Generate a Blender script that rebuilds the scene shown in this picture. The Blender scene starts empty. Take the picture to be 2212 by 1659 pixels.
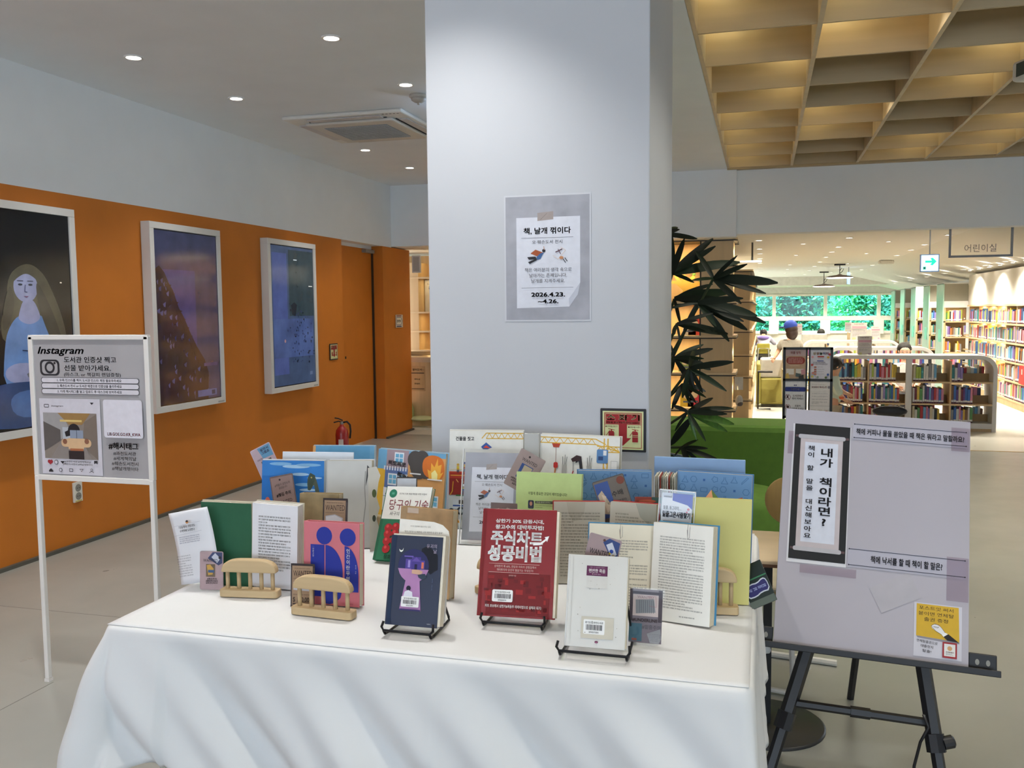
import bpy, bmesh, math, random
from mathutils import Matrix, Vector
R_ = random.Random(7)
SC = bpy.context.scene
COL = SC.collection
# ------------------------------------------------------------------ camera
F = 1950.0; CXP, CYP, H = 1106.0, 829.5, 1.4
def _basis():
    v1 = Vector((1648-CXP, -(667-CYP), -F)).normalized()
    up = -Vector((1330-CXP, -24200.0, -F)).normalized()
    up = (up - v1*up.dot(v1)).normalized()
    return Matrix((v1.cross(up), v1, up))
RC = _basis()
cam_d = bpy.data.cameras.new('camera'); cam = bpy.data.objects.new('camera', cam_d); COL.objects.link(cam)
cam.matrix_world = Matrix.Translation((0, 0, H)) @ RC.to_4x4()
cam_d.sensor_width = 36; cam_d.lens = F/2212*36; cam_d.clip_start = .05; cam_d.clip_end = 200
SC.camera = cam
def ray(px, py): return RC @ Vector((px-CXP, -(py-CYP), -F))
def at_y(px, py, y):
    d = ray(px, py); return Vector((0, 0, H)) + d*(y/d[1])
# ------------------------------------------------------------------ view, world
SC.view_settings.view_transform = 'Standard'; SC.view_settings.look = 'None'
SC.view_settings.gamma = 1; SC.view_settings.use_curve_mapping = False
SC.view_settings.exposure = 0.84
SC.cycles.use_denoising = True
SC.cycles.max_bounces = 8; SC.cycles.diffuse_bounces = 4; SC.cycles.glossy_bounces = 3
SC.cycles.transparent_max_bounces = 8; SC.cycles.sample_clamp_indirect = 4
w = bpy.data.worlds.new('sky'); SC.world = w; w.use_nodes = True
WORLD_STRENGTH = 1.8
bg = w.node_tree.nodes['Background']; bg.inputs[0].default_value = (.80, .90, 1.0, 1); bg.inputs[1].default_value = WORLD_STRENGTH
P_DOWN, P_LIB, P_CONE, P_STRIP, P_COFFER, P_WIN = 26.0, 78.0, 3.6, 5.5, .8, 66.0
sun_d = bpy.data.lights.new('sun', 'SUN'); sun_d.energy = 9; sun_d.angle = .02; sun_d.color = (1, .97, .9)
sun_o = bpy.data.objects.new('sun', sun_d); COL.objects.link(sun_o); sun_o.rotation_euler = (math.radians(32), 0, math.radians(-20))
# ------------------------------------------------------------------ helpers
def lin(c): return c/12.92 if c <= .04045 else ((c+.055)/1.055)**2.4
def rgb(h): return tuple(lin(int(h[i:i+2], 16)/255) for i in (0, 2, 4)) + (1,)
_M = {}
def M(h, rough=.6, metal=0, var=.05, scale=12, bump=0, st=None, emit=0, trans=0, coat=0, spec=.5, det=3):
    k = (h, rough, metal, var, scale, bump, st, emit, trans, coat, spec, det)
    if k in _M: return _M[k]
    m = bpy.data.materials.new('m_'+h); m.use_nodes = True
    nt = m.node_tree; b = nt.nodes['Principled BSDF']
    c = rgb(h)
    b.inputs['Base Color'].default_value = c
    b.inputs['Roughness'].default_value = rough; b.inputs['Metallic'].default_value = metal
    b.inputs['Specular IOR Level'].default_value = spec
    if coat: b.inputs['Coat Weight'].default_value = coat; b.inputs['Coat Roughness'].default_value = .08
    if trans: b.inputs['Transmission Weight'].default_value = trans
    if emit:
        b.inputs['Emission Color'].default_value = c; b.inputs['Emission Strength'].default_value = emit
    if var or bump:
        tc = nt.nodes.new('ShaderNodeTexCoord'); mp = nt.nodes.new('ShaderNodeMapping')
        mp.inputs['Scale'].default_value = st or (1, 1, 1)
        n = nt.nodes.new('ShaderNodeTexNoise'); n.inputs['Scale'].default_value = scale; n.inputs['Detail'].default_value = det
        nt.links.new(tc.outputs['Object'], mp.inputs[0]); nt.links.new(mp.outputs[0], n.inputs['Vector'])
        if var:
            r = nt.nodes.new('ShaderNodeValToRGB')
            r.color_ramp.elements[0].position = .3; r.color_ramp.elements[1].position = .7
            r.color_ramp.elements[0].color = tuple(x*(1-var*1.6) for x in c[:3])+(1,)
            r.color_ramp.elements[1].color = tuple(min(1, x*(1+var)) for x in c[:3])+(1,)
            nt.links.new(n.outputs[0], r.inputs[0]); nt.links.new(r.outputs[0], b.inputs['Base Color'])
        if bump:
            bu = nt.nodes.new('ShaderNodeBump'); bu.inputs['Strength'].default_value = bump; bu.inputs['Distance'].default_value = .01
            nt.links.new(n.outputs[0], bu.inputs['Height']); nt.links.new(bu.outputs[0], b.inputs['Normal'])
    _M[k] = m; return m
def wood(h, vert=True, s=14, rough=.5, var=.13):
    return M(h, rough, var=var, scale=s, st=((1, 1, .06) if vert else (.06, 1, 1)), det=5)
def glass(name, tint='F4FAF8', refl=.05, rough=.02):
    """thin clear sheet: straight-through light plus a grazing reflection"""
    m = bpy.data.materials.new(name); m.use_nodes = True; nt = m.node_tree; nt.nodes.clear()
    o = nt.nodes.new('ShaderNodeOutputMaterial'); mx = nt.nodes.new('ShaderNodeMixShader')
    t = nt.nodes.new('ShaderNodeBsdfTransparent'); g = nt.nodes.new('ShaderNodeBsdfGlossy'); lw = nt.nodes.new('ShaderNodeLayerWeight')
    pw = nt.nodes.new('ShaderNodeMath'); pw.operation = 'POWER'; pw.inputs[1].default_value = 4
    ml = nt.nodes.new('ShaderNodeMath'); ml.operation = 'MULTIPLY_ADD'; ml.inputs[1].default_value = .5; ml.inputs[2].default_value = refl*.5
    t.inputs[0].default_value = rgb(tint); g.inputs['Roughness'].default_value = rough
    nt.links.new(lw.outputs['Facing'], pw.inputs[0]); nt.links.new(pw.outputs[0], ml.inputs[0]); nt.links.new(ml.outputs[0], mx.inputs[0])
    nt.links.new(t.outputs[0], mx.inputs[1]); nt.links.new(g.outputs[0], mx.inputs[2]); nt.links.new(mx.outputs[0], o.inputs[0])
    return m
class MB:
    def __init__(s): s.v = []; s.f = []; s.m = []; s.mats = []
    def mi(s, mat):
        if mat not in s.mats: s.mats.append(mat)
        return s.mats.index(mat)
    def add(s, vs, fs, mat, T=None):
        b = len(s.v); i = s.mi(mat)
        s.v += [tuple(T @ Vector(v)) if T else tuple(v) for v in vs]
        s.f += [tuple(b+j for j in f) for f in fs]; s.m += [i]*len(fs); return s
    def box(s, x0, y0, z0, x1, y1, z1, mat, T=None):
        vs = [(x, y, z) for z in (z0, z1) for y in (y0, y1) for x in (x0, x1)]
        return s.add(vs, [(0, 2, 3, 1), (4, 5, 7, 6), (0, 1, 5, 4), (2, 6, 7, 3), (0, 4, 6, 2), (1, 3, 7, 5)], mat, T)
    def prism(s, poly, a, b, mat, T=None, ax='y'):
        n = len(poly)
        def q(p, d): return (p[0], d, p[1]) if ax == 'y' else ((p[0], p[1], d) if ax == 'z' else (d, p[0], p[1]))
        vs = [q(p, a) for p in poly]+[q(p, b) for p in poly]
        fs = [tuple(range(n)), tuple(range(2*n-1, n-1, -1))]+[(i, i+n, (i+1) % n+n, (i+1) % n) for i in range(n)]
        return s.add(vs, fs, mat, T)
    def lathe(s, prof, n, mat, T=None, caps=True):
        vs = []; fs = []
        for r, z in prof:
            for k in range(n): a = 2*math.pi*k/n; vs.append((r*math.cos(a), r*math.sin(a), z))
        for j in range(len(prof)-1):
            for k in range(n): fs.append((j*n+k, j*n+(k+1) % n, (j+1)*n+(k+1) % n, (j+1)*n+k))
        if caps: fs.append(tuple(range(n-1, -1, -1))); fs.append(tuple((len(prof)-1)*n+k for k in range(n)))
        return s.add(vs, fs, mat, T)
    def tube(s, pts, r, mat, n=8, T=None, closed=False):
        pts = [Vector(p) for p in pts]; vs = []; fs = []; N = len(pts)
        rr = r if isinstance(r, (list, tuple)) else [r]*N
        pn = None
        for i, p in enumerate(pts):
            if closed: d = pts[(i+1) % N]-pts[i-1]
            else: d = (pts[min(i+1, N-1)]-pts[max(i-1, 0)])
            d.normalize()
            if pn is None:
                pn = Vector((0, 0, 1)) if abs(d.z) < .9 else Vector((1, 0, 0))
            a = (pn - d*pn.dot(d)).normalized(); pn = a; b = d.cross(a)
            for k in range(n): t = 2*math.pi*k/n; vs.append(p+(a*math.cos(t)+b*math.sin(t))*rr[i])
        for i in range(N if closed else N-1):
            j = (i+1) % N
            for k in range(n): fs.append((i*n+k, i*n+(k+1) % n, j*n+(k+1) % n, j*n+k))
        if not closed: fs.append(tuple(range(n-1, -1, -1))); fs.append(tuple((N-1)*n+k for k in range(n)))
        return s.add(vs, fs, mat, T)
    def ball(s, c, r, mat, n=12, T=None):
        rx, ry, rz = r if isinstance(r, (tuple, list)) else (r, r, r)
        L = Matrix.Translation(c) @ Matrix.Diagonal((rx, ry, rz, 1))
        pr = [(math.sin(math.pi*j/(n//2+2)), -math.cos(math.pi*j/(n//2+2))) for j in range(1, n//2+2)]
        return s.lathe(pr, n, mat, (T @ L) if T else L)
    def mesh(s, name, smooth=False):
        me = bpy.data.meshes.new(name); me.from_pydata(s.v, [], s.f)
        for m in s.mats: me.materials.append(m)
        me.polygons.foreach_set('material_index', s.m)
        if smooth: me.polygons.foreach_set('use_smooth', [True]*len(s.f))
        me.update(); return me
def tagp(o, label=None, cat=None, group=None, kind=None):
    if label: o['label'] = label
    if cat: o['category'] = cat
    if group: o['group'] = group
    if kind: o['kind'] = kind
    return o
def link(o, parent=None, Mx=None):
    COL.objects.link(o)
    if parent: o.parent = parent
    if Mx is not None: o.matrix_local = Mx
    return o
def part(name, mb, parent=None, Mx=None, smooth=False, bev=0, label=None, kind=None, sub=0):
    me = mb.mesh(name, smooth) if isinstance(mb, MB) else mb
    o = bpy.data.objects.new(name, me); link(o, parent, Mx)
    if bev:
        b = o.modifiers.new('b', 'BEVEL'); b.width = bev; b.segments = 2; b.limit_method = 'ANGLE'
    if sub:
        b = o.modifiers.new('s', 'SUBSURF'); b.levels = sub; b.render_levels = sub
    if smooth and not sub:
        try: o.data.shade_auto_smooth() if hasattr(o.data, 'shade_auto_smooth') else None
        except Exception: pass
    return tagp(o, label=label, kind=kind)
MXL = {}
def INV(o): return MXL[o.name].inverted()
def thing(name, label, cat, Mx=None, group=None):
    o = bpy.data.objects.new(name, None); o.empty_display_size = .05
    MXL[o.name] = Mx if Mx is not None else Matrix.Identity(4)
    link(o, None, MXL[o.name]); return tagp(o, label, cat, group)
def solo(name, mb, label, cat, group=None, Mx=None, smooth=False, bev=0, kind=None):
    o = part(name, mb, None, Mx, smooth, bev); return tagp(o, label, cat, group, kind)
def struct(name, mb, bev=0, smooth=False):
    o = part(name, mb, bev=bev, smooth=smooth); o['kind'] = 'structure'; return o
def sempty(name):
    o = bpy.data.objects.new(name, None); link(o); o['kind'] = 'structure'; return o
def TR(x, y, z, rz=0): return Matrix.Translation((x, y, z)) @ Matrix.Rotation(math.radians(rz), 4, 'Z')
def PM(P, zb=.742):
    """panel frame: P = (x, y, yaw, lean, roll, w, h); origin bottom centre, x right, y into the back, z up"""
    x, y, yaw, lean, roll, w, h = P
    m = Matrix.Rotation(math.radians(yaw), 4, 'Z') @ Matrix.Rotation(math.radians(-lean), 4, 'X') @ Matrix.Rotation(math.radians(roll), 4, 'Y')
    lift = -min((m @ Vector((s*w/2, 0, 0))).z for s in (-1, 1))
    return Matrix.Translation((x, y, zb+lift)) @ m
def spot(parent, loc, power, size=.05, ang=110, blend=.8, col=(1, .975, .95), rot=None, name='lamp_light'):
    d = bpy.data.lights.new(name, 'SPOT'); d.energy = power; d.shadow_soft_size = size; d.spot_size = math.radians(ang); d.spot_blend = blend; d.color = col
    o = bpy.data.objects.new(name, d); link(o, parent); o.location = loc
    if rot: o.rotation_euler = rot
    return o
def area(parent, loc, power, sx, sy, rot=(0, 0, 0), col=(1, .85, .6), name='strip_light', spread=180):
    d = bpy.data.lights.new(name, 'AREA'); d.shape = 'RECTANGLE'; d.size = sx; d.size_y = sy; d.energy = power; d.color = col; d.spread = math.radians(spread)
    o = bpy.data.objects.new(name, d); link(o, parent); o.location = loc; o.rotation_euler = rot; return o
def point(parent, loc, power, r=.03, col=(1, .9, .7), name='lamp_light'):
    d = bpy.data.lights.new(name, 'POINT'); d.energy = power; d.shadow_soft_size = r; d.color = col
    o = bpy.data.objects.new(name, d); link(o, parent); o.location = loc; return o
# ------------------------------------------------------------------ flat print
_T = {}
def tmesh(s, shear=0):
    """a string as flat filled letter shapes (cached)"""
    k = (s, shear)
    if k not in _T:
        c = bpy.data.curves.new('t', 'FONT'); c.body = s; c.size = 1; c.resolution_u = 2; c.shear = shear
        o = bpy.data.objects.new('t', c); m = bpy.data.meshes.new_from_object(o)
        vs = [(v.co.x, v.co.y) for v in m.vertices]; fs = [tuple(p.vertices) for p in m.polygons]
        bpy.data.objects.remove(o); bpy.data.curves.remove(c); bpy.data.meshes.remove(m)
        if not vs: vs = [(0, 0), (0, .01), (.01, 0)]
        xs = [v[0] for v in vs]; ys = [v[1] for v in vs]
        _T[k] = (vs, fs, min(xs), max(xs), min(ys), max(ys))
    return _T[k]
def ink(h, rough=.7): return M(h, rough, var=.03, scale=40)
K = '1B1B20'
class Print:
    """flat print laid on a panel: u runs right, t runs DOWN, both 0..1"""
    def __init__(s, w, h, eps=.00012, base=.0004): s.w, s.h, s.e, s.n, s.b, s.mb = w, h, eps, 0, base, MB()
    def xz(s, u, t): return ((u-.5)*s.w, (1-t)*s.h)
    def poly(s, pts, c, rough=.7, same=False):
        if not same: s.n += 1
        y = -s.b-s.e*s.n
        vs = [(s.xz(u, t)[0], y, s.xz(u, t)[1]) for u, t in pts]
        s.mb.add(vs, [tuple(range(len(vs)))], ink(c, rough) if isinstance(c, str) else c); return s
    def blob(s, pts, c, n=2, **k):
        """closed outline with its corners rounded off"""
        for _ in range(n):
            q = []
            for i, a in enumerate(pts):
                b = pts[(i+1) % len(pts)]; q += [(a[0]*.75+b[0]*.25, a[1]*.75+b[1]*.25), (a[0]*.25+b[0]*.75, a[1]*.25+b[1]*.75)]
            pts = q
        return s.poly(pts, c, **k)
    def rect(s, u0, t0, u1, t1, c, **k): return s.poly([(u0, t1), (u1, t1), (u1, t0), (u0, t0)], c, **k)
    def rr(s, u0, t0, u1, t1, r, c, **k):
        ru, rt = r, r*s.w/s.h; P = []
        for cu, ct, a0 in ((u1-ru, t0+rt, 0), (u0+ru, t0+rt, 90), (u0+ru, t1-rt, 180), (u1-ru, t1-rt, 270)):
            for j in range(5): a = math.radians(a0+22.5*j); P.append((cu+ru*math.cos(a), ct-rt*math.sin(a)))
        return s.poly(P, c, **k)
    def disc(s, u, t, r, c, rv=None, n=20, **k):
        rt = (rv if rv else r*s.w/s.h)
        return s.poly([(u+r*math.cos(2*math.pi*j/n), t-rt*math.sin(2*math.pi*j/n)) for j in range(n)], c, **k)
    def ring(s, u, t, r, th, c, bgc): s.disc(u, t, r, c); return s.disc(u, t, r-th, bgc)
    def frame(s, u0, t0, u1, t1, th, c):
        a = th*s.w/s.h
        s.rect(u0, t0, u1, t0+a, c); s.rect(u0, t1-a, u1, t1, c, same=True); s.rect(u0, t0, u0+th, t1, c, same=True); return s.rect(u1-th, t0, u1, t1, c, same=True)
    def line(s, pts, th, c, same=False):
        for i in range(len(pts)-1):
            (a, b), (d, e) = s.xz(*pts[i]), s.xz(*pts[i+1]); dx, dz = d-a, e-b; L = math.hypot(dx, dz) or 1
            nx, nz = -dz/L*th*s.w/2, dx/L*th*s.w/2
            if not same: s.n += 1; same = True
            y = -s.b-s.e*s.n
            s.mb.add([(a+nx, y, b+nz), (a-nx, y, b-nz), (d-nx, y, e-nz), (d+nx, y, e+nz)], [(0, 1, 2, 3)], ink(c))
        return s
    def text(s, txt, u, t, size, c, bold=.0, al='c', maxw=None, wid=None, rot=0, shear=0, sx=1):
        """(u, t) is the text's centre line; size = letter height as a fraction of h"""
        vs, fs, x0, x1, y0, y1 = tmesh(txt, shear)
        k = size*s.h/.85; kx = k*sx; W = (x1-x0)*kx
        if wid: kx = kx*wid*s.w/W
        elif maxw and W > maxw*s.w: kx = kx*maxw*s.w/W
        ox = {'c': (x0+x1)/2, 'l': x0, 'r': x1}[al]; oy = .36
        a = math.radians(rot); ca, sa = math.cos(a), math.sin(a); X, Z = s.xz(u, t); s.n += 1; y = -s.b-s.e*s.n
        b = max(0, bold)*.8
        for bx, by in (((0, 0),) if b == 0 else ((b, b), (-b, b), (b, -b), (-b, -b))):
            out = []
            for vx, vy in vs:
                px, pz = (vx-ox+bx)*kx, (vy-oy+by)*k; out.append((X+px*ca-pz*sa, y, Z+px*sa+pz*ca))
            s.mb.add(out, fs, ink(c))
        return s
    def vtext(s, txt, u, t0, size, step, c, bold=0):
        for i, ch in enumerate(txt):
            if ch != ' ': s.text(ch, u, t0+i*step, size, c, bold)
        return s
    def words(s, u0, t0, u1, t1, n, c, fill=.62, seed=1, slope=0, dens=1, ragged=True):
        """body text too small to read: rows of broken little strokes"""
        r = random.Random(seed); s.n += 1; y = -s.b-s.e*s.n; mt = ink(c); dt = (t1-t0)/n; ch = dt*fill; cw = ch*s.h/s.w*.82*dens
        for i in range(n):
            t = t0+dt*i; ue = u1 if (not ragged or r.random() < .75) else u0+(u1-u0)*r.uniform(.3, .9); u = u0; wl = r.randint(2, 5)
            while u < ue-cw:
                if wl == 0: u += cw*.55; wl = r.randint(2, 5); continue
                wl -= 1; o = slope*(u-u0)
                a = r.random(); vs = []; fs = []
                def q(ua, ta, ub, tb):
                    b = len(vs)
                    for uu, tt in ((ua, tb), (ub, tb), (ub, ta), (ua, ta)):
                        X, Z = s.xz(u+uu*cw, t+o+tt*ch); vs.append((X, y, Z))
                    fs.append((b, b+1, b+2, b+3))
                q(.0, 0, .55, .22); q(.68, 0, .84, 1)
                if a > .4: q(0, .55, .55, .75)
                if a < .7: q(.1, .85, .8, 1)
                if a > .2: q(.0, .1, .15, .7)
                s.mb.add(vs, fs, mt); u += cw
        return s
    def build(s, parent, Mx=None, name='print'): return part(name, s.mb, parent, Mx)
# ================================================================== STRUCTURE
WHITE = M('EAEEF2', .75, var=.015, scale=3); ORG = M('C8741C', .62, var=.03, scale=5)
def concrete(h, rough, dark=.12):
    m = M(h, rough, var=dark, scale=1.6, det=8).copy(); nt = m.node_tree; b = nt.nodes['Principled BSDF']
    n = nt.nodes.new('ShaderNodeTexNoise'); n.inputs['Scale'].default_value = 6; n.inputs['Detail'].default_value = 6
    r = nt.nodes.new('ShaderNodeMapRange'); r.inputs[3].default_value = rough-.07; r.inputs[4].default_value = rough+.1
    tc = nt.nodes['Texture Coordinate']; nt.links.new(tc.outputs['Object'], n.inputs['Vector']); nt.links.new(n.outputs[0], r.inputs[0]); nt.links.new(r.outputs[0], b.inputs['Roughness'])
    return m
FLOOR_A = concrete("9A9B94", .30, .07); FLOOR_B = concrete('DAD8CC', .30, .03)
ZC = 2.8; YL = 9.45
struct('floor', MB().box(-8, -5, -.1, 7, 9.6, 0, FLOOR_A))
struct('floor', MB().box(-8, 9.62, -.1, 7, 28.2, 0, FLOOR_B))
struct('trim_1', MB().box(-2, 9.6, -.1, 7, 9.62, .003, M('A98B4A', .35, metal=.8)))
struct('trim_2', MB().box(-2.602, -1, 0, -2.599, 2.76, .0006, M('76766F', .6)).box(-4, 3.45, 0, -1.9, 3.453, .0006, M('7C7A74', .6)))
struct('ceiling', MB().box(-4.3, -4.5, ZC, -.36, YL, ZC+.1, WHITE))
struct('ceiling', MB().box(-.36, -4.5, 3.17, 6.2, YL, 3.27, wood('C9AE80', s=8)))
struct('ceiling', MB().box(-.6, YL+.25, 2.25, 7, 28.2, 2.35, M('F2F0EA', .8, var=.01)))
struct('ceiling', MB().box(-8, YL+.2, 2.13, -.6, 15, 2.25, M('E4E2DA', .8, var=.01)))
# left wall
struct('wall_left', MB().box(-4.3, -4.5, 2.12, -4.01, YL, ZC, WHITE)
       .box(-4.3, -4.5, 0, -4.01, 8.2, 2.12, ORG).box(-4.3, 9.2, 0, -4.01, 9.98, 2.12, ORG).box(-4.3, 8.2, 2.085, -4.14, 9.2, 2.12, WHITE))
struct('baseboard_left', MB().box(-4.012, -4.5, 0, -3.985, 8.2, .02, M('55544C', .5)).box(-4.012, 9.2, 0, -3.985, 9.98, .02, M('55544C', .5)))
d1 = sempty('door_1')
part('door_leaf', MB().box(-4.2, 8.22, .01, -4.14, 9.185, 2.085, ORG), d1, bev=.003)
part('door_closer', MB().box(-4.14, 8.95, 2.04, -4.09, 9.17, 2.075, M('8A8680', .4)), d1)
part('hinge_gap', MB().box(-4.145, 9.185, .0, -4.12, 9.2, 2.085, M('3A2A18', .8)), d1)
part('door_latch', MB().box(-4.14, 8.49, .925, -4.137, 8.515, .95, M('15120E', .5)), d1)
# cross wall over the openings
struct('wall_back', MB().box(-4.3, YL, 2.13, -.27, YL+.2, ZC, WHITE).box(-.27, YL+.05, 2.155, 7, YL+.25, 3.17, WHITE))
struct('wall_right', MB().box(6.2, -4.5, 0, 6.4, YL, 3.2, WHITE))
struct('wall_right', MB().box(3.70, 10.2, 0, 4, 28.2, 2.3, WHITE))
struct('wall_left_library', MB().box(-5.6, 13, 0, -.95, 13.2, 2.3, WHITE).box(-1.2, 13.2, 0, -1.0, 28.2, 2.3, WHITE).box(-8, 9.6, 0, -7.8, 13, 2.2, WHITE))['kind'] = 'structure'
# window wall behind the viewer (daylight side of the lobby)
g = MB()
for x in (-4.1, -1.5, 1.1, 3.7, 6.2): g.box(x-.05, -4.6, 0, x+.05, -4.5, 3.2, M('DADADA', .5))
g.box(-4.3, -4.6, 2.2, 6.3, -4.5, 3.2, WHITE).box(-4.3, -4.6, 0, 6.3, -4.5, .9, WHITE)
struct('window_2', g)
area(None, (1, -4.45, 1.5), P_WIN, 10, 1.3, rot=(math.radians(90), 0, math.radians(180)) if False else (math.radians(-90), 0, math.radians(180)), col=(.62, .79, 1.0), name='window_daylight')
# pillar
PX0, PX1, PY0, PY1 = -1.058, -.337, 2.80, 3.50
struct('pillar', MB().box(PX0, PY0, 0, PX1, PY1, ZC, M('C7CACF', .7, var=.012, scale=3)), bev=.004)['label'] = 'square white pillar'
# coffered timber ceiling: every beam and slat its own piece
gr = sempty('trim_3'); WD = wood('BFAA86', vert=False, s=10, rough=.55, var=.08); WDE = wood('CBB896', s=10, rough=.5, var=.06)
bm = MB().box(-.012, -4.5, ZC, .012, YL, 3.17, WDE).mesh('beam')
XB = [-.35+.605*k for k in range(11)]
for x in XB: part('beam', bm, gr, Matrix.Translation((x, 0, 0)))
sm = MB().box(.012, -.008, ZC, .593, .008, 3.17, WD).mesh('slat')
YS = [YL-.09-.648*k for k in range(20)]
for y in YS:
    for x in XB[:-1]: part('slat', sm, gr, Matrix.Translation((x, y, 0)))
part('edge_strip', MB().box(-.362, YL-.02, ZC-.01, 6.2, YL+.05, ZC+.02, wood('B79F74', vert=False)), gr)
for i, (k, j, s) in enumerate([(0, 0, 0), (0, 1, 0), (0, 2, 0), (0, 3, 0), (0, 4, 1), (0, 5, 1), (0, 6, 0), (0, 7, 0), (0, 8, 0), (1, 2, 0), (1, 3, 0), (1, 6, 0), (1, 7, 0), (2, 1, 1), (2, 4, 1), (2, 5, 1), (3, 1, 1), (3, 2, 1), (3, 5, 0), (2, 0, 1), (3, 0, 1), (4, 3, 0)]):
    x = XB[k]+(.12 if s == 0 else .49); y = YS[j]-.10
    point(gr, (x, y, 3.12), P_COFFER, .03, (1, .98, .68), 'coffer_light')
# ------------------------------------------------------------------ downlights
EM = M('FFF6E8', .5, var=0, emit=14)
trim_me = MB().lathe([(.052, 0), (.052, -.006), (.04, -.006), (.036, .0)], 20, M('E8E8E6', .4), caps=False).mesh('trim_ring')
lens_me = MB().lathe([(.038, -.001), (.0, -.001)], 20, EM, caps=False).mesh('lamp_lens')
def ordn(i): return ['first', 'second', 'third', 'fourth', 'fifth', 'sixth', 'seventh', 'eighth', 'ninth', 'tenth', 'eleventh', 'twelfth', 'thirteenth', 'fourteenth', 'fifteenth', 'sixteenth', 'seventeenth', 'eighteenth', 'nineteenth', 'twentieth', 'twenty-first', 'twenty-second', 'twenty-third', 'twenty-fourth', 'twenty-fifth', 'twenty-sixth', 'twenty-seventh', 'twenty-eighth', 'twenty-ninth', 'thirtieth'][i]
def downlight(x, y, z, label, power, ang=96, group=None, col=(1, .98, .95), s=1, real=True):
    t = thing('downlight', label, 'light', Matrix.Translation((x, y, z)) @ Matrix.Diagonal((s, s, 1, 1)), group)
    part('trim_ring', trim_me, t); part('lamp_lens', lens_me, t)
    if real: spot(t, (0, 0, -.012), power, .035, ang, .7, col)
names = {(0, 0): 'round recessed ceiling light nearest the upper left corner of the photo', (1, 0): 'large round recessed ceiling light left of the pillar top', (0, 1): 'round recessed ceiling light between orange wall and air conditioner', (1, 1): 'round recessed ceiling light just above the smoke detector', (0, 3): 'round recessed ceiling light just below the air conditioner grille', (0, 4): 'small recessed ceiling light farthest back beside the pillar'}
for j, y in enumerate((4.32, 5.32, 6.32, 7.31, 8.33)):
    for i, x in enumerate((-3.325, -2.14)):
        if (i, j) in ((0, 2),): continue
        downlight(x, y, ZC, names.get((i, j), f'recessed ceiling light {["", "", "third", "fourth", "fifth"][j]} back in the row hidden by the pillar'), P_DOWN*(.8 if i == 0 else .75), group='lobby downlights')
for j, y in enumerate((3.32, 2.32, 1.32, .32, -1.2)):
    for i, x in enumerate((-3.325, -2.14, -.95)):
        if (i == 2 and j == 0): continue
        k = ((.4, 1.35, .42, .08, .08)[j]) if i else .8
        downlight(x, y, ZC, f'recessed ceiling light above the frame, {ordn(j)} row toward the viewer, {["left", "middle", "right"][i]} one', P_DOWN*k, group='lobby downlights above the frame')
for y in (1.0, 3.0, 5.0, 7.0):
    for x in (.54, 1.75, 3.56):
        spot(gr, (x, y, 3.12), P_DOWN*1.7, .05, 100, .8, (1, .95, .82), name='coffer_spot')
# library ceiling lights
n = 0
for j, y in enumerate((11.74, 13.4, 14.55, 16.0, 17.6, 19.4, 21.5, 24.0)):
    for i, x in enumerate((-.06, 1.0, 2.1, 3.1)):
        if x > 3.6: continue
        n += 1
        downlight(x, y, 2.25 if x < 3 else 2.0, f'recessed library ceiling light, {ordn(i)} from left in the {ordn(j)} row back', P_LIB, 140, 'library downlights', (1, .92, .78), s=.95)
for j, y in enumerate((12.6, 15.2, 18.5, 20.5, 22.8)):
    for i, x in enumerate((.5, 1.55, 2.6)):
        downlight(x, y, 2.25, f'small in-between library ceiling light, {ordn(i)} from left, {ordn(j)} row back', 0, 140, 'library downlights', s=.7, real=False)
for i, x in enumerate((-.4, .7, 1.8, 2.9)): downlight(x, 26.9, 2.02, f'recessed light in the soffit over the far library windows, {ordn(i)} from left', P_LIB*1.2, 140, 'library downlights', (1, .92, .82), s=.9)
# ------------------------------------------------------------------ far window wall
w1 = sempty('window_1'); FR = M('F4E8DC', .5, var=.02); YW = 28.0
part('sill_wall', MB().box(-1.2, YW, 0, 4.2, YW+.2, .67, M('E9DCC8', .7)), w1)
part('head_wall', MB().box(-1.2, YW, 1.78, 4.2, YW+.2, 2.3, M('DDD8CE', .7)), w1)
part('soffit', MB().box(-1.2, 25.6, 2.02, 4.2, YW, 2.25, M('D5D1C6', .7)), w1)
for x in (-1.1, .32, 1.76, 3.22): part('mullion', MB().box(x-.05, YW-.05, .66, x+.05, YW+.1, 1.8, FR), w1, bev=.01)
for z0, z1 in ((.66, .74), (1.04, 1.17), (1.76, 1.82)): part('rail', MB().box(-1.2, YW-.04, z0, 4.2, YW+.08, z1, FR), w1, bev=.01)
for x in (.32, 1.76, 3.22): part('casement_post', MB().box(x-.14, YW-.09, .64, x+.14, YW-.05, 1.08, FR), w1, bev=.02)
part('glass_pane', MB().box(-1.1, YW+.02, .74, 4.1, YW+.026, 1.78, glass('window_glass', 'D9FFF8')), w1)
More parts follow.
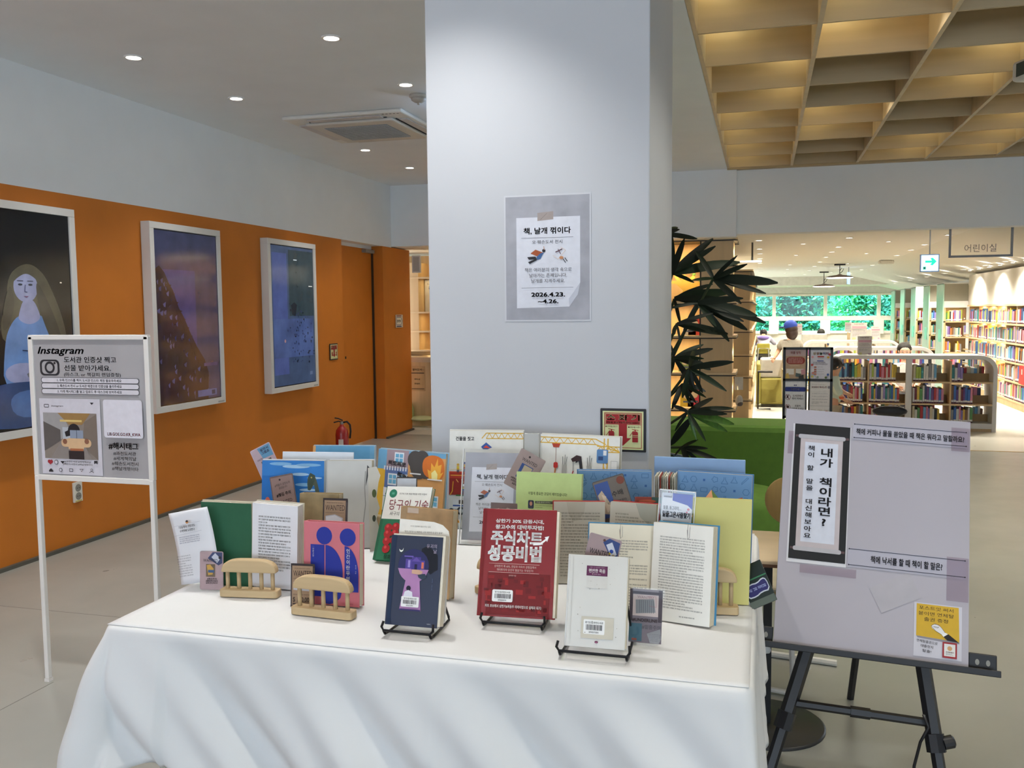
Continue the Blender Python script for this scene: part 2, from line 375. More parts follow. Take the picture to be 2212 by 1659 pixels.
# trees outside
LEAFM = [M('5FC9A0', .8, var=.3, scale=.8), M('86DB86', .8, var=.3, scale=.8), M('3E8F86', .8, var=.35, scale=.9), M('9BEAD0', .8, var=.2, scale=.9)]
def tree(x, y, rx, rz, zc, mi, label, n=5200, ls=.11, tr=.14):
    t = thing('tree', label, 'tree', Matrix.Translation((x, y, 0)), 'trees outside the library window')
    mb = MB(); r = random.Random(int(x*10+y))
    for _ in range(n):
        while True:
            p = Vector((r.uniform(-1, 1), r.uniform(-1, 1), r.uniform(-1, 1)))
            if p.length < 1: break
        k = 1+.25*math.sin(6*p.x+3*p.z)+.15*math.sin(9*p.z)
        c = Vector((p.x*rx*k, p.y*rx*.5*k, max(.12, zc+p.z*rz*k))); s = ls*r.uniform(.5, 1.2)
        a = Vector((r.uniform(-1, 1), r.uniform(-1, 1), r.uniform(-1, 1))).normalized(); b = a.orthogonal().normalized()
        mb.add([c-a*s, c-b*s*.5, c+a*s, c+b*s*.5], [(0, 1, 2, 3)], LEAFM[mi if r.random() < .75 else r.randint(0, 3)])
    part('foliage', mb, t, kind='stuff')
    part('trunk', MB().tube([(0, 0, 0), (.1, 0, zc*.6), (0, 0, zc+rz*.5)], [tr, tr*.8, tr*.4], M('2E4A4E', .9)), t)
tree(-1.6, 33, 1.6, 1.8, 1.6, 3, 'pale teal bushy tree behind the leftmost library window')
tree(.95, 30.6, 1.25, 1.5, 1.55, 2, 'dark tree with thick trunk seen through the second window', tr=.2)
tree(2.2, 38.5, 1.9, 2.0, 1.4, 1, 'bright green tree behind the middle window mullion', 6400)
tree(3.7, 35, 1.4, 1.9, 1.5, 0, 'green tree with fine leaves behind the third window', 6000)
tree(3.7, 31.4, .8, .8, .9, 2, 'dark low conifer in the lower right of third window', 3000, .09)
tree(5.6, 40.5, 2.2, 2.1, 1.5, 1, 'light green tree behind the rightmost library window', 6000)
solo('lawn', MB().box(-12, 28.3, -.3, 16, 60, -.05, M('86B85A', .9, var=.2, scale=1)), 'green lawn outside under the trees beyond the library window', 'grass')
solo('hedge', MB().box(-14, 48, -.05, 24, 49, 8, M('6CC9B0', .9, var=.35, scale=1.2, bump=.5)), 'tall blurry hedge closing the view outside the library window', 'hedge', bev=.2)
# ================================================================== DISPLAY TABLE
TX0, TX1, TY0, TY1, TZ = -1.355, -.005, 1.575, 2.72, .74
CLOTH = M('DEDFDF', .85, var=.01, scale=4, bump=.04)
def cloth():
    t = MB()
    nx, ny = 70, 60; r = .014; rt = .010
    def top(x, y):
        z = TZ
        def ridge(ax, ay, bx, by, wd, h):
            dx, dy = bx-ax, by-ay; L = math.hypot(dx, dy); u = ((x-ax)*dx+(y-ay)*dy)/L/L; d = ((x-ax)*dy-(y-ay)*dx)/L
            e = max(0, 1-abs(u-.5)*2)**.5 if 0 < u < 1 else 0
            return h*e*math.exp(-(d/wd)**2)
        z += ridge(-1.02, 1.83, -.99, 1.585, .012, .009)+ridge(-.75, 1.60, -.55, 1.66, .02, .002)+ridge(-1.05, 1.60, -1.2, 1.63, .006, .002)
        z += ridge(-.62, 1.60, -.70, 1.80, .03, .0025)+ridge(-.2, 1.6, -.1, 1.75, .03, .0025)
        return z
    vs = []; fs = []
    for j in range(ny+1):
        for i in range(nx+1):
            x = TX0+rt+(TX1-TX0-2*rt)*i/nx; y = TY0+rt+(TY1-TY0-2*rt)*j/ny; vs.append((x, y, top(x, y)))
    for j in range(ny):
        for i in range(nx): a = j*(nx+1)+i; fs.append((a, a+1, a+nx+2, a+nx+1))
    t.add(vs, fs, CLOTH)
    # skirt: perimeter counter-clockwise from the front left corner
    seg = []; rc = .03
    W, D = TX1-TX0, TY1-TY0
    def side(n, f):
        for k in range(n): seg.append(f(k/n))
    def arc(cx, cy, a0):
        for k in range(14): a = math.radians(a0+90*k/14); seg.append((cx+rc*math.cos(a), cy+rc*math.sin(a), math.cos(a), math.sin(a), 1-abs(k-7)/7))
    side(130, lambda s: (TX0+rc+(W-2*rc)*s, TY0, 0, -1, 0)); arc(TX1-rc, TY0+rc, -90)
    side(90, lambda s: (TX1, TY0+rc+(D-2*rc)*s, 1, 0, 0)); arc(TX1-rc, TY1-rc, 0)
    side(60, lambda s: (TX1-rc-(W-2*rc)*s, TY1, 0, 1, 0)); arc(TX0+rc, TY1-rc, 90)
    side(90, lambda s: (TX0, TY1-rc-(D-2*rc)*s, -1, 0, 0)); arc(TX0+rc, TY0+rc, 180)
    N = len(seg); rows = 26; vs = []; fs = []
    for j in range(rows+3):
        for i, (x, y, nx_, ny_, cn) in enumerate(seg):
            if j < 3:
                a = math.radians([90, 55, 18][j]); off = r*math.cos(a)-r; z = TZ-r+r*math.sin(a); ex, ey = x+nx_*off, y+ny_*off
                if j == 0: ex, ey = x-nx_*(r+.006), y-ny_*(r+.006); z = TZ-.0012
            else:
                v = (j-2)/rows; drop = .27+.02*math.sin(x*5.3+1)+(.05*math.sin(x*9+2)*max(0, -.8-x))
                if ny_ < -.5 and x > -.6: drop += .05
                if nx_ > .5: drop = .34
                if cn > 0 and x < -1: drop += .04*cn
                z = TZ-r-v*drop
                fl = .016*v
                if ny_ < -.5 or cn > 0:   # diagonal drapery running down to the right
                    ph = (x+1.4)*1.0+(.74-z)*-.9
                    fl += 1.5*v**.8*(.016*math.sin(ph*19+.6)+.010*math.sin(ph*37+x*3)+.012*math.sin(x*8.5+1))*(1 if cn == 0 else .3)
                else: fl += v*(.014*math.sin(y*21)+.008*math.sin(y*45+1))
                if x < -1.2: q = cn; fl += (.075*q+.012)*math.sin(min(1, v*1.25)*math.pi*.5)
                elif cn > 0: fl += .03*cn*v
                if nx_ < -.5 and cn == 0: fl += .05*math.exp(-(y-TY0)/.10)*math.sin(min(1, v*1.2)*math.pi/2)
                if ny_ < -.5 and cn == 0: fl += .018*math.exp(-(x-TX0)/.06)*v
                if v > .93: fl += .0015
                ex, ey = x+nx_*fl, y+ny_*fl
            vs.append((ex, ey, z))
    for j in range(rows+2):
        for i in range(N): k = (i+1) % N; fs.append((j*N+i, (j+1)*N+i, (j+1)*N+k, j*N+k))
    t.add(vs, fs, CLOTH)
    o = solo('tablecloth', t, 'white cloth draped over the display table full of books', 'tablecloth', smooth=True)
    s = o.modifiers.new('s', 'SOLIDIFY'); s.thickness = .0012; s.offset = -1
cloth()
tb = thing('folding_table', 'grey folding table hidden under the white cloth, a steel leg showing below', 'table', TR(-.68, 2.15, 0))
part('tabletop', MB().box(-.655, -.555, .70, .655, .55, .722, M('B9B4A8', .5)), tb)
for sx in (-1, 1):
    for sy in (-1, 1):
        part('leg', MB().tube([(sx*.58, sy*.50, 0), (sx*.56, sy*.46, .70)], .014, M('5E6064', .3, metal=.9)), tb)
    part('foot_bar', MB().tube([(sx*.58, -.52, .02), (sx*.58, .52, .02)], .012, M('5E6064', .3, metal=.9)), tb)
part('brace', MB().tube([(-.57, -.47, .40), (-.25, 0, .69)], .01, M('C8CACC', .3, metal=.7)), tb)
# ------------------------------------------------------------------ book builders
PAGE = M('EFE6D2', .8, var=.05, scale=60, st=(1, 30, 1)); PAGEW = M('EDEAE2', .8, var=.03, scale=60, st=(1, 30, 1))
def page_front(w, h, mat, curve=.0, side=1):
    return mat
def book(name, label, P, t, cover, zb=.742, page=None, pr=None, over=.003, topo=0, spine=None, group='closed books on the table', rough=.35, sheet=False):
    w, h = P[5], P[6]; page = page or PAGE
    T = thing(name, label, 'book', PM(P, zb), group)
    cm = cover if not isinstance(cover, str) else M(cover, rough, var=.03, scale=9)
    sm_ = (spine if not isinstance(spine, str) else M(spine, rough, var=.03)) if spine else cm
    fc = part('front_cover', MB().box(-w/2, 0, 0, w/2, .0022, h, cm), T, bev=.0008)
    part('back_cover', MB().box(-w/2, t-.0022, 0, w/2+.001, t, h, cm), T, bev=.0008)
    part('spine', MB().box(-w/2-.0035, .0008, 0, -w/2+.0003, t-.0008, h, sm_), T, bev=.001)
    pb = MB().box(-w/2+.0006, .0024, .003, w/2-.003+over, t-.0024, h-.003+topo, page)
    for k in range(1, 6):   # page bundles standing a little proud of each other
        y = .0024+(t-.0048)*k/6; pb.box(-w/2+.001, y, .0032, w/2-.0027+over, y+.0006, h-.0027+topo, M('C9BFA8', .9))
    part('page_block', pb, T)
    if pr:
        p = Print(w, h); pr(p); p.build(fc)
    return T
def open_book(name, label, L, Rr, tl, tr, board, prl=None, prr=None, zb=.742, pageL=None, pageR=None, bo=.004, group='open books on the table', spine_w=0, curl=.006):
    ML, MR = PM(L, zb), PM(Rr, zb)
    T = thing(name, label, 'book', Matrix.Translation((ML.translation+MR.translation)/2), group); inv = INV(T)
    bmx = board if not isinstance(board, str) else M(board, .4, var=.04)
    for (P, Mx, t, pr, pm, sd) in ((L, ML, tl, prl, pageL, -1), (Rr, MR, tr, prr, pageR, 1)):
        w, h = P[5], P[6]; pm = pm or PAGE
        # plan outline, curving back toward the gutter
        pts = []
        for k in range(9):
            s = k/8; x = (-w/2+w*s); g = (1-s) if sd > 0 else s
            pts.append((x, curl*max(0, g-.72)**2/.08 + .0))
        poly = pts+[(w/2, t), (-w/2, t)]
        mb = MB().prism(poly, .001, h, pm, ax='z')
        for k in range(1, 5): y = t*k/5; mb.box(-w/2-(.0006 if sd < 0 else 0), y, .001, w/2+(.0006 if sd > 0 else 0), y+.0005, h+.0006, M('C9BFA8', .9))
        pb = part('page_block', mb, T, inv @ Mx)
        part('cover_board', MB().box(-w/2-(bo if sd < 0 else 0), t, 0, w/2+(bo if sd > 0 else 0), t+.0026, h+.003, bmx), T, inv @ Mx, bev=.0008)
        if pr: p = Print(w, h, base=.0006); pr(p); p.build(pb)
    return T
WIRE = M('17171A', .35, metal=.6, var=0); CLEAR = glass('clear_acrylic', 'FFFFFF')
def wire_stand(label, x, y, yaw, w, d=.11, hh=.11, clear=True):
    T = thing('wire_book_stand', label, 'book stand', TR(x, y, .742, yaw), 'black wire book stands')
    r = .0027; a = w/2
    part('front_lip', MB().tube([(-a-.004, -.012, .030), (-a-.006, -.018, .020), (-a, -.022, .0145), (a, -.022, .0145), (a+.006, -.018, .020), (a+.004, -.012, .032)], r, WIRE), T, smooth=True)
    for s in (-1, 1):
        part('side_wire', MB().tube([(s*a, -.022, .0145), (s*a, -.015, .005), (s*a, .0, .0035), (s*(a-.004), d, .0035), (s*(a-.006), d+.004, .008), (s*(a-.010), d*.55, hh), (s*(a-.03), d*.5, hh+.02)], r, WIRE), T, smooth=True)
    part('back_wire', MB().tube([(-(a-.03), d*.5, hh+.02), (a-.03, d*.5, hh+.02)], r, WIRE), T)
    if clear: part('clear_foot', MB().box(-a, -.035, .0005, a, .01, .002, CLEAR), T)
def bookend(label, x, y, yaw, w=.142, h=.088):
    T = thing('wooden_bookend', label, 'bookend', TR(x, y, .742, yaw), 'slatted wooden bookends'); wd = wood('C6AC82', vert=False, s=30, rough=.55, var=.1)
    a = w/2
    def rrp(x0, x1, z0, z1, r): 
        o = []
        for cx, cz, a0 in ((x1-r, z1-r, 0), (x0+r, z1-r, 90), (x0+r, z0+r, 180), (x1-r, z0+r, 270)):
            for k in range(5): q = math.radians(a0+22.5*k); o.append((cx+r*math.cos(q), cz+r*math.sin(q)))
        return o
    part('base_bar', MB().prism(rrp(-a, a, -.016, .016, .008), 0, .017, wd, ax='z'), T, bev=.002)
    arch = []
    for k in range(21):
        q = math.pi*k/20; arch.append(((a-.004)*math.copysign(abs(math.cos(q))**.55, math.cos(q)), h-.031+.031*abs(math.sin(q))**.8))
    part('arched_rail', MB().prism(arch, -.010, .010, wd), T, bev=.003)
    for k in range(5):
        X = -a+.016+(w-.032)*k/4
        part('dowel', MB().lathe([(.0047, .014), (.0047, h-.028)], 12, wd, Matrix.Translation((X, 0, 0))), T, smooth=True)
def card(label, P, zb, pr, base='8A7670', t=.0012, name='bookmark_card', sleeve=False, group='printed cards on the book table'):
    T = thing(name, label, 'card', PM(P, zb), group); w, h = P[5], P[6]; r = .004
    pl = []
    for cx, cz, a0 in ((w/2-r, h-r, 0), (-w/2+r, h-r, 90), (-w/2+r, r, 180), (w/2-r, r, 270)):
        for k in range(4): q = math.radians(a0+30*k); pl.append((cx+r*math.cos(q), cz+r*math.sin(q)))
    part('card_sheet', MB().prism(pl, 0, t, M(base, .5, var=.12, scale=40)), T)
    p = Print(w, h, base=.0003, eps=.0001); pr(p); p.build(T)
    if sleeve: part('clear_sleeve', MB().box(-w/2-.004, -.0016, -.006, w/2+.004, t+.0006, h+.003, CLEAR), T)
    return T
LIB = '경기도립과천도서관'
def barcode(p, u0, t0, u1, t1, num='EM0000594', yellow=False, seed=1):
    p.rr(u0, t0, u1, t1, .02, 'F2F2F0'); um = (u0+u1)/2; H_ = t1-t0
    p.text(LIB, um, t0+H_*.2, H_*.14, K, .02, maxw=(u1-u0)*.85)
    r = random.Random(seed); u = u0+(u1-u0)*.12; p.n += 0; first = True
    while u < u1-(u1-u0)*.12:
        wd = r.choice((.006, .01, .014))*(u1-u0)/.35; p.rect(u, t0+H_*.34, u+wd, t0+H_*.72, K, same=not first); first = False; u += wd+r.choice((.006, .01))*(u1-u0)/.35
    p.text(num, um, t0+H_*.86, H_*.13, K, .01)
# ------------------------------------------------------------------ closed books
def pr_red(p):
    p.rect(0, 0, .035, 1, '7A1519')
    p.rect(.10, .60, .95, .985, '74161A'); r = random.Random(3)
    for _ in range(46):
        u = r.uniform(.05, .9); t = r.uniform(.62, .93); p.rect(u, t, min(.97, u+r.uniform(.02, .1)), min(.98, t+r.uniform(.02, .06)), r.choice(['681317', '8E1E20', '9C2424', '7E191C', '5E1014']), same=_ > 0)
    p.text('상한가 30% 급등시대,', .50, .115, .034, 'F4F2EE', .035, wid=.66)
    p.text('왕고수의 대박투자법!', .50, .172, .038, 'F4F2EE', .045, wid=.66)
    p.text('주식차트', .47, .275, .12, 'F8F8F6', .045, wid=.70)
    p.text('성공비법', .45, .42, .13, 'F8F8F6', .055, wid=.72)
    p.poly([(.70, .312), (.80, .305), (.865, .27), (.85, .255), (.91, .245), (.885, .30), (.875, .285), (.80, .33), (.70, .335)], 'F8F8F6')
    p.line([(.11, .515), (.80, .515)], .004, 'E8C8C0'); p.line([(.11, .596), (.80, .596)], .004, 'E8C8C0')
    p.text('상하한가 폭 60%, 천당과 지옥의 갈림길에서', .47, .54, .022, 'E0BCB4', 0, wid=.57)
    p.text('개미투자자 당신의 필살기는 무엇인가!', .47, .572, .022, 'E0BCB4', 0, wid=.50)
    p.text('성우화용 지음', .44, .622, .014, 'E0BCB4', 0, wid=.1)
    barcode(p, .18, .755, .46, .865, 'EM0000594', seed=2)
    p.text('차트 초보에서 상한가&폭등주 매매비법으로 실력자 되기!', .47, .905, .026, 'F4F2EE', .03, wid=.76)
book('closed_book', 'red stock chart paperback with big white Korean title on a wire stand', (-.492, 1.775, .9, 19.3, -1, .160, .226), .026, '8A181C', .76, pr=pr_red, over=.008, rough=.22)
wire_stand('black wire stand holding the red stock chart book', -.492, 1.772, 1, .125)
def pr_navy(p):
    N1 = '0C1C3C'
    p.rect(0, 0, .08, 1, '122848')
    p.poly([(.72, .1), (.92, .2), (.94, .36), (.8, .42), (.62, .3), (.6, .14)], '050B1C')
    p.disc(.46, .335, .305, '272A5C'); p.rect(.26, .40, .67, .45, '272A5C', same=True)
    def hole(t0, t1, c):
        P_ = []
        for j in range(25):
            a = math.pi*2*j/24; u = .46+.305*math.cos(a); t = .335+.187*math.sin(a)
            if t >= t0: P_.append((u, t))
        P_.sort(key=lambda q: math.atan2(q[1]-t0, q[0]-.46)); return p.poly([(.765, t0)]+P_+[(.155, t0)], c)
    hole(.37, .6, 'B483B4')
    p.poly([(.33, .48), (.60, .48), (.665, .83), (.24, .83)], 'B483B4')
    p.rect(.30, .26, .42, .37, '55449A'); p.rect(.42, .235, .60, .375, '4A3C8C'); p.poly([(.42, .285), (.51, .235), (.60, .285)], '6450A8'); p.rect(.60, .27, .68, .365, '55449A')
    p.rect(.27, .225, .45, .24, '6E5CB4'); p.rect(.35, .275, .395, .355, '9C8CD0'); p.rect(.62, .29, .665, .36, 'E0785C'); p.rect(.485, .315, .535, .375, '1E1A44')
    p.poly([(.44, .375), (.58, .375), (.66, .395), (.62, .43), (.44, .42)], 'D2A890')
    p.poly([(.56, .43), (.70, .415), (.74, .45), (.66, .485), (.58, .46)], '2E3E50')
    p.poly([(.155, .155), (.19, .17), (.225, .165), (.245, .14), (.235, .175), (.205, .19), (.175, .185)], 'F0F0E4')
    p.disc(.40, .585, .045, '1C1A30'); p.poly([(.30, .70), (.33, .625), (.40, .605), (.48, .625), (.50, .70)], 'E6E6F0'); p.disc(.575, .70, .035, '1C1A30')
    p.poly([(.24, .83), (.243, .815), (.662, .815), (.665, .83)], '342C66')
    p.text('유괴의', .80, .105, .042, 'B4A8BE', -.005, wid=.20); p.text('날', .875, .162, .042, 'B4A8BE', -.005)
    p.vtext('정해연 장편소설', .86, .47, .012, .016, '5C6C8C'); p.text('시공사', .85, .96, .014, 'C8C8D0')
    barcode(p, .28, .675, .63, .79, 'EM0325894', seed=5)
book('closed_book', 'navy novel with a purple keyhole cover on a wire stand', (-.684, 1.675, -1.4, 15.5, -.6, .112, .182), .026, '0A1B3C', .76, pr=pr_navy, over=.008, topo=.006, rough=.4)
wire_stand('black wire stand holding the navy keyhole book', -.684, 1.672, -1, .10, .10, .09)
# loose flyleaf and swollen pages rising behind the navy cover
t = MB(); P_ = []
for j in range(13):
    a = j/12; P_.append((-.045+.112*a, .0))
lf = [(-.058, 0), (.058, 0), (.0585, .168), (.054, .186), (.040, .198), (.02, .2035), (-.058, .207)]
T = thing('loose_page', 'white printed page sticking up behind the navy keyhole book', 'page', PM((-.681, 1.712, -1.4, 13.5, -.6, .11, .2), .76))
part('page_sheet', MB().prism(lf, 0, .001, PAGEW), T); p = Print(.116, .207, base=.0004)
p.text('아이의 첫번째이 범인이라는 걸로,', .42, .07, .016, '77736C', wid=.4); p.text('"망가, 망가!" 나 때문에, 나와 때문에 걸 같이 집에"', .48, .125, .018, '66625C', wid=.75); p.build(T)
def pr_white(p):
    p.rect(.30, .115, .66, .225, '5A2148'); p.rect(.315, .122, .645, .218, '642650')
    p.text('시몬느 드 보부아르 에세이', .48, .132, .011, 'C8B0BE', wid=.26); p.text('편안한 죽음', .48, .17, .040, 'F2ECEC', .03, wid=.28); p.text('성유보 옮김', .48, .207, .012, 'C8B0BE', wid=.12)
    p.rect(.31, .24, .66, .36, 'D6D3CC', rough=.5); p.rect(.06, .02, .07, .98, 'D2D0CA')
    p.rect(.25, .67, .80, .90, 'CFC9B8'); barcode(p, .29, .70, .65, .855, 'EM0575081', seed=8)
    p.disc(.52, .935, .03, '6A2A4A', rv=.013); p.disc(.52, .94, .02, '9A5A7A', rv=.006)
    r = random.Random(4)
    for _ in range(26): u, t = r.uniform(.15, .95), r.uniform(.08, .9); a = r.uniform(.002, .012); p.disc(u, t, a, r.choice(['B6B2A6', 'A8A49A', 'C4BEAE']), n=6, same=_ > 0)
book('closed_book', 'worn white paperback with a small purple title block on a wire stand', (-.301, 1.657, .6, 18, -.2, .114, .174), .020, 'D9D7D0', .757, pr=pr_white, spine='D5D5D2', over=.004, rough=.3)
wire_stand('black wire stand holding the worn white paperback', -.301, 1.652, 0, .128, .10, .09)
def pr_bill(p):
    p.rect(0, 0, 1, .45, 'E6E7E0'); p.rect(0, .45, 1, 1, '1B6B4A'); p.rect(0, .45, .045, 1, '165A3E')
    p.disc(.16, .10, .085, '15775A'); p.rect(.13, .085, .19, .115, '4AA082')
    p.text('당구의 기초 개념 확립을 위한 지침서', .60, .10, .024, '3A3A3A', 0, wid=.60)
    p.text('당구의 기술', .55, .255, .135, '7A1A2A', 0, wid=.86); p.text('사구의 정석', .36, .375, .05, '555555', 0, wid=.38)
    for u, t in ((.20, .57), (.36, .555), (.21, .65), (.37, .64), (.22, .745), (.38, .73), (.24, .85)): p.disc(u, t, .085, 'A2181E'); p.disc(u-.02, t-.02, .03, 'D24044')
    p.disc(.47, .70, .06, 'EDEDE8'); p.rect(.45, .86, .62, 1, 'E4E2DA'); p.text('삼호', .30, .955, .05, '10382A', .03)
book('closed_book', 'green and white billiards book with red balls leaning back', (-.914, 2.144, -8.6, 28, -2.8, .138, .202), .016, '1B6B4A', .75, pr=pr_bill, rough=.25)
def pr_tan(p):
    r = random.Random(9)
    for _ in range(22): u, t = r.uniform(.3, .6), r.uniform(.14, .3); p.poly([(u, t), (u+.05*r.random(), t+.012), (u+.02, t+.02*r.random()+.01)], 'D8BC94', same=_ > 0)
    p.rect(.0, .02, .10, .99, 'B0946E'); p.text('동의보감', .62, .36, .05, '5E4630', .02, wid=.35); p.rect(.12, .01, .34, .07, 'CBB9A6')
book('closed_book', 'battered tan book with torn brown cover behind the navy book', (-.751, 1.914, -12, 8.8, -1.1, .141, .203), .022, M('B5956C', .8, var=.14, scale=25), .742, pr=pr_tan, page=M('D9C8A4', .8, var=.1))
def pr_pink(p):
    B = '1B2E96'; PK = 'D2747E'
    p.disc(.36, .165, .145, B); p.disc(.79, .17, .145, B)
    def petal(u0, u1, t0, t1, flat='l'):
        P_ = [(u0, t1), (u0, t0)]
        for k in range(1, 11): a = math.pi/2*k/10; P_.append((u0+(u1-u0)*math.sin(a), t1-(t1-t0)*(math.cos(a) if True else 0) if False else t0+(t1-t0)*.62*(1-math.cos(a))))
        P_.append((u1, t1)); return p.poly(P_, B)
    p.rect(.11, .275, .365, .90, B); petal(.385, .70, .275, .80); p.poly([(.385, .78), (.70, .78), (.66, .90), (.56, .965), (.46, .985), (.385, .98)], B); petal(.735, .985, .275, .82)
    p.vtext('인간이란무엇인가', .80, .335, .050, .066, 'F2F0EE', .025); p.vtext('─인문고전', .165, .30, .022, .028, 'E0D8E0'); p.vtext('황현태 지음', .945, .50, .014, .018, 'E0D8E0')
    p.text('미래엔', .86, .965, .018, '8A2A44')
book('closed_book', 'pink paperback with dark blue circle figures behind a wooden bookend', (-.927, 1.804, -2.5, 4.8, -1, .138, .187), .022, 'D2747E', .742, pr=pr_pink, over=.002, rough=.5)
book('closed_book', 'old tan book with warped pages behind the pink paperback', (-1.062, 2.0, 6, 6, 0, .100, .208), .03, M('A9946E', .85, var=.2, scale=20), .742, page=M('CDBB96', .85, var=.2, scale=30, bump=.5), group='closed books on the table')
def pr_yel(p): p.rect(0, 0, .012, 1, 'AFAE5E')
book('closed_book', 'plain pale yellow board book at the right end of the table', (-.084, 2.024, 7.1, 2.1, 1.4, .125, .236), .012, M('D6D082', .6, var=.03, scale=5), .742, pr=pr_yel, over=.001)
# ------------------------------------------------------------------ bookends
bookend('wooden slatted bookend in front of the open green-endpaper book', -1.146, 1.825, 8)
bookend('wooden slatted bookend in front of the pink paperback', -.915, 1.742, -3, .15)
bookend('wooden slatted bookend behind the red stock chart book', -.600, 2.02, 60, .13)
bookend('wooden slatted bookend in front of the pale yellow book', -.105, 1.965, 6, .125, .10)
bookend('wooden slatted bookend half hidden before the fire engine picture book', -1.055, 2.32, -10, .12)
# ------------------------------------------------------------------ open books
TXT = '4A4844'
def pr_txt(seed, n=20, top=.16, c=TXT, slope=0, u0=.14, u1=.90, bot=.84):
    return lambda p: p.words(u0, top, u1, bot, n, c, seed=seed, slope=slope, fill=.5, dens=.85)
def pr_greenend(p): p.rect(0, 0, 1, 1, '1E5A3C')
paper_white = M('E9E9EC', .75, var=.02)
open_book('open_book', 'thick open book with dark green endpaper and a text page, far left', (-1.245, 1.885, 2, 1, 0, .135, .203), (-1.119, 1.880, 4.4, 1, 2.2, .119, .203), .012, .028, 'C9C2AA',
          pr_greenend, pr_txt(11, 19, .14, u0=.17, u1=.86, bot=.80), pageR=paper_white)
T = thing('loose_page', 'curling white title page folded forward over the green endpaper', 'page', PM((-1.300, 1.858, -2, 6, -12, .118, .176), .742))
mb = MB(); vs = []; fs = []; nx, nz = 10, 12
for j in range(nz+1):
    for i in range(nx+1):
        u, v = i/nx, j/nz; vs.append(((u-.5)*.118+.004*math.sin(v*3), -.012*math.sin(u*2.2)*(1-v*.3)-.010*v*v, v*.176))
for j in range(nz):
    for i in range(nx): a = j*(nx+1)+i; fs.append((a, a+1, a+nx+2, a+nx+1))
mb.add(vs, fs, paper_white); o = part('page_sheet', mb, T, smooth=True); s = o.modifiers.new('s', 'SOLIDIFY'); s.thickness = .0006
p = Print(.118, .176, base=.024); p.text('기운을 채우는 경영으로도', .50, .215, .036, '2E2E34', .02, wid=.40); p.text('수백억에 도전한다', .50, .268, .034, '2E2E34', .02, wid=.36)
p.disc(.52, .155, .035, 'C88A50'); p.disc(.52, .145, .03, '2A2A30', rv=.012); p.line([(.20, .19), (.84, .175)], .004, 'A8AAB4'); p.line([(.18, .32), (.84, .30)], .004, 'A8AAB4')
p.words(.28, .345, .78, .45, 4, '5A6080', seed=5, fill=.5); p.words(.16, .60, .50, .90, 9, '77777C', seed=7, fill=.42); p.build(T)
def pr_gray(sd): 
    def f(p):
        p.rect(0, 0, 1, 1, M('C7C1B2', .85, var=.05, scale=8)); 
        if sd == 1: p.poly([(.25, 0), (.62, 0), (.60, .12), (.50, .22), (.36, .24), (.28, .12)], M('B7B0A0', .85, var=.04))
        else: p.poly([(.55, 0), (1, 0), (1, .35), (.86, .25), (.66, .16)], M('A8A79A', .85, var=.04))
        p.words(.12, .13, .92, .93, 22, '5C5850', seed=sd+20, fill=.45, dens=.85)
    return f
open_book('open_book', 'open book with grey water-stained pages behind the blue-covered book', (-.418, 2.097, 9, 10, -.4, .124, .196), (-.297, 2.095, -6, 10, .2, .112, .200), .016, .022, 'B4262A', pr_gray(1), pr_gray(2), pageL=M('C9C2B0', .85, var=.06), pageR=M('BDB9A8', .85, var=.06))
LB = M('3E8AB8', .4, var=.03)
CLIP = M('C6C8CA', .25, metal=.9, var=0)
L_, R2 = (-.290, 1.896, 4, 11.8, .2, .140, .194), (-.162, 1.875, -15, 11.0, -1.5, .132, .205)
ob_ = open_book('open_book', 'open book with light blue cover and paper clips on its pages', L_, R2, .010, .030, LB,
          lambda p: (p.rect(0, 0, 1, 1, M('ECE6D2', .85, var=.03)), p.words(.26, .17, .92, .95, 26, TXT, seed=31, fill=.48, dens=.85)),
          lambda p: (p.rect(0, 0, 1, 1, M('ECEAE2', .85, var=.03)), p.words(.12, .135, .88, .88, 27, TXT, seed=32, fill=.48, dens=.85, slope=.01), p.words(.50, .93, .78, .95, 1, TXT, seed=4)))
for (P, u, lab) in ((L_, .50, 'left'), (R2, .60, 'right')):
    Mx = PM(P, .742); a, b, z = .0022, .0035, P[6]
    part('paper_clip', MB().tube([(-a, -.0016, z-.024), (-a, -.0016, z-.006), (-a, .0, z+.002), (a, .0, z+.002), (a, -.0022, z-.026), (-b+.002, -.0022, z-.030), (-b, -.0022, z-.010)], .0005, CLIP, n=5), ob_, INV(ob_) @ Mx @ Matrix.Translation(((u-.5)*P[5], 0, 0)))
